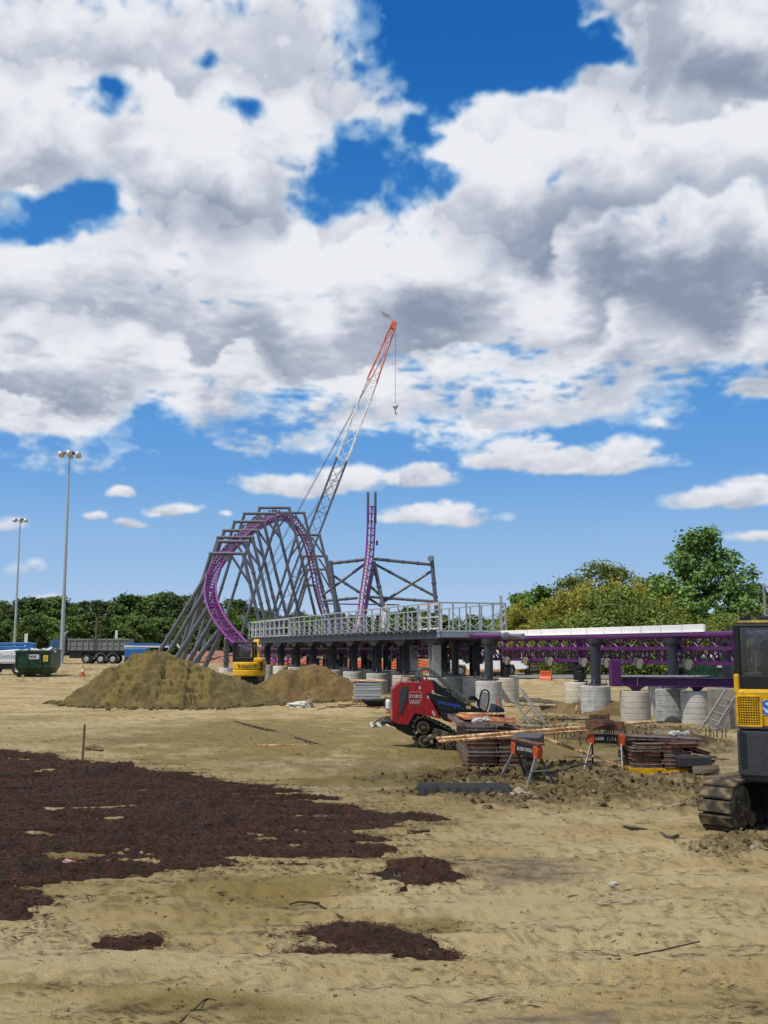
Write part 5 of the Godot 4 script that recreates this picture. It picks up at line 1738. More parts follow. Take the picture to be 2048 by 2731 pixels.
func crawler(parent: Node3D, z: float, L: float, H: float, w: float, shoes: int, m: Material, called := "crawler") -> Node3D:
	# runs along x, centred, on the ground; every shoe is a piece of its own
	var n := Node3D.new()
	n.name = called; parent.add_child(n, true)
	var r := H * 0.5
	var per := 2.0 * (L - H) + TAU * r
	var fr := MB.new()
	fr.prism(rounded(L - 0.16, H - 0.16, r - 0.085, 8), w * 0.72, Transform3D(Basis(), Vector3(0, r, z)))
	part(n, "track_frame", fr, M.black)
	var shoe := MB.new()
	var pitch_ := per / shoes
	shoe.box(Vector3(0, -0.01, 0), Vector3(pitch_ * 0.86, 0.055, w), Basis(), 0.016)
	for q in []: shoe.prism(poly([-0.016, 0, 0.016, 0, 0.008, 0.028, -0.008, 0.028]), w * 0.98, Transform3D(Basis(), Vector3(pitch_ * q, -0.004, 0)))
	var sm := shoe.mesh()
	for i in shoes:
		var s := (i + 0.25) * pitch_
		var p := Vector2.ZERO
		var a := 0.0
		var st := L - H
		if s < st: p = Vector2(-st / 2 + s, H); a = 0.0
		elif s < st + PI * r:
			a = -(s - st) / r; p = Vector2(st / 2 + sin(-a) * r, r + cos(a) * r)
		elif s < 2 * st + PI * r: p = Vector2(st / 2 - (s - st - PI * r), 0.0); a = -PI
		else:
			a = -PI - (s - 2 * st - PI * r) / r; p = Vector2(-st / 2 + sin(-a) * r, r + cos(a) * r)
		var o := inst("track_shoe", sm, m, n)
		o.transform = Transform3D(Basis(Vector3.BACK, a), Vector3(p.x, p.y, z))
	for e in [-1, 1]:
		var id := MB.new()
		for s in [-1, 1]: id.lathe([Vector2(0, w * 0.50), Vector2(r * 0.35, w * 0.50), Vector2(r * 0.42, w * 0.44), Vector2(r * 0.80, w * 0.43), Vector2(r * 0.90, w * 0.38)], 20, Transform3D(Basis(Vector3.RIGHT, PI / 2 * s), Vector3(e * (L - H) * 0.5, r, z)))
		part(n, "idler", id, M.mud)
	for k in 4:
		var ro := MB.new()
		ro.tube(Vector3(-(L - H) * 0.36 + k * (L - H) * 0.24, r * 0.45, z - w * 0.4), Vector3(-(L - H) * 0.36 + k * (L - H) * 0.24, r * 0.45, z + w * 0.4), r * 0.3, -1, 12)
		part(n, "roller", ro, M.mud)
	return n
func make_small_digger() -> void:
	var d := 50.0
	var o := thing("mini_excavator", "small yellow excavator with a black cab between two soil heaps", "excavator", at(662, d))
	# the tail faces the viewer: x right, z towards the viewer
	for s in [-0.62, 0.62]:
		var n := Node3D.new()
		n.name = "crawler_base"; 
		var c := crawler(o, 0.0, 2.1, 0.52, 0.32, 26, M.rubber)
		c.rotation.y = PI / 2; c.position = Vector3(s, 0, -0.4)
		n.free()
	var un := MB.new()
	un.box(Vector3(0, 0.55, -0.4), Vector3(1.0, 0.3, 1.2)); un.tube(Vector3(0, 0.6, -0.4), Vector3(0, 0.85, -0.4), 0.45, -1, 20)
	part(o, "undercarriage", un, M.black)
	var tail := PackedVector2Array()
	for k in 19:
		var a := PI * k / 18.0
		tail.append(Vector2(cos(a) * 0.76, sin(a) * 0.62 + 0.15))
	tail.append(Vector2(-0.76, -1.0)); tail.append(Vector2(0.76, -1.0))
	var flat := Basis(Vector3(1, 0, 0), Vector3(0, 0, 1), Vector3(0, -1, 0))
	var cw := MB.new()
	cw.prism(tail, 0.30, Transform3D(flat, Vector3(0, 0.99, 0)), 0.05)
	part(o, "counterweight", cw, M.yellow)
	var tl2 := PackedVector2Array()
	for p in tail: tl2.append(p * Vector2(0.985, 0.97))
	var hood := MB.new()
	hood.prism(tl2, 0.36, Transform3D(flat, Vector3(0, 1.325, 0)), 0.05)
	var hp := part(o, "engine_hood", hood, M.yellow)
	words(hp, "lettering", "KOMATSU", 0.13, M.ink, Transform3D(Basis(), Vector3(0.06, 1.30, 0.775)))
	var rs := MB.new()
	rs.prism(rounded(0.46, 1.25, 0.12), 0.22, Transform3D(flat, Vector3(0.52, 1.60, -0.05)), 0.05)
	part(o, "side_hood", rs, M.yellow)
	for k in 6:
		var v := MB.new()
		v.box(Vector3(0.655, 1.12 + k * 0.075, 0.36), Vector3(0.22, 0.03, 0.32), Basis(Vector3.UP, 0.75))
		part(o, "louvre", v, M.ink)
	for x in [-0.42, 0.42]:
		var hn := MB.new()
		hn.box(Vector3(x, 1.36, 0.70), Vector3(0.03, 0.14, 0.05))
		part(o, "latch", hn, M.ink)
	var cab := Node3D.new()
	cab.name = "cab"; o.add_child(cab, true)
	var b := MB.new()
	b.box(Vector3(-0.24, 1.62, -0.35), Vector3(1.04, 0.24, 1.2), Basis(), 0.03); b.box(Vector3(-0.24, 2.44, -0.35), Vector3(1.06, 0.09, 1.25), Basis(), 0.04)
	for x in [-0.71, 0.23]:
		for z in [-0.9, 0.2]: b.box(Vector3(x, 2.05, z), Vector3(0.10, 0.78, 0.10), Basis(), 0.02)
	b.box(Vector3(-0.60, 2.05, 0.2), Vector3(0.16, 0.7, 0.06)); b.box(Vector3(-0.6, 1.8, -0.35), Vector3(0.2, 0.9, 1.1))
	part(cab, "frame", b, M.black)
	for q in [[Vector3(-0.14, 2.05, 0.235), Vector3(0.66, 0.72, 0.012)], [Vector3(0.265, 2.05, -0.35), Vector3(0.012, 0.72, 1.0)], [Vector3(-0.24, 2.05, -0.945), Vector3(0.86, 0.72, 0.012)]]:
		var g := MB.new()
		g.box(q[0], q[1]); part(cab, "window", g, M.glass)
	var st := MB.new()
	st.box(Vector3(-0.15, 1.86, -0.1), Vector3(0.42, 0.34, 0.12), Basis(), 0.05); st.box(Vector3(-0.15, 1.72, -0.3), Vector3(0.44, 0.1, 0.4), Basis(), 0.04)
	part(cab, "seat", st, M.charcoal)
	var bo := MB.new()
	var bp := [Vector3(0.05, 1.3, -1.2), Vector3(0.05, 2.0, -1.8), Vector3(0.05, 2.5, -2.5), Vector3(0.05, 2.3, -3.3)]
	for k in 3: bo.beam(bp[k], bp[k + 1], 0.26, 0.30, Vector3.RIGHT, 0.03)
	part(o, "boom", bo, M.yellow)
	var ar := MB.new()
	ar.beam(Vector3(0.05, 2.45, -3.2), Vector3(0.05, 1.1, -3.0), 0.2, 0.24, Vector3.RIGHT, 0.03)
	part(o, "dipper", ar, M.yellow)
	var bu := MB.new()
	bu.prism(poly([0, 0, 0.5, 0.1, 0.55, -0.35, 0.2, -0.55, -0.05, -0.3]), 0.6, Transform3D(Basis(Vector3.UP, PI / 2), Vector3(0.12, 1.0, -2.9)), 0.02)
	part(o, "bucket", bu, M.charcoal)
	var mi := MB.new()
	mi.box(Vector3(0.42, 2.25, -0.8), Vector3(0.2, 0.12, 0.05), Basis(), 0.02); mi.tube(Vector3(0.25, 2.2, -0.85), Vector3(0.42, 2.22, -0.82), 0.012, -1, 6)
	part(o, "mirror", mi, M.white)
func make_big_digger() -> void:
	# stands half out of the frame: the near left corner of its house is at hand
	var d := 13.3
	var C := at(1976, d)
	var o := thing("excavator", "large yellow and charcoal excavator with black cab and muddy steel tracks", "excavator", Vector3(C.x + 1.1, 0, C.z - 1.0))
	var yaw := -0.38
	var X := Vector3(cos(yaw), 0, -sin(yaw))
	var Z := Vector3(sin(yaw), 0, cos(yaw))
	var B := Basis(X, Vector3.UP, Z)
	var org := C - o.position       # corner, on the ground; x right, z towards the viewer
	var T := func(x: float, y: float, z: float) -> Vector3: return org + X * x + Vector3(0, y, 0) + Z * z
	var tone := Transform3D(B, org)
	var flat := Basis(Vector3(1, 0, 0), Vector3(0, 0, 1), Vector3(0, -1, 0))
	var plan := func(x0: float, x1: float, z0: float, z1: float, r: float) -> PackedVector2Array:
		return rounded(x1 - x0, z1 - z0, r, 6, Vector2((x0 + x1) * 0.5, (z0 + z1) * 0.5))
	var H := [0.665, 1.315, 1.81, 2.69]
	# charcoal skirt with bevelled foot
	var sk := MB.new()
	sk.prism(plan.call(0.0, 2.15, -2.6, 0.0, 0.10), 0.60, Transform3D(B * flat, org + Vector3(0, 1.005, 0)), 0.03)
	sk.prism(plan.call(0.05, 2.10, -2.55, -0.05, 0.09), 0.10, Transform3D(B * flat, org + Vector3(0, 0.69, 0)), 0.03)
	var skirt := part(o, "lower_skirt", sk, M.charcoal)
	# yellow body
	var bd := MB.new()
	bd.prism(plan.call(0.0, 2.12, -2.55, -0.02, 0.09), 0.50, Transform3D(B * flat, org + Vector3(0, 1.563, 0)), 0.04)
	var body := part(o, "body", bd, M.yellow)
	var st := MB.new()
	st.prism(plan.call(-0.01, 0.06, -1.2, -0.05, 0.03), 0.25, Transform3D(B * flat, org + Vector3(0, 1.88, 0)), 0.015)
	part(o, "corner_trim", st, M.yellow)
	# vents: dark recess, frame and bars
	var vent := func(parent: Node3D, x0: float, x1: float, y0: float, y1: float, z: float, nx: int, ny: int, m: Material) -> void:
		var r := MB.new()
		r.box(T.call((x0 + x1) * 0.5, (y0 + y1) * 0.5, z + 0.006), Vector3(x1 - x0, y1 - y0, 0.008), B)
		var rr := part(parent, "vent", r, M.ink)
		for i in nx + 1:
			var b := MB.new()
			b.box(T.call(lerpf(x0, x1, float(i) / nx), (y0 + y1) * 0.5, z + 0.018), Vector3(0.008, y1 - y0, 0.014), B)
			part(rr, "bar", b, m)
		for i in ny + 1:
			var b := MB.new()
			b.box(T.call((x0 + x1) * 0.5, lerpf(y0, y1, float(i) / ny), z + 0.019), Vector3(x1 - x0 + 0.008, 0.011, 0.016), B)
			part(rr, "bar", b, m)
	vent.call(body, 0.055, 0.27, 1.375, 1.69, -0.02, 7, 10, M.yellow)
	var fr := MB.new()
	for q in [[0.02, 0.315, 1.345, 1.345], [0.02, 0.315, 1.725, 1.725]]: fr.beam(T.call(q[0], q[2], -0.005), T.call(q[1], q[3], -0.005), 0.03, 0.03, Vector3.UP, 0.008)
	for x in [0.022, 0.313]: fr.beam(T.call(x, 1.345, -0.005), T.call(x, 1.725, -0.005), 0.03, 0.03, Z, 0.008)
	part(body, "vent_frame", fr, M.yellow)
	vent.call(skirt, 0.035, 0.10, 0.86, 1.27, 0.0, 2, 14, M.column)
	# sticker with a blue initial
	var sp := MB.new()
	sp.prism(rounded(0.62, 0.19, 0.03), 0.006, Transform3D(B, T.call(0.62, 1.585, -0.014)))
	var stk := part(body, "sticker", sp, mat(lin(0.50, 0.60, 0.72), 0.4))
	words(stk, "lettering", "S", 0.17, M.blue_ink, Transform3D(B, T.call(0.385, 1.585, -0.004)), true)
	# a lifting eye on the skirt
	var ey := MB.new()
	var ring := []
	for k in 15: ring.append(T.call(0.47 + cos(0.6 + TAU * k / 18.0) * 0.085, 0.98 + sin(0.6 + TAU * k / 18.0) * 0.085, 0.01))
	ey.path(ring, 0.014, 8)
	part(skirt, "handle", ey, mat(lin(0.18, 0.19, 0.21), 0.4))
	var sm := MB.new()
	sm.beam(T.call(0.02, 1.33, 0.0), T.call(2.1, 1.33, 0.0), 0.02, 0.03)
	part(o, "trim_line", sm, M.column)
	# cab
	var cab := Node3D.new()
	cab.name = "cab"; o.add_child(cab, true)
	var cf := MB.new()
	cf.prism(plan.call(0.0, 1.05, -1.75, -0.10, 0.06), 0.17, Transform3D(B * flat, org + Vector3(0, 1.90, 0)), 0.01)
	cf.box(T.call(0.05, 2.31, -0.15), Vector3(0.10, 0.68, 0.10), B, 0.03); cf.box(T.call(1.0, 2.31, -0.15), Vector3(0.10, 0.68, 0.10), B, 0.03)
	cf.box(T.call(0.05, 2.31, -1.70), Vector3(0.10, 0.68, 0.10), B, 0.03); cf.box(T.call(1.0, 2.31, -1.70), Vector3(0.10, 0.68, 0.10), B, 0.03)
	cf.box(T.call(0.525, 2.625, -0.925), Vector3(1.05, 0.06, 1.65), B, 0.025); cf.box(T.call(0.04, 2.31, -0.9), Vector3(0.07, 0.66, 0.09), B)
	part(cab, "frame", cf, M.black)
	var rf := MB.new()
	rf.prism(plan.call(0.05, 1.02, -1.72, -0.12, 0.08), 0.05, Transform3D(B * flat, org + Vector3(0, 2.675, 0)), 0.02)
	part(cab, "roof", rf, mat(lin(0.55, 0.40, 0.10), 0.5, 0.0, TX.dirt, 2.0))
	for q in [[T.call(0.525, 2.30, -0.108), Vector3(0.87, 0.62, 0.008)], [T.call(0.525, 2.30, -1.70), Vector3(0.87, 0.62, 0.008)], [T.call(0.006, 2.30, -0.55), Vector3(0.008, 0.62, 0.6)], [T.call(1.044, 2.30, -0.9), Vector3(0.008, 0.62, 1.4)]]:
		var g := MB.new()
		g.box(q[0], q[1], B); part(cab, "window", g, M.glass)
	var se := MB.new()
	se.box(T.call(0.55, 2.2, -0.55), Vector3(0.46, 0.5, 0.12), B, 0.05); se.box(T.call(0.55, 2.05, -0.85), Vector3(0.5, 0.12, 0.5), B, 0.05)
	part(cab, "seat", se, M.charcoal)
	var lv := MB.new()
	for x in [0.25, 0.85]: lv.tube(T.call(x, 1.98, -1.0), T.call(x, 2.3, -1.05), 0.016, -1, 6)
	lv.path([T.call(0.2, 2.6, -0.5), T.call(0.33, 2.45, -0.5), T.call(0.28, 2.3, -0.55), T.call(0.4, 2.2, -0.5)], 0.012, 6)
	part(cab, "lever", lv, M.steel)
	var an := MB.new()
	an.tube(T.call(0.10, 2.66, -0.3), T.call(0.10, 2.86, -0.3), 0.01, -1, 6); an.prism(poly([-0.08, 0, 0.12, 0.0, 0.1, 0.12]), 0.03, Transform3D(B, T.call(0.12, 2.68, -0.2)))
	part(cab, "antenna", an, M.black)
	# boom reaching away on the far side
	var bo := MB.new()
	var bp := [T.call(2.2, 1.5, -1.3), T.call(3.6, 3.0, -1.3), T.call(4.8, 3.2, -1.3), T.call(6.2, 2.2, -1.3)]
	for k in 3: bo.beam(bp[k], bp[k + 1], 0.36, 0.45, Z, 0.04)
	part(o, "boom", bo, M.yellow)
	var ar := MB.new()
	ar.beam(bp[3] + Vector3(0, 0.2, 0), T.call(5.7, 0.7, -1.3), 0.28, 0.34, Z, 0.04)
	part(o, "dipper", ar, M.yellow)
	var bk := MB.new()
	bk.prism(poly([0, 0, 0.7, 0.1, 0.75, -0.4, 0.3, -0.65, -0.05, -0.4]), 0.8, Transform3D(B, T.call(5.2, 0.68, -1.3)), 0.02)
	part(o, "bucket", bk, M.charcoal)
	# undercarriage, turned against the house
	var th := deg_to_rad(46.0)
	var ax := Vector3(sin(th), 0, -cos(th))
	var sd := Vector3(cos(th), 0, sin(th))
	var near := gp(1938, 2220) - o.position
	near.y = 0.0
	for k in 2:
		var L := 2.85
		var c := crawler(o, 0.0, L, 0.66, 0.46, 36, M.mud)
		c.rotation.y = PI / 2 - th
		c.position = near + ax * (L * 0.5 - 0.30) + sd * 1.75 * k
	var un := MB.new()
	var mid := near + ax * 1.15 + sd * 0.875
	un.box(mid + Vector3(0, 0.38, 0), Vector3(1.0, 0.3, 1.45), Basis(ax, Vector3.UP, ax.cross(Vector3.UP)))
	un.tube(mid + Vector3(0, 0.5, 0), mid + Vector3(0, 0.66, 0), 0.5, -1, 24)
	part(o, "undercarriage", un, M.black)
func make_pickup() -> void:
	var d := 76.0
	var o := thing("pickup_truck", "white pickup truck parked by the wooden fence", "pickup", at(1405, d))
	# x runs left from the tail
	var F := Transform3D(Basis(), Vector3(0, 0, -1.0))
	sheet(o, "body", poly([0, 0.55, 0, 1.25, -1.75, 1.28, -1.8, 1.30, -2.0, 1.86, -2.2, 1.93, -3.4, 1.93, -3.7, 1.82, -4.3, 1.33, -5.5, 1.22, -5.85, 1.05, -5.9, 0.55, -5.4, 0.5, -5.2, 0.85, -4.6, 0.85, -4.4, 0.5, -1.7, 0.5, -1.55, 0.85, -0.95, 0.85, -0.8, 0.5]), 1.95, F, M.truck_white, 0.05)
	for q in [[-2.15, 1.34, -2.25, 1.80, -2.85, 1.82, -2.85, 1.34], [-2.95, 1.34, -2.95, 1.82, -3.4, 1.82, -3.75, 1.62, -4.0, 1.34]]:
		sheet(o, "side_window", poly(q), 0.02, Transform3D(Basis(), Vector3(0, 0, -0.02)), M.glass)
	var bd := MB.new()
	bd.box(Vector3(-0.9, 1.262, -1.0), Vector3(1.55, 0.03, 1.6))
	part(o, "bed_liner", bd, M.black)
	for x in [-1.25, -4.9]:
		for z in [-0.12, -1.88]: wheel(o, Vector3(x, 0.40, z), 0.40, 0.27, M.steel)
	var tl := MB.new()
	tl.box(Vector3(0.0, 1.08, -0.06), Vector3(0.05, 0.3, 0.12))
	part(o, "tail_light", tl, mat(lin(0.4, 0.02, 0.02), 0.3))
	var hd := MB.new()
	hd.box(Vector3(-2.3, 1.2, -0.01), Vector3(0.2, 0.04, 0.04)); hd.box(Vector3(-3.1, 1.2, -0.01), Vector3(0.2, 0.04, 0.04))
	part(o, "door_handle", hd, M.truck_white)
	var bp := MB.new()
	bp.box(Vector3(0.08, 0.66, -1.0), Vector3(0.18, 0.2, 1.9), Basis(), 0.04)
	part(o, "bumper", bp, M.chrome)
	var mi := MB.new()
	mi.box(Vector3(-3.95, 1.45, 0.1), Vector3(0.12, 0.26, 0.16), Basis(), 0.03)
	part(o, "mirror", mi, M.black)
	sheet(o, "door_seam", poly([-2.05, 0.62, -2.05, 1.30, -2.06, 1.30, -2.06, 0.62]), 0.012, Transform3D(Basis(), Vector3(0, 0, -0.022)), M.ink)

# ---------------------------------------------------------------- the red stand-on loader
func tz(a: Array) -> PackedVector2Array:      # its side outline, read off an enlargement, in metres from its middle
	var p := PackedVector2Array()
	for i in range(0, a.size(), 2): p.append(Vector2((1020.0 + a[i] / 4.74 - 1190.0) / 112.0, (1985.0 - 1770.0 - a[i + 1] / 4.74) / 112.0))
	return p
func tv(x: float, y: float, z: float) -> Vector3:
	var q := tz([x, y])[0]
	return Vector3(q.x, q.y, z)
func make_loader() -> void:
	var o := thing("compact_loader", "red and black stand-on track loader with a folded cable chain", "loader", at(1190, 24.0), 0.04)
	var Zt := func(z: float) -> Transform3D: return Transform3D(Basis(), Vector3(0, 0, z))
	sheet(o, "body", tz([130, 680, 130, 300, 230, 213, 480, 220, 500, 188, 615, 188, 652, 345, 560, 350, 725, 655, 405, 583, 318, 722, 205, 712]), 0.86, Zt.call(0.0), M.red, 0.012)
	var body := o.get_child(0) as Node3D
	# plating seams and bolts on the near side
	for q in [[300, 590, 318, 262], [205, 700, 205, 590]]:
		var sm := MB.new()
		sm.beam(tv(q[0], q[1], 0.432), tv(q[2], q[3], 0.432), 0.008, 0.006, Vector3.BACK)
		part(body, "seam", sm, M.black)
	for q in [[465, 280], [565, 395], [625, 575], [625, 328], [640, 600]]:
		var dc := MB.new()
		dc.box(tv(q[0], q[1], 0.433), Vector3(0.045, 0.065, 0.006), Basis(Vector3.BACK, 0.2))
		part(body, "decal", dc, M.paper)
	for k in 2:
		var s := 0.445 - k * 0.89
		sheet(o, "hip_pad", tz([212, 580, 212, 330, 258, 262, 316, 262, 300, 400, 228, 580]), 0.06, Zt.call(s * 0.98), M.charcoal, 0.02)
		sheet(o, "hip_pad", tz([182, 430, 182, 300, 228, 225, 300, 222, 250, 250, 196, 320, 198, 430]), 0.10, Zt.call(s * 0.80), M.charcoal, 0.02)
	# letters
	var badge := MB.new()
	var fr := []
	for p in rounded(0.285, 0.185, 0.03, 5): fr.append(tv(411, 382, 0.437) + Vector3(p.x, p.y, 0))
	fr.append(fr[0])
	badge.path(fr, 0.0045, 5)
	var bdg := part(body, "badge_outline", badge, M.paper)
	words(bdg, "lettering", "TORO", 0.072, M.paper, Transform3D(Basis(), tv(411, 384, 0.434)), true)
	words(body, "lettering", "DINGO", 0.052, M.paper, Transform3D(Basis(), tv(405, 457, 0.434)))
	words(body, "lettering", "TXL2000", 0.042, M.faded_ink, Transform3D(Basis(), tv(405, 490, 0.434)), false, false)
	# grab bars and controls
	for q in [[255, 200, 268, 155, 370, 155, 382, 192], [325, 222, 335, 182, 430, 178, 440, 218], [400, 200, 420, 172, 480, 168, 495, 200], [500, 188, 520, 140, 570, 150, 580, 188]]:
		var b := MB.new()
		var z := rng.randf_range(-0.25, 0.3)
		b.path([tv(q[0], q[1] + 20, z), tv(q[2], q[3], z), tv(q[4], q[5], z), tv(q[6], q[7] + 20, z)], 0.014, 7)
		part(o, "grab_bar", b, M.rust_red if q[0] < 400 else M.black)
	for k in 5:
		var b := MB.new()
		b.tube(tv(400 + k * 40, 222, -0.1 + k * 0.07), tv(390 + k * 42, 178, -0.1 + k * 0.08), 0.012, -1, 6); b.ball(tv(390 + k * 42, 175, -0.1 + k * 0.08), Vector3.ONE * 0.022, 5)
		part(o, "control_lever", b, M.black)
	# black boom and hood
	sheet(o, "hood", tz([610, 188, 655, 196, 700, 240, 968, 452, 660, 352]), 0.62, Zt.call(0.0), M.black, 0.012)
	var boom := sheet(o, "loader_arm", tz([556, 348, 1000, 462, 1120, 505, 1310, 580, 1335, 648, 1010, 640, 742, 652, 668, 505]), 0.14, Zt.call(0.40), M.black, 0.012)
	sheet(o, "loader_arm", tz([556, 348, 1000, 462, 1120, 505, 1310, 580, 1335, 648, 1010, 640, 742, 652, 668, 505]), 0.14, Zt.call(-0.40), M.black, 0.012)
	var inner := MB.new()
	inner.beam(tv(700, 470, 0), tv(1290, 620, 0), 0.55, 0.2, Vector3.UP, 0.02)
	part(o, "telescopic_beam", inner, M.charcoal)
	var inl := MB.new()
	inl.beam(tv(690, 515, 0.475), tv(900, 545, 0.475), 0.006, 0.012); inl.beam(tv(720, 590, 0.475), tv(1020, 636, 0.475), 0.006, 0.03)
	part(boom, "arm_rib", inl, M.charcoal)
	var ang := atan2(-72.0, 250.0) * 0.72
	words(boom, "lettering", "INTELESCOPE", 0.058, M.blue_ink, Transform3D(Basis(Vector3.BACK, ang), tv(825, 478, 0.472)))
	var dec := MB.new()
	dec.box(tv(1055, 515, 0.475), Vector3(0.11, 0.07, 0.006), Basis(Vector3.BACK, -0.25))
	part(boom, "decal", dec, mat(lin(0.45, 0.30, 0.12), 0.6))
	for q in [[985, 530], [1150, 580], [1235, 605], [890, 520]]:
		var pn := MB.new()
		pn.tube(tv(q[0], q[1], 0.46), tv(q[0], q[1], 0.50), 0.03, -1, 12)
		part(boom, "pivot_pin", pn, M.charcoal)
	sheet(o, "step_guard", tz([750, 632, 872, 662, 850, 702, 755, 672]), 0.9, Zt.call(0.0), M.red, 0.008)
	sheet(o, "lower_frame", tz([60, 678, 200, 714, 318, 726, 400, 600, 500, 620, 720, 700, 860, 770, 860, 840, 640, 780, 420, 800, 400, 870, 320, 850, 190, 782, 165, 755, 62, 716]), 0.60, Zt.call(0.0), M.black, 0.01)
	var pf := MB.new()
	pf.box(tv(95, 705, 0), Vector3(0.36, 0.05, 0.7), Basis(Vector3.BACK, -0.12), 0.01)
	part(o, "standing_platform", pf, M.black)
	# tracks: belt with lugs, sprocket, rollers
	for s in [1, -1]:
		var n := Node3D.new()
		n.name = "crawler"; o.add_child(n, true)
		var z: float = 0.42 * s
		var loop := []
		for q in [[392, 740], [410, 675], [455, 640], [510, 632], [565, 650], [640, 690], [740, 742], [850, 800], [950, 850], [1010, 905], [1005, 965], [950, 1000], [800, 1006], [640, 1006], [500, 1000], [446, 975], [420, 925], [402, 830]]: loop.append(tv(q[0], q[1], z))
		loop.append(loop[0]); loop.append(loop[1])
		var sm := even(smooth(loop, 6), 0.055)
		var belt := MB.new()
		for i in sm.size() - 1: belt.beam(sm[i], sm[i + 1], 0.24, 0.028, Vector3.BACK if false else (sm[i + 1] - sm[i]).cross(Vector3.BACK))
		part(n, "belt", belt, M.rubber)
		for i in range(0, sm.size() - 2, 2):
			var lg := MB.new()
			var t: Vector3 = (sm[i + 1] - sm[i]).normalized()
			var nn := t.cross(Vector3.BACK)
			lg.box(sm[i] - nn * 0.024 * (1.0 if nn.dot(sm[i] - tv(680, 840, z)) < 0 else -1.0), Vector3(0.025, 0.03, 0.23), Basis(t, Vector3.BACK.cross(t), Vector3.BACK))
			part(n, "lug", lg, M.mud)
		var turn := Basis(Vector3.RIGHT, PI / 2 * s)
		for q in [[500, 755, 0.145, "sprocket"], [515, 915, 0.135, "idler"], [705, 962, 0.082, "roller"], [812, 965, 0.082, "roller"], [915, 945, 0.10, "idler"]]:
			var w := MB.new()
			var r: float = q[2]
			w.lathe([Vector2(0, 0.115), Vector2(r * 0.30, 0.115), Vector2(r * 0.34, 0.09), Vector2(r * 0.62, 0.085), Vector2(r * 0.66, 0.11), Vector2(r * 0.92, 0.11), Vector2(r, 0.095), Vector2(r, -0.095), Vector2(0, -0.095)], 24, Transform3D(turn, tv(q[0], q[1], z)))
			var wp := part(n, q[3], w, M.mud)
			if q[3] == "sprocket":
				for k in 8:
					var hl := MB.new()
					var c := tv(q[0], q[1], z + 0.112 * s) + Vector3(cos(TAU * k / 8), sin(TAU * k / 8), 0) * r * 0.46
					hl.tube(c - Vector3(0, 0, 0.01), c + Vector3(0, 0, 0.012), 0.013, -1, 8)
					part(wp, "bolt", hl, M.black)
				for k in 14:
					var tt := MB.new()
					var a := TAU * k / 14
					tt.box(tv(q[0], q[1], z) + Vector3(cos(a), sin(a), 0) * (r + 0.02), Vector3(0.05, 0.025, 0.1), Basis(Vector3.BACK, a))
					part(wp, "tooth", tt, M.mud)
		var sw := MB.new()
		sw.beam(tv(515, 915, z + 0.13 * s), tv(640, 850, z + 0.13 * s), 0.03, 0.10, Vector3.UP, 0.01); sw.beam(tv(630, 790, z + 0.12 * s), tv(690, 900, z + 0.12 * s), 0.04, 0.10, Vector3.UP, 0.01); sw.beam(tv(620, 800, z + 0.05 * s), tv(900, 870, z + 0.05 * s), 0.10, 0.16, Vector3.UP, 0.02)
		sw.tube(tv(515, 915, z + 0.1 * s), tv(515, 915, z + 0.16 * s), 0.035, -1, 12); sw.tube(tv(672, 880, z + 0.1 * s), tv(672, 880, z + 0.16 * s), 0.045, -1, 12)
		part(n, "swing_frame", sw, M.mud)
	# cable chain
	var cl := []
	for q in [[455, 150], [462, 100], [490, 68], [545, 55], [600, 68], [650, 105], [720, 165], [800, 235], [890, 312], [980, 385], [1060, 440], [1115, 492]]: cl.append(tv(q[0], q[1], 0.10))
	var ch := even(smooth(cl, 6), 0.056)
	var cc := Node3D.new()
	cc.name = "cable_chain"; o.add_child(cc, true)
	var green := mat(lin(0.10, 0.115, 0.095), 0.6)
	for i in ch.size() - 1:
		var lk := MB.new()
		lk.beam(ch[i], ch[i + 1].lerp(ch[i], 0.12), 0.16, 0.095, (ch[i + 1] - ch[i]).cross(Vector3.BACK), 0.008)
		if i % 2: lk.beam(ch[i].lerp(ch[i + 1], 0.2), ch[i].lerp(ch[i + 1], 0.7), 0.17, 0.06, (ch[i + 1] - ch[i]).cross(Vector3.BACK))
		part(cc, "link", lk, green)
	for k in 5:
		var hs := MB.new()
		hs.path(smooth([tv(1060 + k * 12, 470, 0.15 - k * 0.06), tv(1090 + k * 10, 400 + k * 9, 0.15 - k * 0.06), tv(1150 + k * 8, 395 + k * 12, 0.15 - k * 0.06), tv(1205, 450 + k * 8, 0.15 - k * 0.06), tv(1200, 520, 0.12 - k * 0.05)], 5), 0.016, 7)
		part(o, "hydraulic_hose", hs, M.rubber if k != 2 else M.steel)
	for k in 3:
		var hs := MB.new()
		hs.path(smooth([tv(770, 300, -0.1 + k * 0.05), tv(820 + k * 10, 305 + k * 6, -0.1 + k * 0.05), tv(870, 335 + k * 5, -0.1 + k * 0.05), tv(862, 375, -0.1 + k * 0.05)], 5), 0.012, 6)
		part(o, "hydraulic_hose", hs, M.rubber)
	# mesh guard
	var gd := Node3D.new()
	gd.name = "mesh_guard"; o.add_child(gd, true)
	var gb := MB.new()
	var gp4 := [tv(1238, 328, 0.2), tv(1330, 348, 0.2), tv(1292, 565, 0.2), tv(1200, 520, 0.2)]
	gb.path(smooth([gp4[3], gp4[0], gp4[1], gp4[2], gp4[3]], 3), 0.02, 7)
	part(gd, "rim", gb, M.black)
	var mg := MB.new()
	for k in 14:
		var f := (k + 1) / 15.0
		mg.beam(gp4[0].lerp(gp4[3], f), gp4[1].lerp(gp4[2], f), 0.012, 0.016)
	for k in 6:
		var f := (k + 1) / 7.0
		mg.beam(gp4[0].lerp(gp4[1], f), gp4[3].lerp(gp4[2], f), 0.014, 0.012)
	part(gd, "mesh", mg, M.steel)
	# fork carriage
	var bk := Node3D.new()
	bk.name = "attachment"; o.add_child(bk, true)
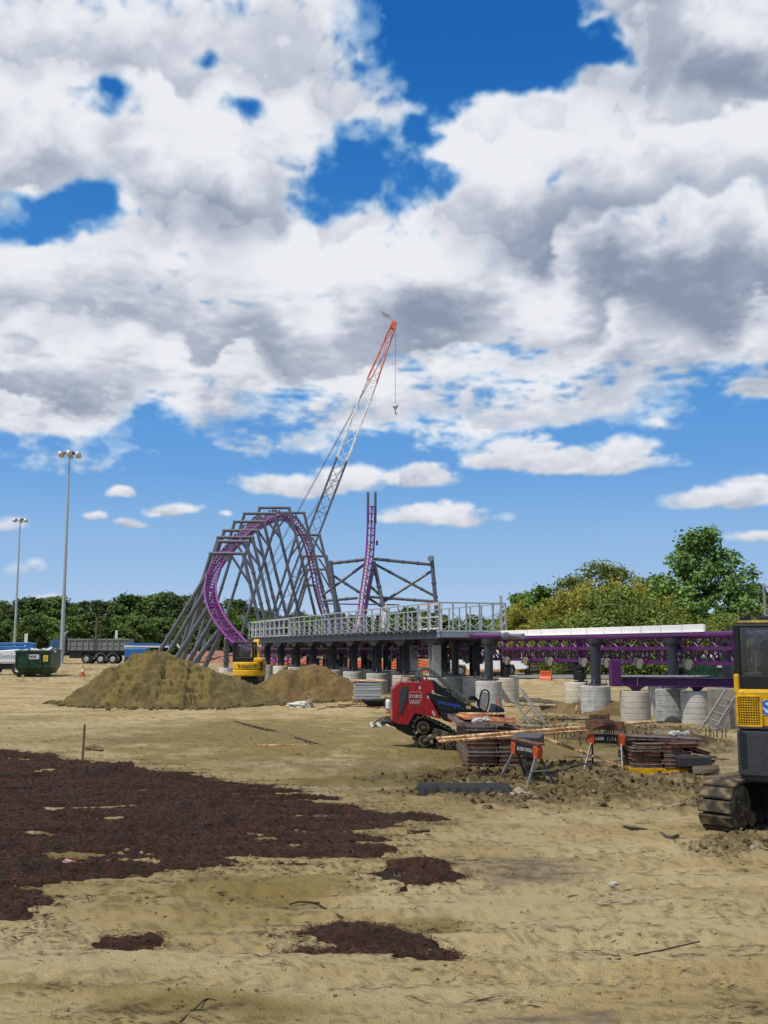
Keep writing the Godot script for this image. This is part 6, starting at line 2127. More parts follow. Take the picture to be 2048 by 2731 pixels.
	sheet(bk, "plate", tz([1395, 488, 1500, 528, 1510, 600, 1505, 702, 1415, 690, 1345, 640]), 0.75, Zt.call(-0.02), M.black, 0.015)
	for k in 4:
		var rb := MB.new()
		rb.beam(tv(1400 + k * 28, 505 + k * 8, 0.37), tv(1372 + k * 34, 655 + k * 12, 0.37), 0.03, 0.035, Vector3.BACK, 0.006)
		part(bk, "rib", rb, M.charcoal)
	var lb := MB.new()
	lb.box(tv(1494, 527, 0.365), Vector3(0.04, 0.045, 0.01))
	part(bk, "decal", lb, M.paper)

# ---------------------------------------------------------------- trees
var leaf_mat: StandardMaterial3D
# a crown of single leaves gathered in clumps; unit: metres, foot of the tree at the origin
func crown(seed_: int, H: float, R: float, base: float, clumps: int, per: int, leaf: Vector2, style: String, c0: Color, c1: Color, limbs: Array) -> ArrayMesh:
	var r := RandomNumberGenerator.new()
	r.seed = seed_
	var v := PackedVector3Array()
	var n := PackedVector3Array()
	var c := PackedColorArray()
	var nz := FastNoiseLite.new()
	nz.seed = seed_; nz.frequency = 0.9
	for k in clumps:
		var u := (k + 0.5) / clumps
		var y := 0.0
		var rr := 0.0
		var ang := r.randf() * TAU
		var fill := pow(r.randf(), 0.45)
		var outline := 1.0 + 0.50 * nz.get_noise_2d(cos(ang) * 1.6 + 5.0, sin(ang) * 1.6 + u * 3.0)
		match style:
			"pine":
				y = lerpf(base, H, pow(u, 0.9))
				var tier := 0.72 + 0.28 * sin(u * 34.0)
				rr = R * (1.05 - pow(u, 1.6)) * tier * fill * outline
			"tall":
				y = lerpf(base, H, u)
				rr = R * sqrt(maxf(0.02, sin(PI * (0.13 + 0.85 * u)))) * (1.0 - 0.30 * u) * fill * outline
			_:
				y = lerpf(base, H, u)
				rr = R * sqrt(maxf(0.03, 1.0 - pow(2.0 * u * 0.93 - 0.86, 2.0))) * fill * outline
		var p := Vector3(cos(ang) * rr, y + r.randf_range(-0.3, 0.3), sin(ang) * rr)
		if k % 3 == 0: limbs.append(p)
		var cr := R * (0.20 if style != "feather" and style != "tall" else 0.155) * r.randf_range(0.7, 1.35)
		var tone := c0.lerp(c1, clampf(r.randf() * 0.75 + 0.25 * nz.get_noise_2d(p.x, p.y * 1.3) + 0.1, 0.0, 1.0))
		for q in per:
			var d := Vector3(r.randfn(), r.randfn() * 0.75, r.randfn()) * 0.55
			if style == "feather": d = Vector3(r.randfn() * 0.45, r.randf_range(-0.6, 1.5), r.randfn() * 0.45)
			if style == "pine": d.y *= 0.45
			var o := p + d * cr
			if o.y < 0.05: o.y = r.randf() * 0.5
			var nn := (d + Vector3(r.randfn(), r.randfn() + 0.5, r.randfn()) * 0.8).normalized()
			var t := nn.cross(Vector3(r.randfn(), r.randfn(), r.randfn())).normalized()
			if style == "feather":
				t = (Vector3(d.x * 1.4, 1.1 - absf(d.x) * 0.8, d.z * 1.4) + Vector3(r.randfn(), r.randfn(), r.randfn()) * 0.35).normalized()
				nn = nn.cross(t).normalized()
			var b := nn.cross(t)
			var s := r.randf_range(0.65, 1.3)
			var l := t * leaf.x * s
			var w := b * leaf.y * s
			var fold := nn * leaf.y * 0.35 * s
			var lc := tone * r.randf_range(0.8, 1.2)
			var A := o - l
			var B := o + l
			var C := o + w + fold
			var D := o - w + fold
			var n1 := (B - A).cross(C - A).normalized()
			var n2 := (D - A).cross(B - A).normalized()
			if n1.dot(nn) < 0: n1 = -n1
			if n2.dot(nn) < 0: n2 = -n2
			for z in [A, C, B]:
				v.append(z); n.append(n1); c.append(lc)
			for z in [A, B, D]:
				v.append(z); n.append(n2); c.append(lc)
	var a := []
	a.resize(Mesh.ARRAY_MAX)
	a[Mesh.ARRAY_VERTEX] = v; a[Mesh.ARRAY_NORMAL] = n; a[Mesh.ARRAY_COLOR] = c
	var m := ArrayMesh.new()
	m.add_surface_from_arrays(Mesh.PRIMITIVE_TRIANGLES, a)
	return m
func tree_root(called: String, label: String, cat: String, group: String, cm: ArrayMesh, limbs: Array, H: float, r0: float, seed_: int) -> Node3D:
	var o := thing(called, label, cat, Vector3.ZERO, 0.0, group)
	var r := RandomNumberGenerator.new()
	r.seed = seed_
	var tb := MB.new()
	var pts := []
	for k in 7: pts.append(Vector3(sin(k * 1.3 + seed_) * 0.05 * k, H * 0.9 * k / 6.0 - 0.15, cos(k * 1.7) * 0.05 * k))
	for k in 6: tb.tube(pts[k], pts[k + 1], lerpf(r0, r0 * 0.15, k / 6.0), lerpf(r0, r0 * 0.15, (k + 1) / 6.0), 8, false)
	for p in limbs:
		if r.randf() < 0.55: continue
		var f := clampf((p.y - 0.25 * H) / H, 0.08, 0.8)
		var s: Vector3 = pts[int(f * 6)].lerp(pts[mini(int(f * 6) + 1, 6)], f * 6 - int(f * 6))
		var m: Vector3 = s.lerp(p, 0.5) + Vector3(0, 0.1, 0)
		tb.tube(s, m, r0 * 0.28, r0 * 0.18, 5, false); tb.tube(m, p, r0 * 0.18, r0 * 0.05, 5, false)
	part(o, "trunk", tb, M.bark)
	inst("crown", cm, leaf_mat, o)
	return o
func grow(kinds: Array, which: int, px: float, d: float, h: float, first: Array, label: String, wide := 1.0) -> void:
	var k: Dictionary = kinds[which]
	var o: Node3D
	if first[which] == null:
		o = tree_root(k.name, k.label, k.cat, k.group, k.mesh, k.limbs, k.H, k.r, which + 3)
		first[which] = o
	else:
		o = first[which].duplicate()
		o.name = numbered(k.name)
		add_child(o)
	o.position = at(px, d)
	o.rotation.y = rng.randf() * TAU
	var s: float = h / k.H
	o.scale = Vector3(s * wide * rng.randf_range(0.92, 1.12), s, s * wide * rng.randf_range(0.92, 1.12))
	if label: o.set_meta("label", label)
func make_trees() -> void:
	leaf_mat = mat(Color(1, 1, 1), 0.75)
	leaf_mat.vertex_color_use_as_albedo = true
	leaf_mat.backlight_enabled = true
	leaf_mat.backlight = Color(0.5, 0.55, 0.2)
	leaf_mat.cull_mode = BaseMaterial3D.CULL_DISABLED
	var defs := [
		["oak_tree", "dark green broad tree in the wood beyond the site", "tree", "trees of the far wood", 61, 11.0, 4.2, 0.6, 80, 100, Vector2(0.32, 0.18), "round", Color(0.042, 0.080, 0.018), Color(0.105, 0.170, 0.034), 0.25],
		["maple_tree", "bright green leafy tree at the edge of the far wood", "tree", "bright trees of the far wood", 62, 9.0, 3.6, 0.3, 75, 100, Vector2(0.28, 0.15), "round", Color(0.060, 0.125, 0.02), Color(0.145, 0.240, 0.04), 0.2],
		["pine_tree", "dark pine with layered boughs in the far wood", "tree", "pines of the far wood", 63, 12.0, 3.9, 0.8, 95, 100, Vector2(0.32, 0.10), "pine", Color(0.036, 0.066, 0.020), Color(0.088, 0.125, 0.034), 0.25],
		["feathery_shrub", "feathery yellow green shrub behind the wooden fence", "shrub", "yellow green shrubs behind the fence", 64, 4.5, 1.9, 0.1, 80, 80, Vector2(0.13, 0.035), "feather", Color(0.21, 0.225, 0.035), Color(0.40, 0.36, 0.065), 0.08],
		["bush", "rounded green bush behind the white track covers", "shrub", "green bushes behind the track", 65, 4.6, 3.2, 0.1, 120, 120, Vector2(0.10, 0.055), "round", Color(0.095, 0.155, 0.025), Color(0.200, 0.255, 0.048), 0.12],
		["cottonwood_tree", "tall fresh green broadleaf tree rising above the shrubs", "tree", "", 66, 11.6, 4.1, 0.5, 175, 85, Vector2(0.16, 0.13), "tall", Color(0.065, 0.145, 0.032), Color(0.170, 0.290, 0.07), 0.22],
		["airy_tree", "airy olive green tree standing behind the yellow shrubs", "tree", "open crowned trees behind the shrubs", 67, 9.0, 3.4, 2.0, 75, 75, Vector2(0.13, 0.08), "round", Color(0.095, 0.135, 0.03), Color(0.185, 0.23, 0.06), 0.16],
		["cedar_tree", "golden green cedar beside the tall broadleaf tree", "tree", "", 68, 7.5, 2.6, 0.4, 90, 100, Vector2(0.16, 0.045), "pine", Color(0.095, 0.115, 0.020), Color(0.19, 0.19, 0.045), 0.16],
	]
	var kinds := []
	var first := []
	for q in defs:
		var limbs := []
		var m := crown(q[4], q[5], q[6], q[7], q[8], q[9], q[10], q[11], q[12], q[13], limbs)
		kinds.append({"name": q[0], "label": q[1], "cat": q[2], "group": q[3], "mesh": m, "limbs": limbs, "H": q[5], "r": q[14]})
		first.append(null)
	# far wood
	var top := [[-120, 1604], [0, 1612], [40, 1606], [80, 1597], [160, 1600], [190, 1610], [230, 1602], [300, 1616], [350, 1588], [400, 1604], [430, 1583], [470, 1590], [520, 1607], [600, 1610], [640, 1602], [690, 1628], [750, 1644], [830, 1636], [880, 1645], [960, 1648], [1040, 1640], [1090, 1628], [1130, 1628], [1200, 1652], [1260, 1655], [1330, 1650], [1420, 1650], [1560, 1640], [1700, 1630], [1850, 1640], [2100, 1640]]
	var px := -110.0
	while px < 2080.0:
		var i := 0
		while i < top.size() - 2 and top[i + 1][0] < px: i += 1
		var y: float = lerpf(top[i][1], top[i + 1][1], clampf((px - top[i][0]) / float(top[i + 1][0] - top[i][0]), 0, 1))
		var d := rng.randf_range(222, 240)
		var kd: int = [0, 0, 2, 2, 0][rng.randi() % 5]
		grow(kinds, kd, px, d, hy(y + rng.randf_range(-5, 8), d), first, "", 1.0 if kd == 2 else 1.05)
		px += rng.randf_range(22, 34)
	px = -90.0
	while px < 1400.0:
		var d := rng.randf_range(203, 214)
		var y := rng.randf_range(1630, 1668)
		if px > 680: y += 12.0
		grow(kinds, [1, 1, 0, 2][rng.randi() % 4], px, d, hy(y, d), first, "", 1.15)
		px += rng.randf_range(26, 42)
	# right hand thicket
	for q in [[1345, 93, 1655, 1.0], [1385, 92, 1600, 0.9], [1435, 95, 1580, 1.0], [1490, 94, 1610, 1.0], [1590, 95, 1640, 1.2], [1745, 96, 1600, 1.1]]:
		grow(kinds, 1, q[0], q[1], hy(q[2], q[1]), first, "bright green leafy tree behind the yellow green shrubs", q[3])
	for q in [[1530, 104, 1545], [1590, 104, 1508], [1655, 106, 1520], [1460, 103, 1590], [1750, 106, 1575]]: grow(kinds, 6, q[0], q[1], hy(q[2], q[1]), first, "", 1.0)
	for q in [[1768, 108, 1545, "dark broad tree behind the cottonwood's left flank"], [2020, 100, 1565, "dark broad tree behind the mesh cage"], [1960, 104, 1580, "dark broad tree behind the golden cedar"]]: grow(kinds, 0, q[0], q[1], hy(q[2], q[1]), first, q[3], 0.8)
	grow(kinds, 5, 1886, 83, hy(1425, 83), first, "", 1.05)
	grow(kinds, 7, 1985, 85, hy(1592, 85), first, "")
	for q in [[1362, 84, 1635], [1400, 83, 1622], [1455, 85, 1640], [1505, 84, 1598], [1545, 85, 1590], [1590, 86, 1580], [1640, 86, 1572], [1700, 86, 1580], [1770, 84, 1595], [1808, 82, 1610], [1430, 81, 1665], [1560, 81, 1650], [1850, 80, 1660], [1905, 80, 1665], [1960, 80, 1655], [2030, 80, 1640]]: grow(kinds, 3, q[0], q[1], hy(q[2] + rng.randf_range(-5, 5), q[1]), first, "", rng.randf_range(0.85, 1.1))
	for q in [[1672, 80, 1588, 1.05], [1735, 79, 1625, 1.0], [1620, 79, 1640, 0.9], [1480, 79, 1668, 0.8], [1940, 79, 1650, 1.0], [2035, 78, 1668, 1.0]]: grow(kinds, 4, q[0], q[1], hy(q[2], q[1]), first, "", q[3])

# ---------------------------------------------------------------- site materials and small things
func plank(called: String, a: Vector3, b: Vector3, w: float, h: float, m: Material, label: String, cat := "plank", group := "") -> MeshInstance3D:
	var mb := MB.new()
	var c := (a + b) * 0.5
	mb.beam(a - c, b - c, w, h, Vector3.UP, minf(w, h) * 0.12)
	return single(called, mb, m, label, cat, c, 0.0, group)
func rods(called: String, label: String, cat: String, base: Vector3, lines: Array, r: float, m: Material, part_name := "rod") -> Node3D:
	var o := thing(called, label, cat, base)
	for l in lines:
		var mb := MB.new()
		mb.path(l, r, 6)
		wpart(o, part_name, mb, m)
	return o
func form_mesh(w: float, L: float, h: float) -> Array:
	# a steel edged panel: rails all round, sheet between, cross ribs
	var f := MB.new()
	var t := 0.012
	for s in [-1, 1]:
		f.box(Vector3(s * (w * 0.5 - t * 0.5 - 0.02), 0, 0), Vector3(t, h - 0.02, L - 2 * t)); f.box(Vector3(0, 0, s * (L * 0.5 - t * 0.5 - 0.03)), Vector3(w - 2 * t - 0.04, h - 0.024, t))
		for y in [-1, 1]:
			f.box(Vector3(s * (w * 0.5 - 0.022), y * (h * 0.5 - 0.009), 0), Vector3(0.044, 0.018, L), Basis(), 0.004); f.box(Vector3(0, y * (h * 0.5 - 0.009), s * (L * 0.5 - 0.022)), Vector3(w - 0.088, 0.0176, 0.044), Basis(), 0.004)
	var c := MB.new()
	c.box(Vector3(0, h * 0.5 - 0.016, 0), Vector3(w - 2 * t - 0.04, 0.01, L - 0.08))
	var rb := MB.new()
	for k in 5: rb.box(Vector3(0, -0.005, -L * 0.5 + L * (k + 0.5) / 5.0), Vector3(w - 2 * t - 0.04, h - 0.04, 0.008))
	return [f.mesh(), c.mesh(), rb.mesh()]
func form_panel(ms: Array, pos: Vector3, bas: Basis, m: Material, label: String, group: String) -> void:
	var o := thing("concrete_form", label, "form panel", pos, 0.0, group)
	o.basis = bas
	inst("edge_rail", ms[0], m, o); inst("face_sheet", ms[1], m, o); inst("rib", ms[2], m, o)
func make_stacks() -> void:
	var ms := form_mesh(0.60, 2.30, 0.079)
	var mats := [M.rust, M.rust_grey, M.rust_red, M.rust, M.rust_grey]
	var yaw := 0.02
	var F := gp(1243, 2051)
	var h := 0.081
	# two bearers
	for k in 2:
		var b := MB.new()
		b.box(Vector3(0, 0.035, 0), Vector3(1.22, 0.07, 0.10), Basis(), 0.008)
		single("timber_bearer", b, M.oldwood, "dark timber bearer under the tall form stack", "timber", F + Vector3(0.60, 0, -0.35 - 1.5 * k), 0.0, "bearers under the tall form stack")
	for i in 9:
		for k in 2:
			if k == 1 and i > 7: continue
			var jit := Vector3(rng.randf_range(-0.012, 0.012), 0, rng.randf_range(-0.03, 0.03))
			var p := F + Vector3(0.30 + 0.615 * k, 0.075 + h * 0.5 + i * h, -1.15 - 0.035 * (i % 2)) + jit
			form_panel(ms, p, Basis(Vector3.UP, yaw + rng.randf_range(-0.012, 0.012)), mats[(i * 3 + k * 2) % 5], "%s steel edged form from the ground in the %s column of the tall stack" % [ORD[i], "loader side" if k == 0 else "sawhorse side"], "form panels in the tall stack")
	# an upturned tray and sheets of ply on top
	var topY := 0.075 + h * 9
	var tr := thing("form_tray", "grey upturned form tray on top of the tall stack", "form panel", F + Vector3(0.18, topY, -1.2), 0.03)
	var tb := MB.new()
	for s in [-1, 1]: 
		tb.box(Vector3(s * 0.34, 0.04, 0), Vector3(0.02, 0.08, 2.3)); tb.box(Vector3(0, 0.04, s * 1.14), Vector3(0.66, 0.078, 0.02))
	part(tr, "side", tb, M.rust_grey)
	var fl := MB.new()
	fl.box(Vector3(0, 0.02, 0), Vector3(0.66, 0.012, 2.26)); part(tr, "floor", fl, M.rust)
	for q in [[0.30, 0.09, -1.4, 0.62, 1.5, 0.06, "pinkish plywood sheet on the upturned tray"], [0.78, 0.075, -0.75, 0.62, 1.15, -0.12, "pinkish plywood sheet overhanging the tall stack's right edge"]]:
		var pb := MB.new()
		pb.box(Vector3.ZERO, Vector3(q[3], 0.014, q[4]), Basis(), 0.002)
		var s := single("plywood_sheet", pb, M.ply, q[6], "plywood", F + Vector3(q[0], topY + q[1], q[2]), q[5])
		s.rotation.z = -0.05 if q[0] > 0.5 else 0.0
	plank("board", F + Vector3(0.1, topY + 0.115, -1.9), F + Vector3(0.85, topY + 0.115, -1.75), 0.10, 0.035, M.wood, "short pale board laid across the plywood sheets")
	plank("board", F + Vector3(0.02, topY + 0.105, -2.2), F + Vector3(1.05, topY + 0.105, -2.1), 0.08, 0.03, M.wood, "thin pale board at the back of the plywood sheets")
	var lump := MB.new()
	lump.ball(Vector3.ZERO, Vector3(0.11, 0.045, 0.08), 7, 1.1, 21); lump.ball(Vector3(0.16, 0.02, 0.03), Vector3(0.06, 0.05, 0.06), 6, 1.1, 22)
	single("crumpled_bag", lump, M.paper, "crumpled pale plastic bag on the tall form stack", "bag", F + Vector3(0.28, topY + 0.08, -0.45))
	# the square steel section beside it
	var bx := MB.new()
	bx.box(Vector3.ZERO, Vector3(0.50, 0.17, 0.9), Basis(Vector3.UP, -0.25), 0.01)
	single("steel_section", bx, M.charcoal, "square grey steel section between the tall stack and a sawhorse", "steel section", at(1408, 18.5, 0.69), 0.0)
	var prop := MB.new()
	prop.box(Vector3(0, 0.3, 0), Vector3(0.12, 0.6, 0.5), Basis(), 0.01)
	single("timber_block", prop, M.oldwood, "upright dark timber block propping the grey steel section", "timber", at(1410, 18.6))
	# long boards
	plank("long_plank", at(1172, 18.05, 0.755), at(1742, 21.9, 0.755), 0.19, 0.04, M.wood, "long pale plank resting on both sawhorses", "plank")
	plank("long_plank", at(1176, 17.85, 0.72), at(1560, 20.3, 0.70), 0.16, 0.035, M.wood, "pale plank just under the long plank across the sawhorses", "plank")
	plank("leaning_plank", at(1345, 20.6, 0.80), at(1684, 19.6, 0.04), 0.14, 0.04, M.wood, "weathered plank sloping from the tall stack down to the ground", "plank")
	# second heap of panels
	var ms2 := form_mesh(0.55, 1.15, 0.07)
	var G := gp(1688, 2066)
	var sk := MB.new()
	sk.box(Vector3(0.5, 0.055, -0.25), Vector3(1.05, 0.11, 0.5), Basis(), 0.01)
	single("yellow_skid", sk, M.yellow, "yellow steel skid under the loose pile of form panels", "skid", G)
	var b2 := MB.new()
	b2.box(Vector3(1.2, 0.03, -0.15), Vector3(0.8, 0.06, 0.12), Basis(Vector3.UP, 0.1), 0.008)
	single("timber_bearer", b2, M.rust, "rust brown bearer beside the yellow skid", "timber", G)
	var n := 0
	for q in [[0.30, 0.0, 0.0], [0.85, 0.0, 0.02], [1.30, 0.0, -0.08], [0.28, 1.0, 0.03], [0.84, 1.0, -0.03], [1.25, 1.0, 0.1], [0.27, 2.0, 0.0], [0.80, 2.0, 0.12], [0.30, 3.0, -0.05], [0.85, 3.0, 0.05], [0.24, 4.0, 0.08], [0.75, 4.0, -0.10], [0.35, 5.0, 0.02], [0.9, 5.0, 0.2]]:
		var y: float = 0.115 + 0.036 + q[1] * 0.074
		form_panel(ms2, G + Vector3(q[0], y, -0.62 + rng.randf_range(-0.06, 0.06)), Basis(Vector3.UP, q[2] + rng.randf_range(-0.03, 0.03)), mats[(n * 2 + 1) % 5], "rusty form in the %s layer of the loose pile, %s" % [ORD[int(q[1])], "nearest the sawhorse" if q[0] < 0.5 else ("in the middle" if q[0] < 1.1 else "nearest the excavator")], "form panels in the loose pile")
		n += 1
	form_panel(ms2, G + Vector3(1.12, 0.42, -0.75), Basis(Vector3.UP, 0.3) * Basis(Vector3.BACK, -0.30), M.rust_red, "brown form panel sliding off the right of the loose pile", "")
	form_panel(form_mesh(0.5, 1.5, 0.07), G + Vector3(0.72, 0.60, -0.65), Basis(Vector3.UP, PI / 2 + 0.10) * Basis(Vector3.RIGHT, 0.05), M.rust_grey, "grey form panel laid crosswise on the loose pile", "")
	var cb := MB.new()
	cb.box(Vector3.ZERO, Vector3(0.62, 0.17, 0.3), Basis(Vector3.UP, 0.1), 0.01)
	single("steel_section", cb, M.charcoal, "dark square steel section lying in front of the loose pile", "steel section", G + Vector3(1.1, 0.245, 0.02))
	plank("board", G + Vector3(1.05, 0.10, 0.2), G + Vector3(1.55, 0.13, 0.12), 0.04, 0.13, M.oldwood, "short brown board leaning on the loose pile of panels")
	plank("board", at(1640, 18.3, 0.03), at(1862, 19.4, 0.05), 0.05, 0.04, M.wood, "pale thin batten on the ground before the loose pile")
	var wt := MB.new()
	for k in 3: wt.path(smooth([Vector3(k * 0.05, 0, 0), Vector3(k * 0.05 + 0.02, 0.06 + 0.03 * (k % 2), 0.03), Vector3(k * 0.05 + 0.06, 0.01, 0.06)], 4), 0.009, 6)
	single("plastic_strip", wt, M.paper, "white curled plastic strips on the loose pile", "plastic", G + Vector3(0.55, 0.67, -0.6))
	var wb := MB.new()
	wb.ball(Vector3.ZERO, Vector3(0.13, 0.05, 0.10), 8, 1.0, 31); wb.ball(Vector3(0.2, 0.01, 0.05), Vector3(0.07, 0.05, 0.07), 7, 1.0, 32)
	single("crumpled_bag", wb, M.paper, "crumpled white bag on top of the loose pile", "bag", G + Vector3(0.98, 0.69, -0.62))
func sawhorse(a: Vector3, b: Vector3, label: String) -> Node3D:
	var c := (a + b) * 0.5
	var o := thing("sawhorse", label, "sawhorse", Vector3(c.x, 0, c.z), atan2(-(b - a).z, (b - a).x))
	var L := Vector2(b.x - a.x, b.z - a.z).length()
	var H := a.y
	var bd := MB.new()
	bd.prism(poly([-L * 0.42, -0.17, L * 0.42, -0.17, L * 0.44, -0.02, L * 0.40, 0.0, -L * 0.40, 0.0, -L * 0.44, -0.02]), 0.07, Transform3D(Basis(), Vector3(0, H - 0.03, 0)), 0.01)
	var bo := part(o, "beam", bd, M.black)
	words(bo, "lettering", "KLEIN TOOLS", 0.058, M.paper, Transform3D(Basis(), Vector3(0, H - 0.11, 0.036)))
	for s in [-1, 1]:
		var cp := MB.new()
		cp.prism(poly([-0.06, -0.2, 0.06, -0.2, 0.075, -0.05, 0.05, 0.012, -0.05, 0.012, -0.075, -0.05]), 0.12, Transform3D(Basis(), Vector3(s * L * 0.45, H - 0.03, 0)), 0.012)
		part(o, "end_cap", cp, M.orange)
		for z in [-1, 1]:
			var lg := MB.new()
			var p := Vector3(s * L * 0.45, H - 0.2, z * 0.04)
			var q := Vector3(s * L * 0.58, 0.0, z * 0.30)
			lg.beam(p, q, 0.045, 0.03, Vector3.RIGHT, 0.004)
			var l := part(o, "leg", lg, M.alu if z > 0 else M.charcoal)
			var ft := MB.new()
			ft.box(q + Vector3(0, 0.015, 0), Vector3(0.06, 0.03, 0.05), Basis(), 0.006)
			part(l, "foot", ft, M.black)
		var br := MB.new()
		br.beam(Vector3(s * L * 0.53, 0.30, -0.19), Vector3(s * L * 0.53, 0.30, 0.19), 0.02, 0.012)
		part(o, "spreader", br, M.galv)
	return o
func make_sawhorses() -> void:
	sawhorse(at(1371, 18.0, 0.72), at(1437, 17.25, 0.72), "black and orange sawhorse with steel legs beside the tall stack")
	sawhorse(at(1573, 19.75, 0.72), at(1662, 19.45, 0.72), "black and orange sawhorse carrying bent rods and a steel beam")
	plank("steel_bar", at(1366, 18.05, 0.755), at(1446, 17.15, 0.735), 0.11, 0.035, M.rust_red, "rust brown flat bar on top of the nearer sawhorse", "steel bar")
	plank("steel_beam", at(1563, 19.75, 0.86), at(1664, 19.4, 0.86), 0.10, 0.17, M.rust_red, "rust brown steel beam lying on the sawhorse with bent rods", "steel beam")
	var ch := MB.new()
	ch.box(Vector3(0, 0, 0), Vector3(0.38, 0.012, 0.1)); ch.box(Vector3(0, -0.05, 0.045), Vector3(0.38, 0.10, 0.012)); ch.box(Vector3(0, -0.05, -0.045), Vector3(0.38, 0.10, 0.012))
	single("steel_channel", ch, M.rust_red, "short rusty steel channel on top of the rust brown beam", "steel channel", at(1598, 19.7, 1.052), -0.15)
	var lines := []
	for k in 5:
		var x := k * 6.0
		lines.append(smooth([at(1497 - k * 4, 19.6 + k * 0.03, 0.97), at(1560 + k * 3, 19.55, 0.97), at(1602 + x, 19.42, 0.968), at(1612 + x, 19.36, 0.93), at(1613 + x, 19.35, 0.78), at(1612 + x, 19.35, 0.60)], 4))
	rods("bent_rebar", "bundle of bent black bars hooked over a sawhorse", "rebar", at(1560, 19.6, 0.97), lines, 0.011, M.black)
	var gl := []
	for k in 9:
		var z := 18.7 + 0.07 * k
		gl.append(smooth([at(1440 - k * 6, z + 0.1, 0.035), at(1520, z, 0.03), at(1585 + k * 4, z - 0.05, 0.035), at(1604 + k * 3, z - 0.15, 0.05), at(1600 + k * 2, z - 0.3, 0.06)], 4))
	for k in 3: gl.append(smooth([at(1460, 18.8 + k * 0.1, 0.04), at(1520, 18.8, 0.16 + k * 0.01), at(1558 + k * 3, 18.8, 0.23), at(1570 + k * 3, 18.75, 0.20), at(1573 + k * 3, 18.7, 0.05)], 5))
	rods("bent_rebar", "bundle of long bent black bars lying between the sawhorses", "rebar", at(1520, 18.9), gl, 0.013, M.black)
	plank("steel_bar", at(1585, 18.6, 0.03), at(1690, 18.5, 0.03), 0.12, 0.05, M.rust, "rusty flat bar on the ground beside the yellow skid", "steel bar")
func ladder(a: Vector3, b: Vector3, w: float, label: String, side0: Vector3) -> void:
	var o := thing("ladder", label, "ladder", a)
	var up := (b - a).normalized()
	var side := side0.normalized()
	side = (side - up * side.dot(up)).normalized()
	var nn := side.cross(up)
	for lay in 2:
		var off := nn * 0.05 * lay
		var a1 := a + up * 0.25 * lay
		var b1 := b - up * 0.0
		for s in [-1, 1]:
			var mb := MB.new()
			mb.beam(a1 + side * s * (w * 0.5 - 0.03 * lay) + off, b1 + side * s * (w * 0.5 - 0.03 * lay) + off, 0.028, 0.07, nn)
			wpart(o, "stile", mb, M.alu)
		var L := a.distance_to(b)
		for k in int(L / 0.3):
			var p := a1 + up * (0.2 + k * 0.3) + off
			if p.distance_to(a) > L - 0.05: break
			var mb := MB.new()
			mb.tube(p - side * w * 0.5, p + side * w * 0.5, 0.016, -1, 8)
			wpart(o, "rung", mb, M.alu)
func stake(px: float, py: float, h: float, m: Material, label: String, lean := 0.0, w := 0.035) -> void:
	var p := gp(px, py)
	var mb := MB.new()
	mb.prism(poly([-w * 0.5, 0.02, 0, -0.08, w * 0.5, 0.02, w * 0.5, h, -w * 0.5, h + 0.005]), w * 0.6, Transform3D(Basis(Vector3.BACK, -lean), Vector3.ZERO))
	single("stake", mb, m, label, "stake", p, rng.randf_range(-0.4, 0.4), "survey stakes")
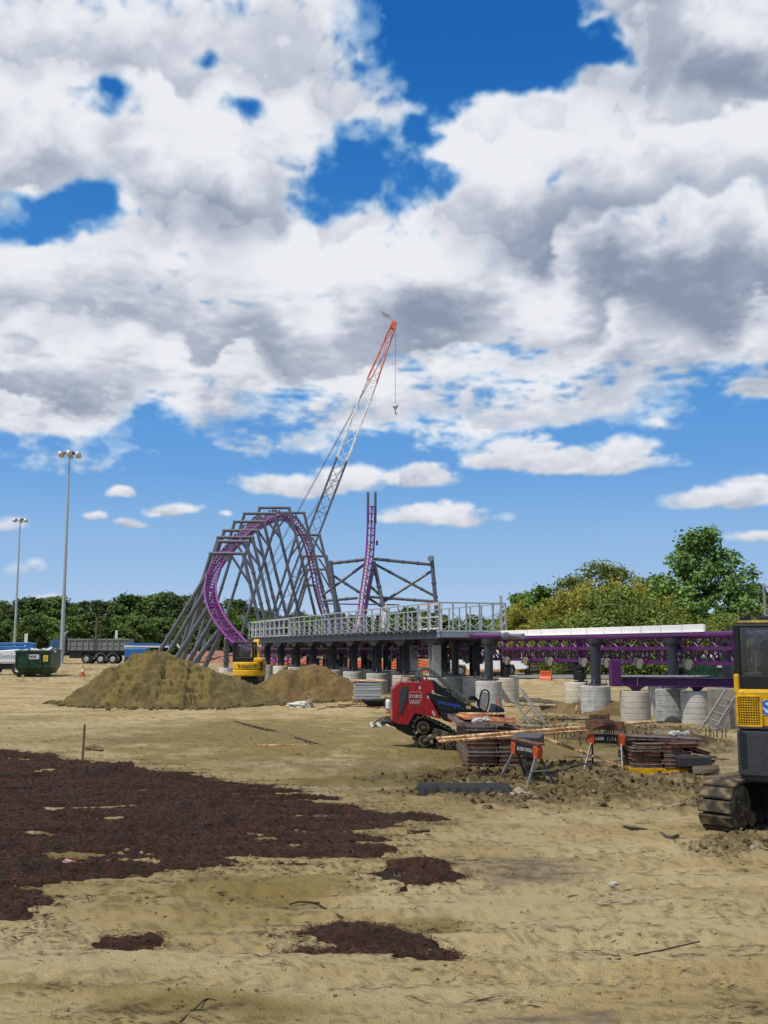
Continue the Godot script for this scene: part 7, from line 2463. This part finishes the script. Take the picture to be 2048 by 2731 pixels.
func make_props() -> void:
	make_stacks(); make_sawhorses()
	ladder(gp(1440, 1940), at(1381, 31.0, 0.87), 0.42, "aluminium extension ladder leaning back over the sand", Vector3(0.62, 0, 0.75))
	ladder(gp(1886, 1953), at(1952, 29.0, 1.03), 0.40, "aluminium ladder leaning on the low concrete wall", Vector3(0.9, 0, 0.35))
	# tarp
	var tp := gp(1240, 2118)
	var nz := FastNoiseLite.new()
	nz.seed = 44; nz.frequency = 2.2
	var v := PackedVector3Array()
	var c := PackedColorArray()
	for j in 26:
		for i in 60:
			var x := -0.78 + 1.56 * i / 59.0
			var z := 0.26 - 0.62 * j / 25.0
			var e := minf(minf(x + 0.78, 0.78 - x) / 0.16, minf(0.26 - z, z + 0.36) / 0.10)
			var kk := smoothstep(0.0, 0.7, e)
			var y := lerpf(maxf(0.0, ground_h(tp.x + x, tp.z + z)) - 0.01, 0.135, kk) + 0.010 * nz.get_noise_2d(x * 2, z * 5) + 0.02 * absf(nz.get_noise_2d(x * 0.8 + z * 3.0, 7.0)) + 0.03 * maxf(0.0, -x) * smoothstep(0.0, 1.0, e)
			v.append(Vector3(x + 0.06 * nz.get_noise_2d(z * 4, 3.0) + z * 0.35 * 0.0 - 0.16 * x * (z + 0.05), y - 0.004, z + 0.05 * nz.get_noise_2d(x * 3, 9.0))); c.append(Color(1, 1, 1))
	var ta := inst("tarpaulin", indexed(v, c, 60, 26), M.tarp, self, tp)
	tag(ta, "black folded tarpaulin spread on the churned ground", "tarpaulin")
	var rk := MB.new()
	rk.ball(Vector3(0, 0.06, 0), Vector3(0.13, 0.09, 0.10), 7, 0.9, 51); rk.ball(Vector3(0.13, 0.04, 0.02), Vector3(0.09, 0.05, 0.07), 6, 0.9, 52)
	single("rock", rk, mat(lin(0.45, 0.41, 0.32), 0.95, 0.0, TX.fleck, 4.0), "pale broken rock beside the black tarpaulin", "rock", gp(1384, 2128))
	for q in [[1118, 2228, 0.10], [1395, 2160, 0.07], [1300, 2158, 0.06], [1600, 2150, 0.06], [1360, 2142, 0.05], [250, 2005, 0.14]]:
		var s := MB.new()
		s.ball(Vector3(0, q[2] * 0.35, 0), Vector3(q[2] * 1.4, q[2] * 0.7, q[2]), 6, 0.9, int(q[0]))
		single("stone", s, M.lump, "lump of dried soil lying on the sand", "stone", gp(q[0], q[1]), 0.0, "lumps lying on the sand")
	# rebar bundle with tags, left of the loader
	var rl := []
	for k in 16:
		var f := k / 15.0
		rl.append(smooth([at(985 + f * 70, 29.8 + 0.2 * f - (k % 3) * 0.25, 0.03), at(1015 + f * 55, 30.4, 0.16 + 0.08 * sin(k * 2.1)), at(1060 + f * 40, 30.9 + f * 0.3, 0.20 + 0.03 * (k % 3)), at(1120, 31.2 + f * 0.5, 0.10)], 4))
	var rb := rods("rebar_bundle", "fanned bundle of rusty bars with white tags beside the loader", "rebar", at(1050, 30.4), rl, 0.014, M.rebar)
	for px in [988, 1010, 1032, 1052]:
		var tg := MB.new()
		tg.box(at(px + rng.randf_range(-3, 3), 29.55, 0.09), Vector3(0.10, 0.17, 0.006), Basis.from_euler(Vector3(-0.5, 0.2, rng.randf_range(-0.6, 0.6))))
		wpart(rb, "tag", tg, M.paper)
	plank("timber_block", at(1088, 29.0, 0.09), at(1128, 28.6, 0.09), 0.5, 0.16, M.oldwood, "weathered timber block at the tail of the red loader", "timber")
	# bars lying on the open ground
	rods("loose_bar", "thin dark bars lying in a line on the open sand", "rebar", gp(740, 1955), [[gp(622, 1922, 0.02), gp(700, 1945, 0.03), gp(778, 1962, 0.02)], [gp(785, 1966, 0.02), gp(855, 1986, 0.03)], [gp(795, 1968, 0.02), gp(835, 1988, 0.02)], [gp(640, 1928, 0.03), gp(760, 1955, 0.02)]], 0.016, M.rebar)
	plank("batten", gp(678, 1988, 0.03), gp(825, 1986, 0.03), 0.05, 0.03, M.wood, "thin pale batten lying on the open sand", "batten")
	rods("red_bars", "dull red bars lying on the ground before the sand heap", "rebar", gp(930, 1886), [[gp(850, 1890, 0.03), gp(1008, 1882, 0.03)], [gp(870, 1884, 0.03), gp(1012, 1888, 0.03)], [gp(900, 1880, 0.04), gp(1000, 1878, 0.03)], [gp(846, 1893, 0.03), gp(940, 1880, 0.05)]], 0.03, M.rust_red)
	# pallet of wrapped goods
	var pa := thing("wrapped_pallet", "pallet of goods wrapped in silver film beside the sand heap", "pallet", at(978, 42.0), 0.1)
	var wr := MB.new()
	for k in 6: wr.box(Vector3(0, 0.20 + k * 0.115, 0), Vector3(1.08 - 0.02 * (k % 2), 0.11, 0.95 - 0.02 * ((k + 1) % 2)), Basis(Vector3.UP, rng.randf_range(-0.02, 0.02)), 0.02)
	part(pa, "wrapped_load", wr, M.wrap)
	for k in 3:
		var b := MB.new()
		b.box(Vector3(0, 0.07, -0.42 + 0.42 * k), Vector3(1.15, 0.14, 0.09)); part(pa, "bearer", b, M.oldwood)
	var lid := MB.new()
	lid.box(Vector3(0.08, 0.90, 0), Vector3(1.36, 0.03, 1.0)); part(pa, "top_board", lid, M.wood)
	var cl := []
	for k in 7:
		var ln := []
		for i in 20: ln.append(at(1008, 39.2) + Vector3(cos(i * 0.7 + k) * (0.35 + 0.05 * k), 0.05 + 0.035 * k + 0.02 * sin(i * 1.9 + k), sin(i * 0.7 + k) * (0.24 + 0.03 * k)))
		cl.append(smooth(ln, 3))
	rods("cable_coil", "tangled coil of black cable on the ground by the pallet", "cable", at(1008, 39.2), cl, 0.022, M.rubber, "loop")
	var sp := thing("sprayer", "white hand sprayer tank with an orange foot", "sprayer", at(1035, 35.4))
	var s1 := MB.new()
	s1.lathe([Vector2(0.085, 0.08), Vector2(0.095, 0.12), Vector2(0.095, 0.42), Vector2(0.06, 0.49), Vector2(0.03, 0.5), Vector2(0, 0.5)], 16); part(sp, "tank", s1, M.white)
	var s2 := MB.new()
	s2.lathe([Vector2(0.11, 0.0), Vector2(0.11, 0.07), Vector2(0.09, 0.09), Vector2(0, 0.09)], 16); part(sp, "foot", s2, M.orange)
	var s3 := MB.new()
	s3.path(smooth([Vector3(0, 0.5, 0), Vector3(-0.1, 0.58, 0), Vector3(-0.14, 0.4, 0.05), Vector3(-0.1, 0.2, 0.1), Vector3(0.08, 0.16, 0.12)], 5), 0.012, 6); s3.beam(Vector3(-0.06, 0.54, 0), Vector3(0.06, 0.54, 0), 0.03, 0.03); part(sp, "hose", s3, M.black)
	# rolled mesh
	var ml := []
	for k in 14: ml.append([at(1440 + k * 0.3, 36.6, 0.06 + 0.02 * (k % 7)) + Vector3(0, 0, -0.06 * k + 0.4), at(1520 - k * 0.5, 35.9, 0.05 + 0.02 * (k % 7)) + Vector3(0, 0, -0.06 * k + 0.4)])
	for k in 12:
		var f := k / 11.0
		ml.append([at(lerpf(1442, 1516, f), 36.3 - 0.6 * f, 0.03) + Vector3(0, 0, 0.4), at(lerpf(1442, 1516, f), 36.3 - 0.6 * f, 0.22) + Vector3(0, 0, 0.38), at(lerpf(1442, 1516, f), 36.3 - 0.6 * f, 0.23) + Vector3(0, 0, -0.3)])
	rods("rebar_mat", "bundle of rusty rebar mats lying before the round piers", "rebar", at(1480, 36.2), ml, 0.014, M.rebar, "bar")
	var fan := []
	for k in 12: fan.append([gp(1790 + k * 4, 2004 + k * 1.4, 0.12 + 0.01 * (k % 4)), gp(1880 + k * 3, 2018 + (k % 5) * 3, 0.03)])
	rods("rebar_bundle", "spread of dark bars behind the loose panel pile", "rebar", gp(1840, 2012), fan, 0.012, M.rebar, "bar")
	# short starter bars standing in the trench
	var sb := MB.new()
	sb.tube(Vector3(0, -0.1, 0), Vector3(0, 0.26, 0), 0.012, -1, 6)
	var sbm := sb.mesh()
	for q in [[1300, 1962, 1370, 1958, 8], [1545, 1965, 1712, 1976, 16], [1480, 1972, 1545, 1978, 6], [1880, 1968, 1940, 1972, 8], [1550, 1990, 1600, 1988, 5]]:
		for k in q[4]:
			var f: float = k / float(q[4])
			var p := gp(lerpf(q[0], q[2], f) + rng.randf_range(-4, 4), lerpf(q[1], q[3], f) + rng.randf_range(-3, 3))
			var s := inst("starter_bar", sbm, M.rebar, self, p)
			s.scale.y = rng.randf_range(0.6, 1.1)
			s.rotation = Vector3(rng.randf_range(-0.1, 0.1), 0, rng.randf_range(-0.12, 0.12))
			tag(s, "short rusty starter bar standing in the churned trench", "rebar", "starter bars in the trench")
	# stakes
	stake(219, 2042, 0.80, M.rust_red, "reddish brown stake standing at the edge of the mulch", 0.03, 0.04)
	for q in [[940, 1886, 0.42, "thin pale stake before the sand heap"], [962, 1886, 0.45, "thin pale stake next to the dull red bars"], [1424, 1906, 0.55, "thin pale stake beside the aluminium extension ladder"], [1655, 1908, 0.62, "thin pale stake between the two round piers"], [1480, 1942, 0.50, "pale stake leaning behind the long plank"], [1778, 1858, 0.3, "pale stake behind the purple beam"]]: stake(q[0], q[1], q[2], M.wood, q[3], rng.randf_range(-0.1, 0.1))
	stake(773, 1872, 0.38, M.orange, "orange topped stake on the flank of the sand heap", 0.1)
	stake(1325, 1895, 0.5, M.orange, "orange stake beside the loader's fork carriage", -0.05)
	plank("timber_post", at(832, 38.6, 0.02), at(819, 38.9, 0.52), 0.13, 0.10, M.oldwood, "dark timber post leaning out of the dirt heap", "timber")
	var cr := MB.new()
	cr.ball(Vector3(0, 0.08, 0), Vector3(0.42, 0.14, 0.3), 8, 0.9, 71)
	single("concrete_lump", cr, M.conc, "broken concrete lump beside the leaning timber post", "rubble", at(800, 38.7))
	plank("timber_prop", at(1533, 34.4, 0.0), at(1543, 34.9, 0.52), 0.07, 0.05, M.oldwood, "brown timber prop leaning on the round pier", "timber")
	# cone, barrier, bucket
	var cn := thing("traffic_cone", "orange traffic cone with a pale band on the bright sand", "cone", at(220, 75.0))
	var c1 := MB.new()
	c1.box(Vector3(0, 0.03, 0), Vector3(0.42, 0.06, 0.42), Basis(Vector3.UP, 0.2), 0.01); part(cn, "base", c1, M.orange)
	var c2 := MB.new()
	c2.lathe([Vector2(0.16, 0.06), Vector2(0.11, 0.36)], 16); c2.lathe([Vector2(0.065, 0.62), Vector2(0.035, 0.8), Vector2(0, 0.8)], 16); part(cn, "cone", c2, M.orange)
	var c3 := MB.new()
	c3.lathe([Vector2(0.112, 0.36), Vector2(0.066, 0.62)], 16); part(cn, "band", c3, M.white)
	var ba := thing("barrier", "orange plastic barrier standing by the road", "barrier", at(1456, 67.5), -0.35)
	var b1 := MB.new()
	b1.prism(poly([-0.30, 0, 0.30, 0, 0.26, 0.12, 0.10, 0.3, 0.06, 0.62, -0.06, 0.62, -0.10, 0.3, -0.26, 0.12]), 0.75, Transform3D(Basis(Vector3.UP, PI / 2), Vector3.ZERO), 0.02); part(ba, "shell", b1, M.orange)
	for k in 3:
		var b3 := MB.new()
		b3.box(Vector3(0, 0.2 + 0.16 * k, 0.12 - 0.02 * k), Vector3(0.6, 0.05, 0.06)); part(ba, "rib", b3, mat(lin(0.55, 0.07, 0.01), 0.6))
	var bu := thing("bucket", "orange bucket standing on sand between the dark columns", "bucket", at(1283, 66.0))
	var u1 := MB.new()
	u1.lathe([Vector2(0.15, 0), Vector2(0.19, 0.4), Vector2(0.2, 0.42), Vector2(0.18, 0.42), Vector2(0.14, 0.05), Vector2(0, 0.05)], 16); part(bu, "pail", u1, M.orange)
	var u2 := MB.new()
	u2.path(smooth([Vector3(-0.19, 0.4, 0), Vector3(-0.1, 0.56, 0), Vector3(0.1, 0.56, 0), Vector3(0.19, 0.4, 0)], 4), 0.01, 5); part(bu, "handle", u2, M.steel)
	var pp := MB.new()
	for k in 26: pp.lathe([Vector2(0.17, 0), Vector2(0.2, 0.02), Vector2(0.2, 0.05), Vector2(0.17, 0.07)], 14, Transform3D(Basis(Vector3.BACK, PI / 2), Vector3(k * 0.07, 0.2, 0)))
	single("ribbed_pipe", pp, M.black, "black ribbed drain pipe lying before the sand berm", "pipe", at(1280, 74.0))
	var pq := MB.new()
	pq.path(smooth([at(1060, 77, 0.2), at(980, 78, 0.24), at(900, 79, 0.2), at(820, 80, 0.24), at(740, 81, 0.2)], 6), 0.28, 10)
	single("silt_sock", pq, M.black, "long black silt sock lying along the orange netting", "silt sock")
	# orange netting on posts
	var on := thing("safety_netting", "sagging orange safety netting behind the platform columns", "netting", at(960, 82.0))
	var onm := mat(lin(0.62, 0.10, 0.03), 0.8)
	for k in 9:
		var pa0 := at(1175 - k * 58, 82.0 + k * 0.2)
		var mb := MB.new()
		mb.beam(pa0, pa0 + Vector3(0, 1.25, 0), 0.05, 0.05, Vector3.RIGHT); wpart(on, "post", mb, M.wood)
		if k < 8:
			var pb0 := at(1175 - (k + 1) * 58, 82.0 + (k + 1) * 0.2)
			var nt := MB.new()
			for i in 12:
				var f := (i + 0.5) / 12.0
				nt.beam(pa0.lerp(pb0, f) + Vector3(0, 0.1, 0.04), pa0.lerp(pb0, f) + Vector3(0, 1.12 - 0.25 * sin(f * PI), 0.04), 0.09, 0.01, Vector3.BACK)
			for i in 5: nt.path([pa0 + Vector3(0, 0.15 + i * 0.24, 0.05), pa0.lerp(pb0, 0.5) + Vector3(0, 0.13 + i * 0.18, 0.05), pb0 + Vector3(0, 0.15 + i * 0.24, 0.05)], 0.035, 4)
			wpart(on, "net", nt, onm)
	# board fence
	var fe := thing("board_fence", "weathered grey brown board fence behind the white pickup", "fence", at(1600, 78.0))
	var x := at(1402, 78).x
	var x1 := at(1800, 78).x
	var bdm := [MB.new(), MB.new(), MB.new()]
	for k in 3:
		bdm[k].prism(poly([-0.068, 0.04, 0.068, 0.04, 0.068, 1.50 + 0.03 * k, 0.035, 1.56 + 0.03 * k, -0.035, 1.56 + 0.03 * k, -0.068, 1.50 + 0.03 * k]), 0.02)
	var bms := bdm.map(func(m): return m.mesh())
	var tones := [M.fence, mat(Color(0.62, 0.58, 0.56), 0.9, 0.0, TX.oldwood, 0.8), mat(Color(0.95, 0.90, 0.86), 0.9, 0.0, TX.oldwood, 0.8)]
	while x < x1:
		var bo := inst("board", bms[rng.randi() % 3], tones[rng.randi() % 3], fe, Vector3(x, 0, -78.0 + rng.randf_range(-0.008, 0.008)) - fe.position)
		bo.rotation.z = rng.randf_range(-0.02, 0.02)
		x += 0.143
	for y in [0.4, 1.15]:
		var rl2 := MB.new()
		rl2.beam(Vector3(at(1402, 78).x, y, -77.94), Vector3(x1, y, -77.94), 0.05, 0.09); wpart(fe, "rail", rl2, M.oldwood)
	for k in 6:
		var po := MB.new()
		var q := at(1405 + k * 78, 77.85)
		po.box(q + Vector3(0, 0.85, 0), Vector3(0.11, 1.7, 0.11)); wpart(fe, "post", po, M.oldwood)
	# second dumpster and the painted building
	var du := thing("long_dumpster", "long green ribbed dumpster behind the purple beam", "dumpster", at(1900, 58.0))
	var d1 := MB.new()
	d1.box(Vector3(0.2, 0.85, -0.9), Vector3(3.6, 1.3, 1.8), Basis(), 0.02); part(du, "tub", d1, M.bin_green)
	for k in 9:
		var r1 := MB.new()
		r1.prism(poly([-0.09, 0, 0.09, 0, 0.05, 0.09, -0.05, 0.09]), 1.15, Transform3D(Basis(Vector3.RIGHT, -PI / 2) * Basis(Vector3.BACK, PI), Vector3(-1.45 + k * 0.42, 0.82, 0.0)).rotated_local(Vector3.UP, 0.0)); part(du, "rib", r1, M.bin_green)
	var r2 := MB.new()
	r2.beam(Vector3(-1.65, 1.53, 0.03), Vector3(2.05, 1.53, 0.03), 0.14, 0.12); part(du, "rim", r2, M.bin_green)
	var r3 := MB.new()
	r3.box(Vector3(0.2, 0.1, -0.9), Vector3(3.2, 0.2, 1.2)); part(du, "skid", r3, M.black)
	var l1 := MB.new()
	l1.box(Vector3(0.42, 1.2, 0.115), Vector3(0.3, 0.3, 0.015)); var lp := part(du, "name_plate", l1, M.paper)
	words(lp, "lettering", "WM", 0.12, M.ink, Transform3D(Basis(), Vector3(0.42, 1.2, 0.126)))
	var wl := []
	for k in 10: wl.append(smooth([at(1868 + k * 4, 58.8, 1.5), at(1880 + k * 5, 58.8, 1.78 + 0.05 * (k % 4)), at(1910 + k * 3, 58.8, 1.85 - 0.03 * (k % 3)), at(1940 + k * 2, 58.8, 1.5)], 4))
	rods("wire_scrap", "tangle of grey wire heaped in the long dumpster", "scrap", at(1900, 58.8, 1.5), wl, 0.02, M.steel, "wire")
	var bl := thing("painted_building", "low beige building painted with brown animal patches", "building", at(1890, 88.0))
	var w1 := MB.new()
	w1.box(Vector3(0, 1.1, -1.5), Vector3(5.4, 2.2, 3.0)); part(bl, "wall", w1, mat(lin(0.52, 0.42, 0.27), 0.9, 0.0, TX.fleck, 0.5))
	for q in [[-0.55, 1.2, 0.5, 0.9], [0.6, 0.9, 0.6, 0.5], [-1.6, 0.8, 0.5, 0.6], [1.6, 1.3, 0.5, 0.7], [0.1, 1.8, 0.4, 0.3]]:
		var pt := PackedVector2Array()
		for k in 9: pt.append(Vector2(cos(TAU * k / 9) * q[2] * rng.randf_range(0.6, 1.1), sin(TAU * k / 9) * q[3] * rng.randf_range(0.6, 1.1)))
		sheet(bl, "painted_patch", pt, 0.012, Transform3D(Basis(), Vector3(q[0], q[1], 0.008)), mat(lin(0.30, 0.18, 0.08), 0.9))
	var rf := MB.new()
	rf.box(Vector3(0, 2.26, -1.5), Vector3(5.7, 0.12, 3.3), Basis(), 0.02); part(bl, "roof", rf, M.conc_dark)
	# post on the platform end and the mesh cage at the right
	var gpst := thing("steel_post", "single tall galvanised post at the end of the platform", "post", at(1340, 43.2))
	var g1 := MB.new()
	g1.box(Vector3(0, hy(1588, 43.2) * 0.5, 0), Vector3(0.12, hy(1588, 43.2), 0.12), Basis(), 0.008); part(gpst, "shaft", g1, M.galv)
	var g2 := MB.new()
	for y in [1615, 1640]: g2.beam(Vector3(0, hy(y, 43.2), 0.08), Vector3(0.16, hy(y, 43.2), 0.08), 0.02, 0.03)
	g2.beam(Vector3(0.15, hy(1615, 43.2), 0.08), Vector3(0.15, hy(1640, 43.2), 0.08), 0.02, 0.02); part(gpst, "bracket", g2, M.rail)
	var cg := thing("mesh_cage", "grey wire mesh work cage on a mast behind the excavator", "work cage", at(2118, 24.0))
	var yb := hy(1640, 24.0)
	var yt := hy(1563, 24.0)
	var f1 := MB.new()
	for xx in [-0.34, 0.4]:
		for zz in [-0.5, 0.3]: f1.box(Vector3(xx, (yb + yt) * 0.5, zz), Vector3(0.045, yt - yb, 0.045))
	for y in [yb, yt]:
		for zz in [-0.5, 0.3]: f1.beam(Vector3(-0.36, y, zz), Vector3(0.42, y, zz), 0.045, 0.045)
		for xx in [-0.34, 0.4]: f1.beam(Vector3(xx, y, -0.5), Vector3(xx, y, 0.3), 0.04, 0.04)
	part(cg, "frame", f1, M.rail)
	var f2 := MB.new()
	for k in 14: f2.beam(Vector3(-0.32, lerpf(yb, yt, k / 14.0), 0.3), Vector3(0.38, lerpf(yb, yt, k / 14.0), 0.3), 0.008, 0.008)
	for k in 12: f2.beam(Vector3(-0.32 + k * 0.06, yb, 0.305), Vector3(-0.32 + k * 0.06, yt, 0.305), 0.008, 0.008, Vector3.BACK)
	part(cg, "mesh", f2, M.column)
	var f3 := MB.new()
	f3.box(Vector3(0.1, yb - 0.06, -0.1), Vector3(1.3, 0.06, 1.0), Basis(), 0.01); f3.tube(Vector3(0.4, 0, -0.1), Vector3(0.4, yb - 0.06, -0.1), 0.12, -1, 12); part(cg, "mast", f3, M.black)
	# offcuts trodden into the mud
	for k in 22:
		var q := gp(rng.randf_range(1440, 1940), rng.randf_range(1905, 2030))
		var a := rng.randf() * PI
		var l := rng.randf_range(0.12, 0.5)
		var dv := Vector3(cos(a), rng.randf_range(-0.08, 0.08), sin(a)) * l
		plank("timber_offcut", q - dv + Vector3(0, 0.04, 0), q + dv + Vector3(0, 0.05, 0), rng.randf_range(0.04, 0.12), 0.03, [M.wood, M.oldwood, M.oldwood, M.rust][k % 4], "timber offcut trodden into the churned soil by the piers", "offcut", "timber offcuts in the churned soil")
	# twigs, wrapper, leaves
	var tw := []
	tw.append([gp(1690, 2548, 0.01), gp(1760, 2535, 0.02), gp(1866, 2511, 0.02)])
	rods("stick", "long thin dark stick lying on pale sand", "stick", gp(1780, 2530), tw, 0.006, M.bark, "stem")
	rods("branch", "curved dark twig lying on pale sand", "branch", gp(1610, 2560), [smooth([gp(1550, 2543, 0.02), gp(1552, 2552, 0.01), gp(1580, 2562, 0.02), gp(1625, 2564, 0.01), gp(1655, 2556, 0.02)], 5), smooth([gp(1550, 2543, 0.02), gp(1562, 2541, 0.03), gp(1568, 2545, 0.01)], 3), [gp(1600, 2563, 0.01), gp(1630, 2556, 0.03)]], 0.007, M.bark, "stem")
	rods("branch", "forked dark twig lying beside the small mulch heap", "branch", gp(830, 2412), [smooth([gp(772, 2412, 0.02), gp(800, 2405, 0.03), gp(840, 2408, 0.02), gp(870, 2425, 0.01), gp(915, 2447, 0.01)], 5), [gp(800, 2405, 0.03), gp(852, 2408, 0.05)]], 0.008, M.bark, "stem")
	rods("branch", "dark stick bent across the nearest sand", "branch", gp(560, 2680), [smooth([gp(480, 2725, 0.01), gp(520, 2690, 0.03), gp(552, 2664, 0.02), gp(600, 2676, 0.01), gp(635, 2680, 0.01)], 5)], 0.006, M.bark, "stem")
	rods("bark_strip", "curled dark bark strip before the excavator track", "bark", gp(1690, 2208), [smooth([gp(1665, 2205, 0.02), gp(1700, 2210, 0.04), gp(1725, 2214, 0.02)], 4), smooth([gp(1762, 2222, 0.02), gp(1785, 2235, 0.03), gp(1808, 2228, 0.04)], 4)], 0.022, M.bark, "strip")
	var wrp := MB.new()
	wrp.box(Vector3(-0.04, 0.02, 0), Vector3(0.10, 0.03, 0.07), Basis.from_euler(Vector3(0.2, -0.3, -0.15)), 0.012); 
	var wo := thing("wrapper", "crumpled pink and red wrapper lying on the mulch", "wrapper", gp(190, 2303, 0.06))
	part(wo, "foil", wrp, mat(lin(0.5, 0.32, 0.33), 0.4))
	var wr2 := MB.new()
	wr2.box(Vector3(0.035, 0.02, 0.01), Vector3(0.06, 0.025, 0.05), Basis.from_euler(Vector3(0.1, -0.5, -0.2)), 0.01); part(wo, "printed_end", wr2, mat(lin(0.30, 0.03, 0.03), 0.4))
	var lf := MB.new()
	lf.prism(poly([-0.07, 0, -0.03, 0.03, 0.05, 0.02, 0.08, 0, 0.03, -0.025, -0.04, -0.02]), 0.004, Transform3D(Basis(Vector3.RIGHT, -1.2), Vector3.ZERO))
	for q in [[338, 2266, "dry brown leaf near the wrapper on the mulch"], [283, 2172, "dry brown leaf in the middle of the mulch"], [440, 2152, "dry brown leaf towards the far edge of the mulch"], [590, 2374, "dry brown leaf on the olive sand"]]:
		single("dry_leaf", lf, mat(lin(0.20, 0.09, 0.035), 0.8), q[2], "leaf", gp(q[0], q[1], 0.10 if q[0] != 590 else 0.03), rng.randf() * 3.0)
	for q in [[1395, 2492, "crumpled pale paper scrap on the open sand", 41], [1638, 2360, "small white plastic scrap on the grey stain", 42], [905, 1999, "small white scrap lying on the damp sand", 43]]:
		var sc := MB.new()
		sc.ball(Vector3(0, 0.02, 0), Vector3(0.03, 0.012, 0.02), 6, 1.3, q[3]); sc.prism(poly([-0.05, 0, 0.01, 0.012, 0.04, -0.005, 0.0, -0.015]), 0.006, Transform3D(Basis(Vector3.RIGHT, -1.3), Vector3(-0.04, 0.02, 0.05)))
		single("paper_scrap", sc, M.paper, q[2], "scrap", gp(q[0], q[1]))

func build_all() -> void:
	make_ground(); print("ground ", Time.get_ticks_msec())
	make_mulch(); print("mulch ", Time.get_ticks_msec())
	make_heaps(); print("heaps ", Time.get_ticks_msec())
	make_spill()
	make_cloud()
	make_loop(); make_spike(); make_crane(); print("coaster ", Time.get_ticks_msec())
	make_station(); make_launch_track(); print("station ", Time.get_ticks_msec())
	make_poles(); make_dumpster(); make_truck(); make_lifts(); make_small_digger(); make_big_digger(); make_pickup(); make_loader(); print("machines ", Time.get_ticks_msec())
	make_trees(); print("trees ", Time.get_ticks_msec())
	make_props(); print("props ", Time.get_ticks_msec())
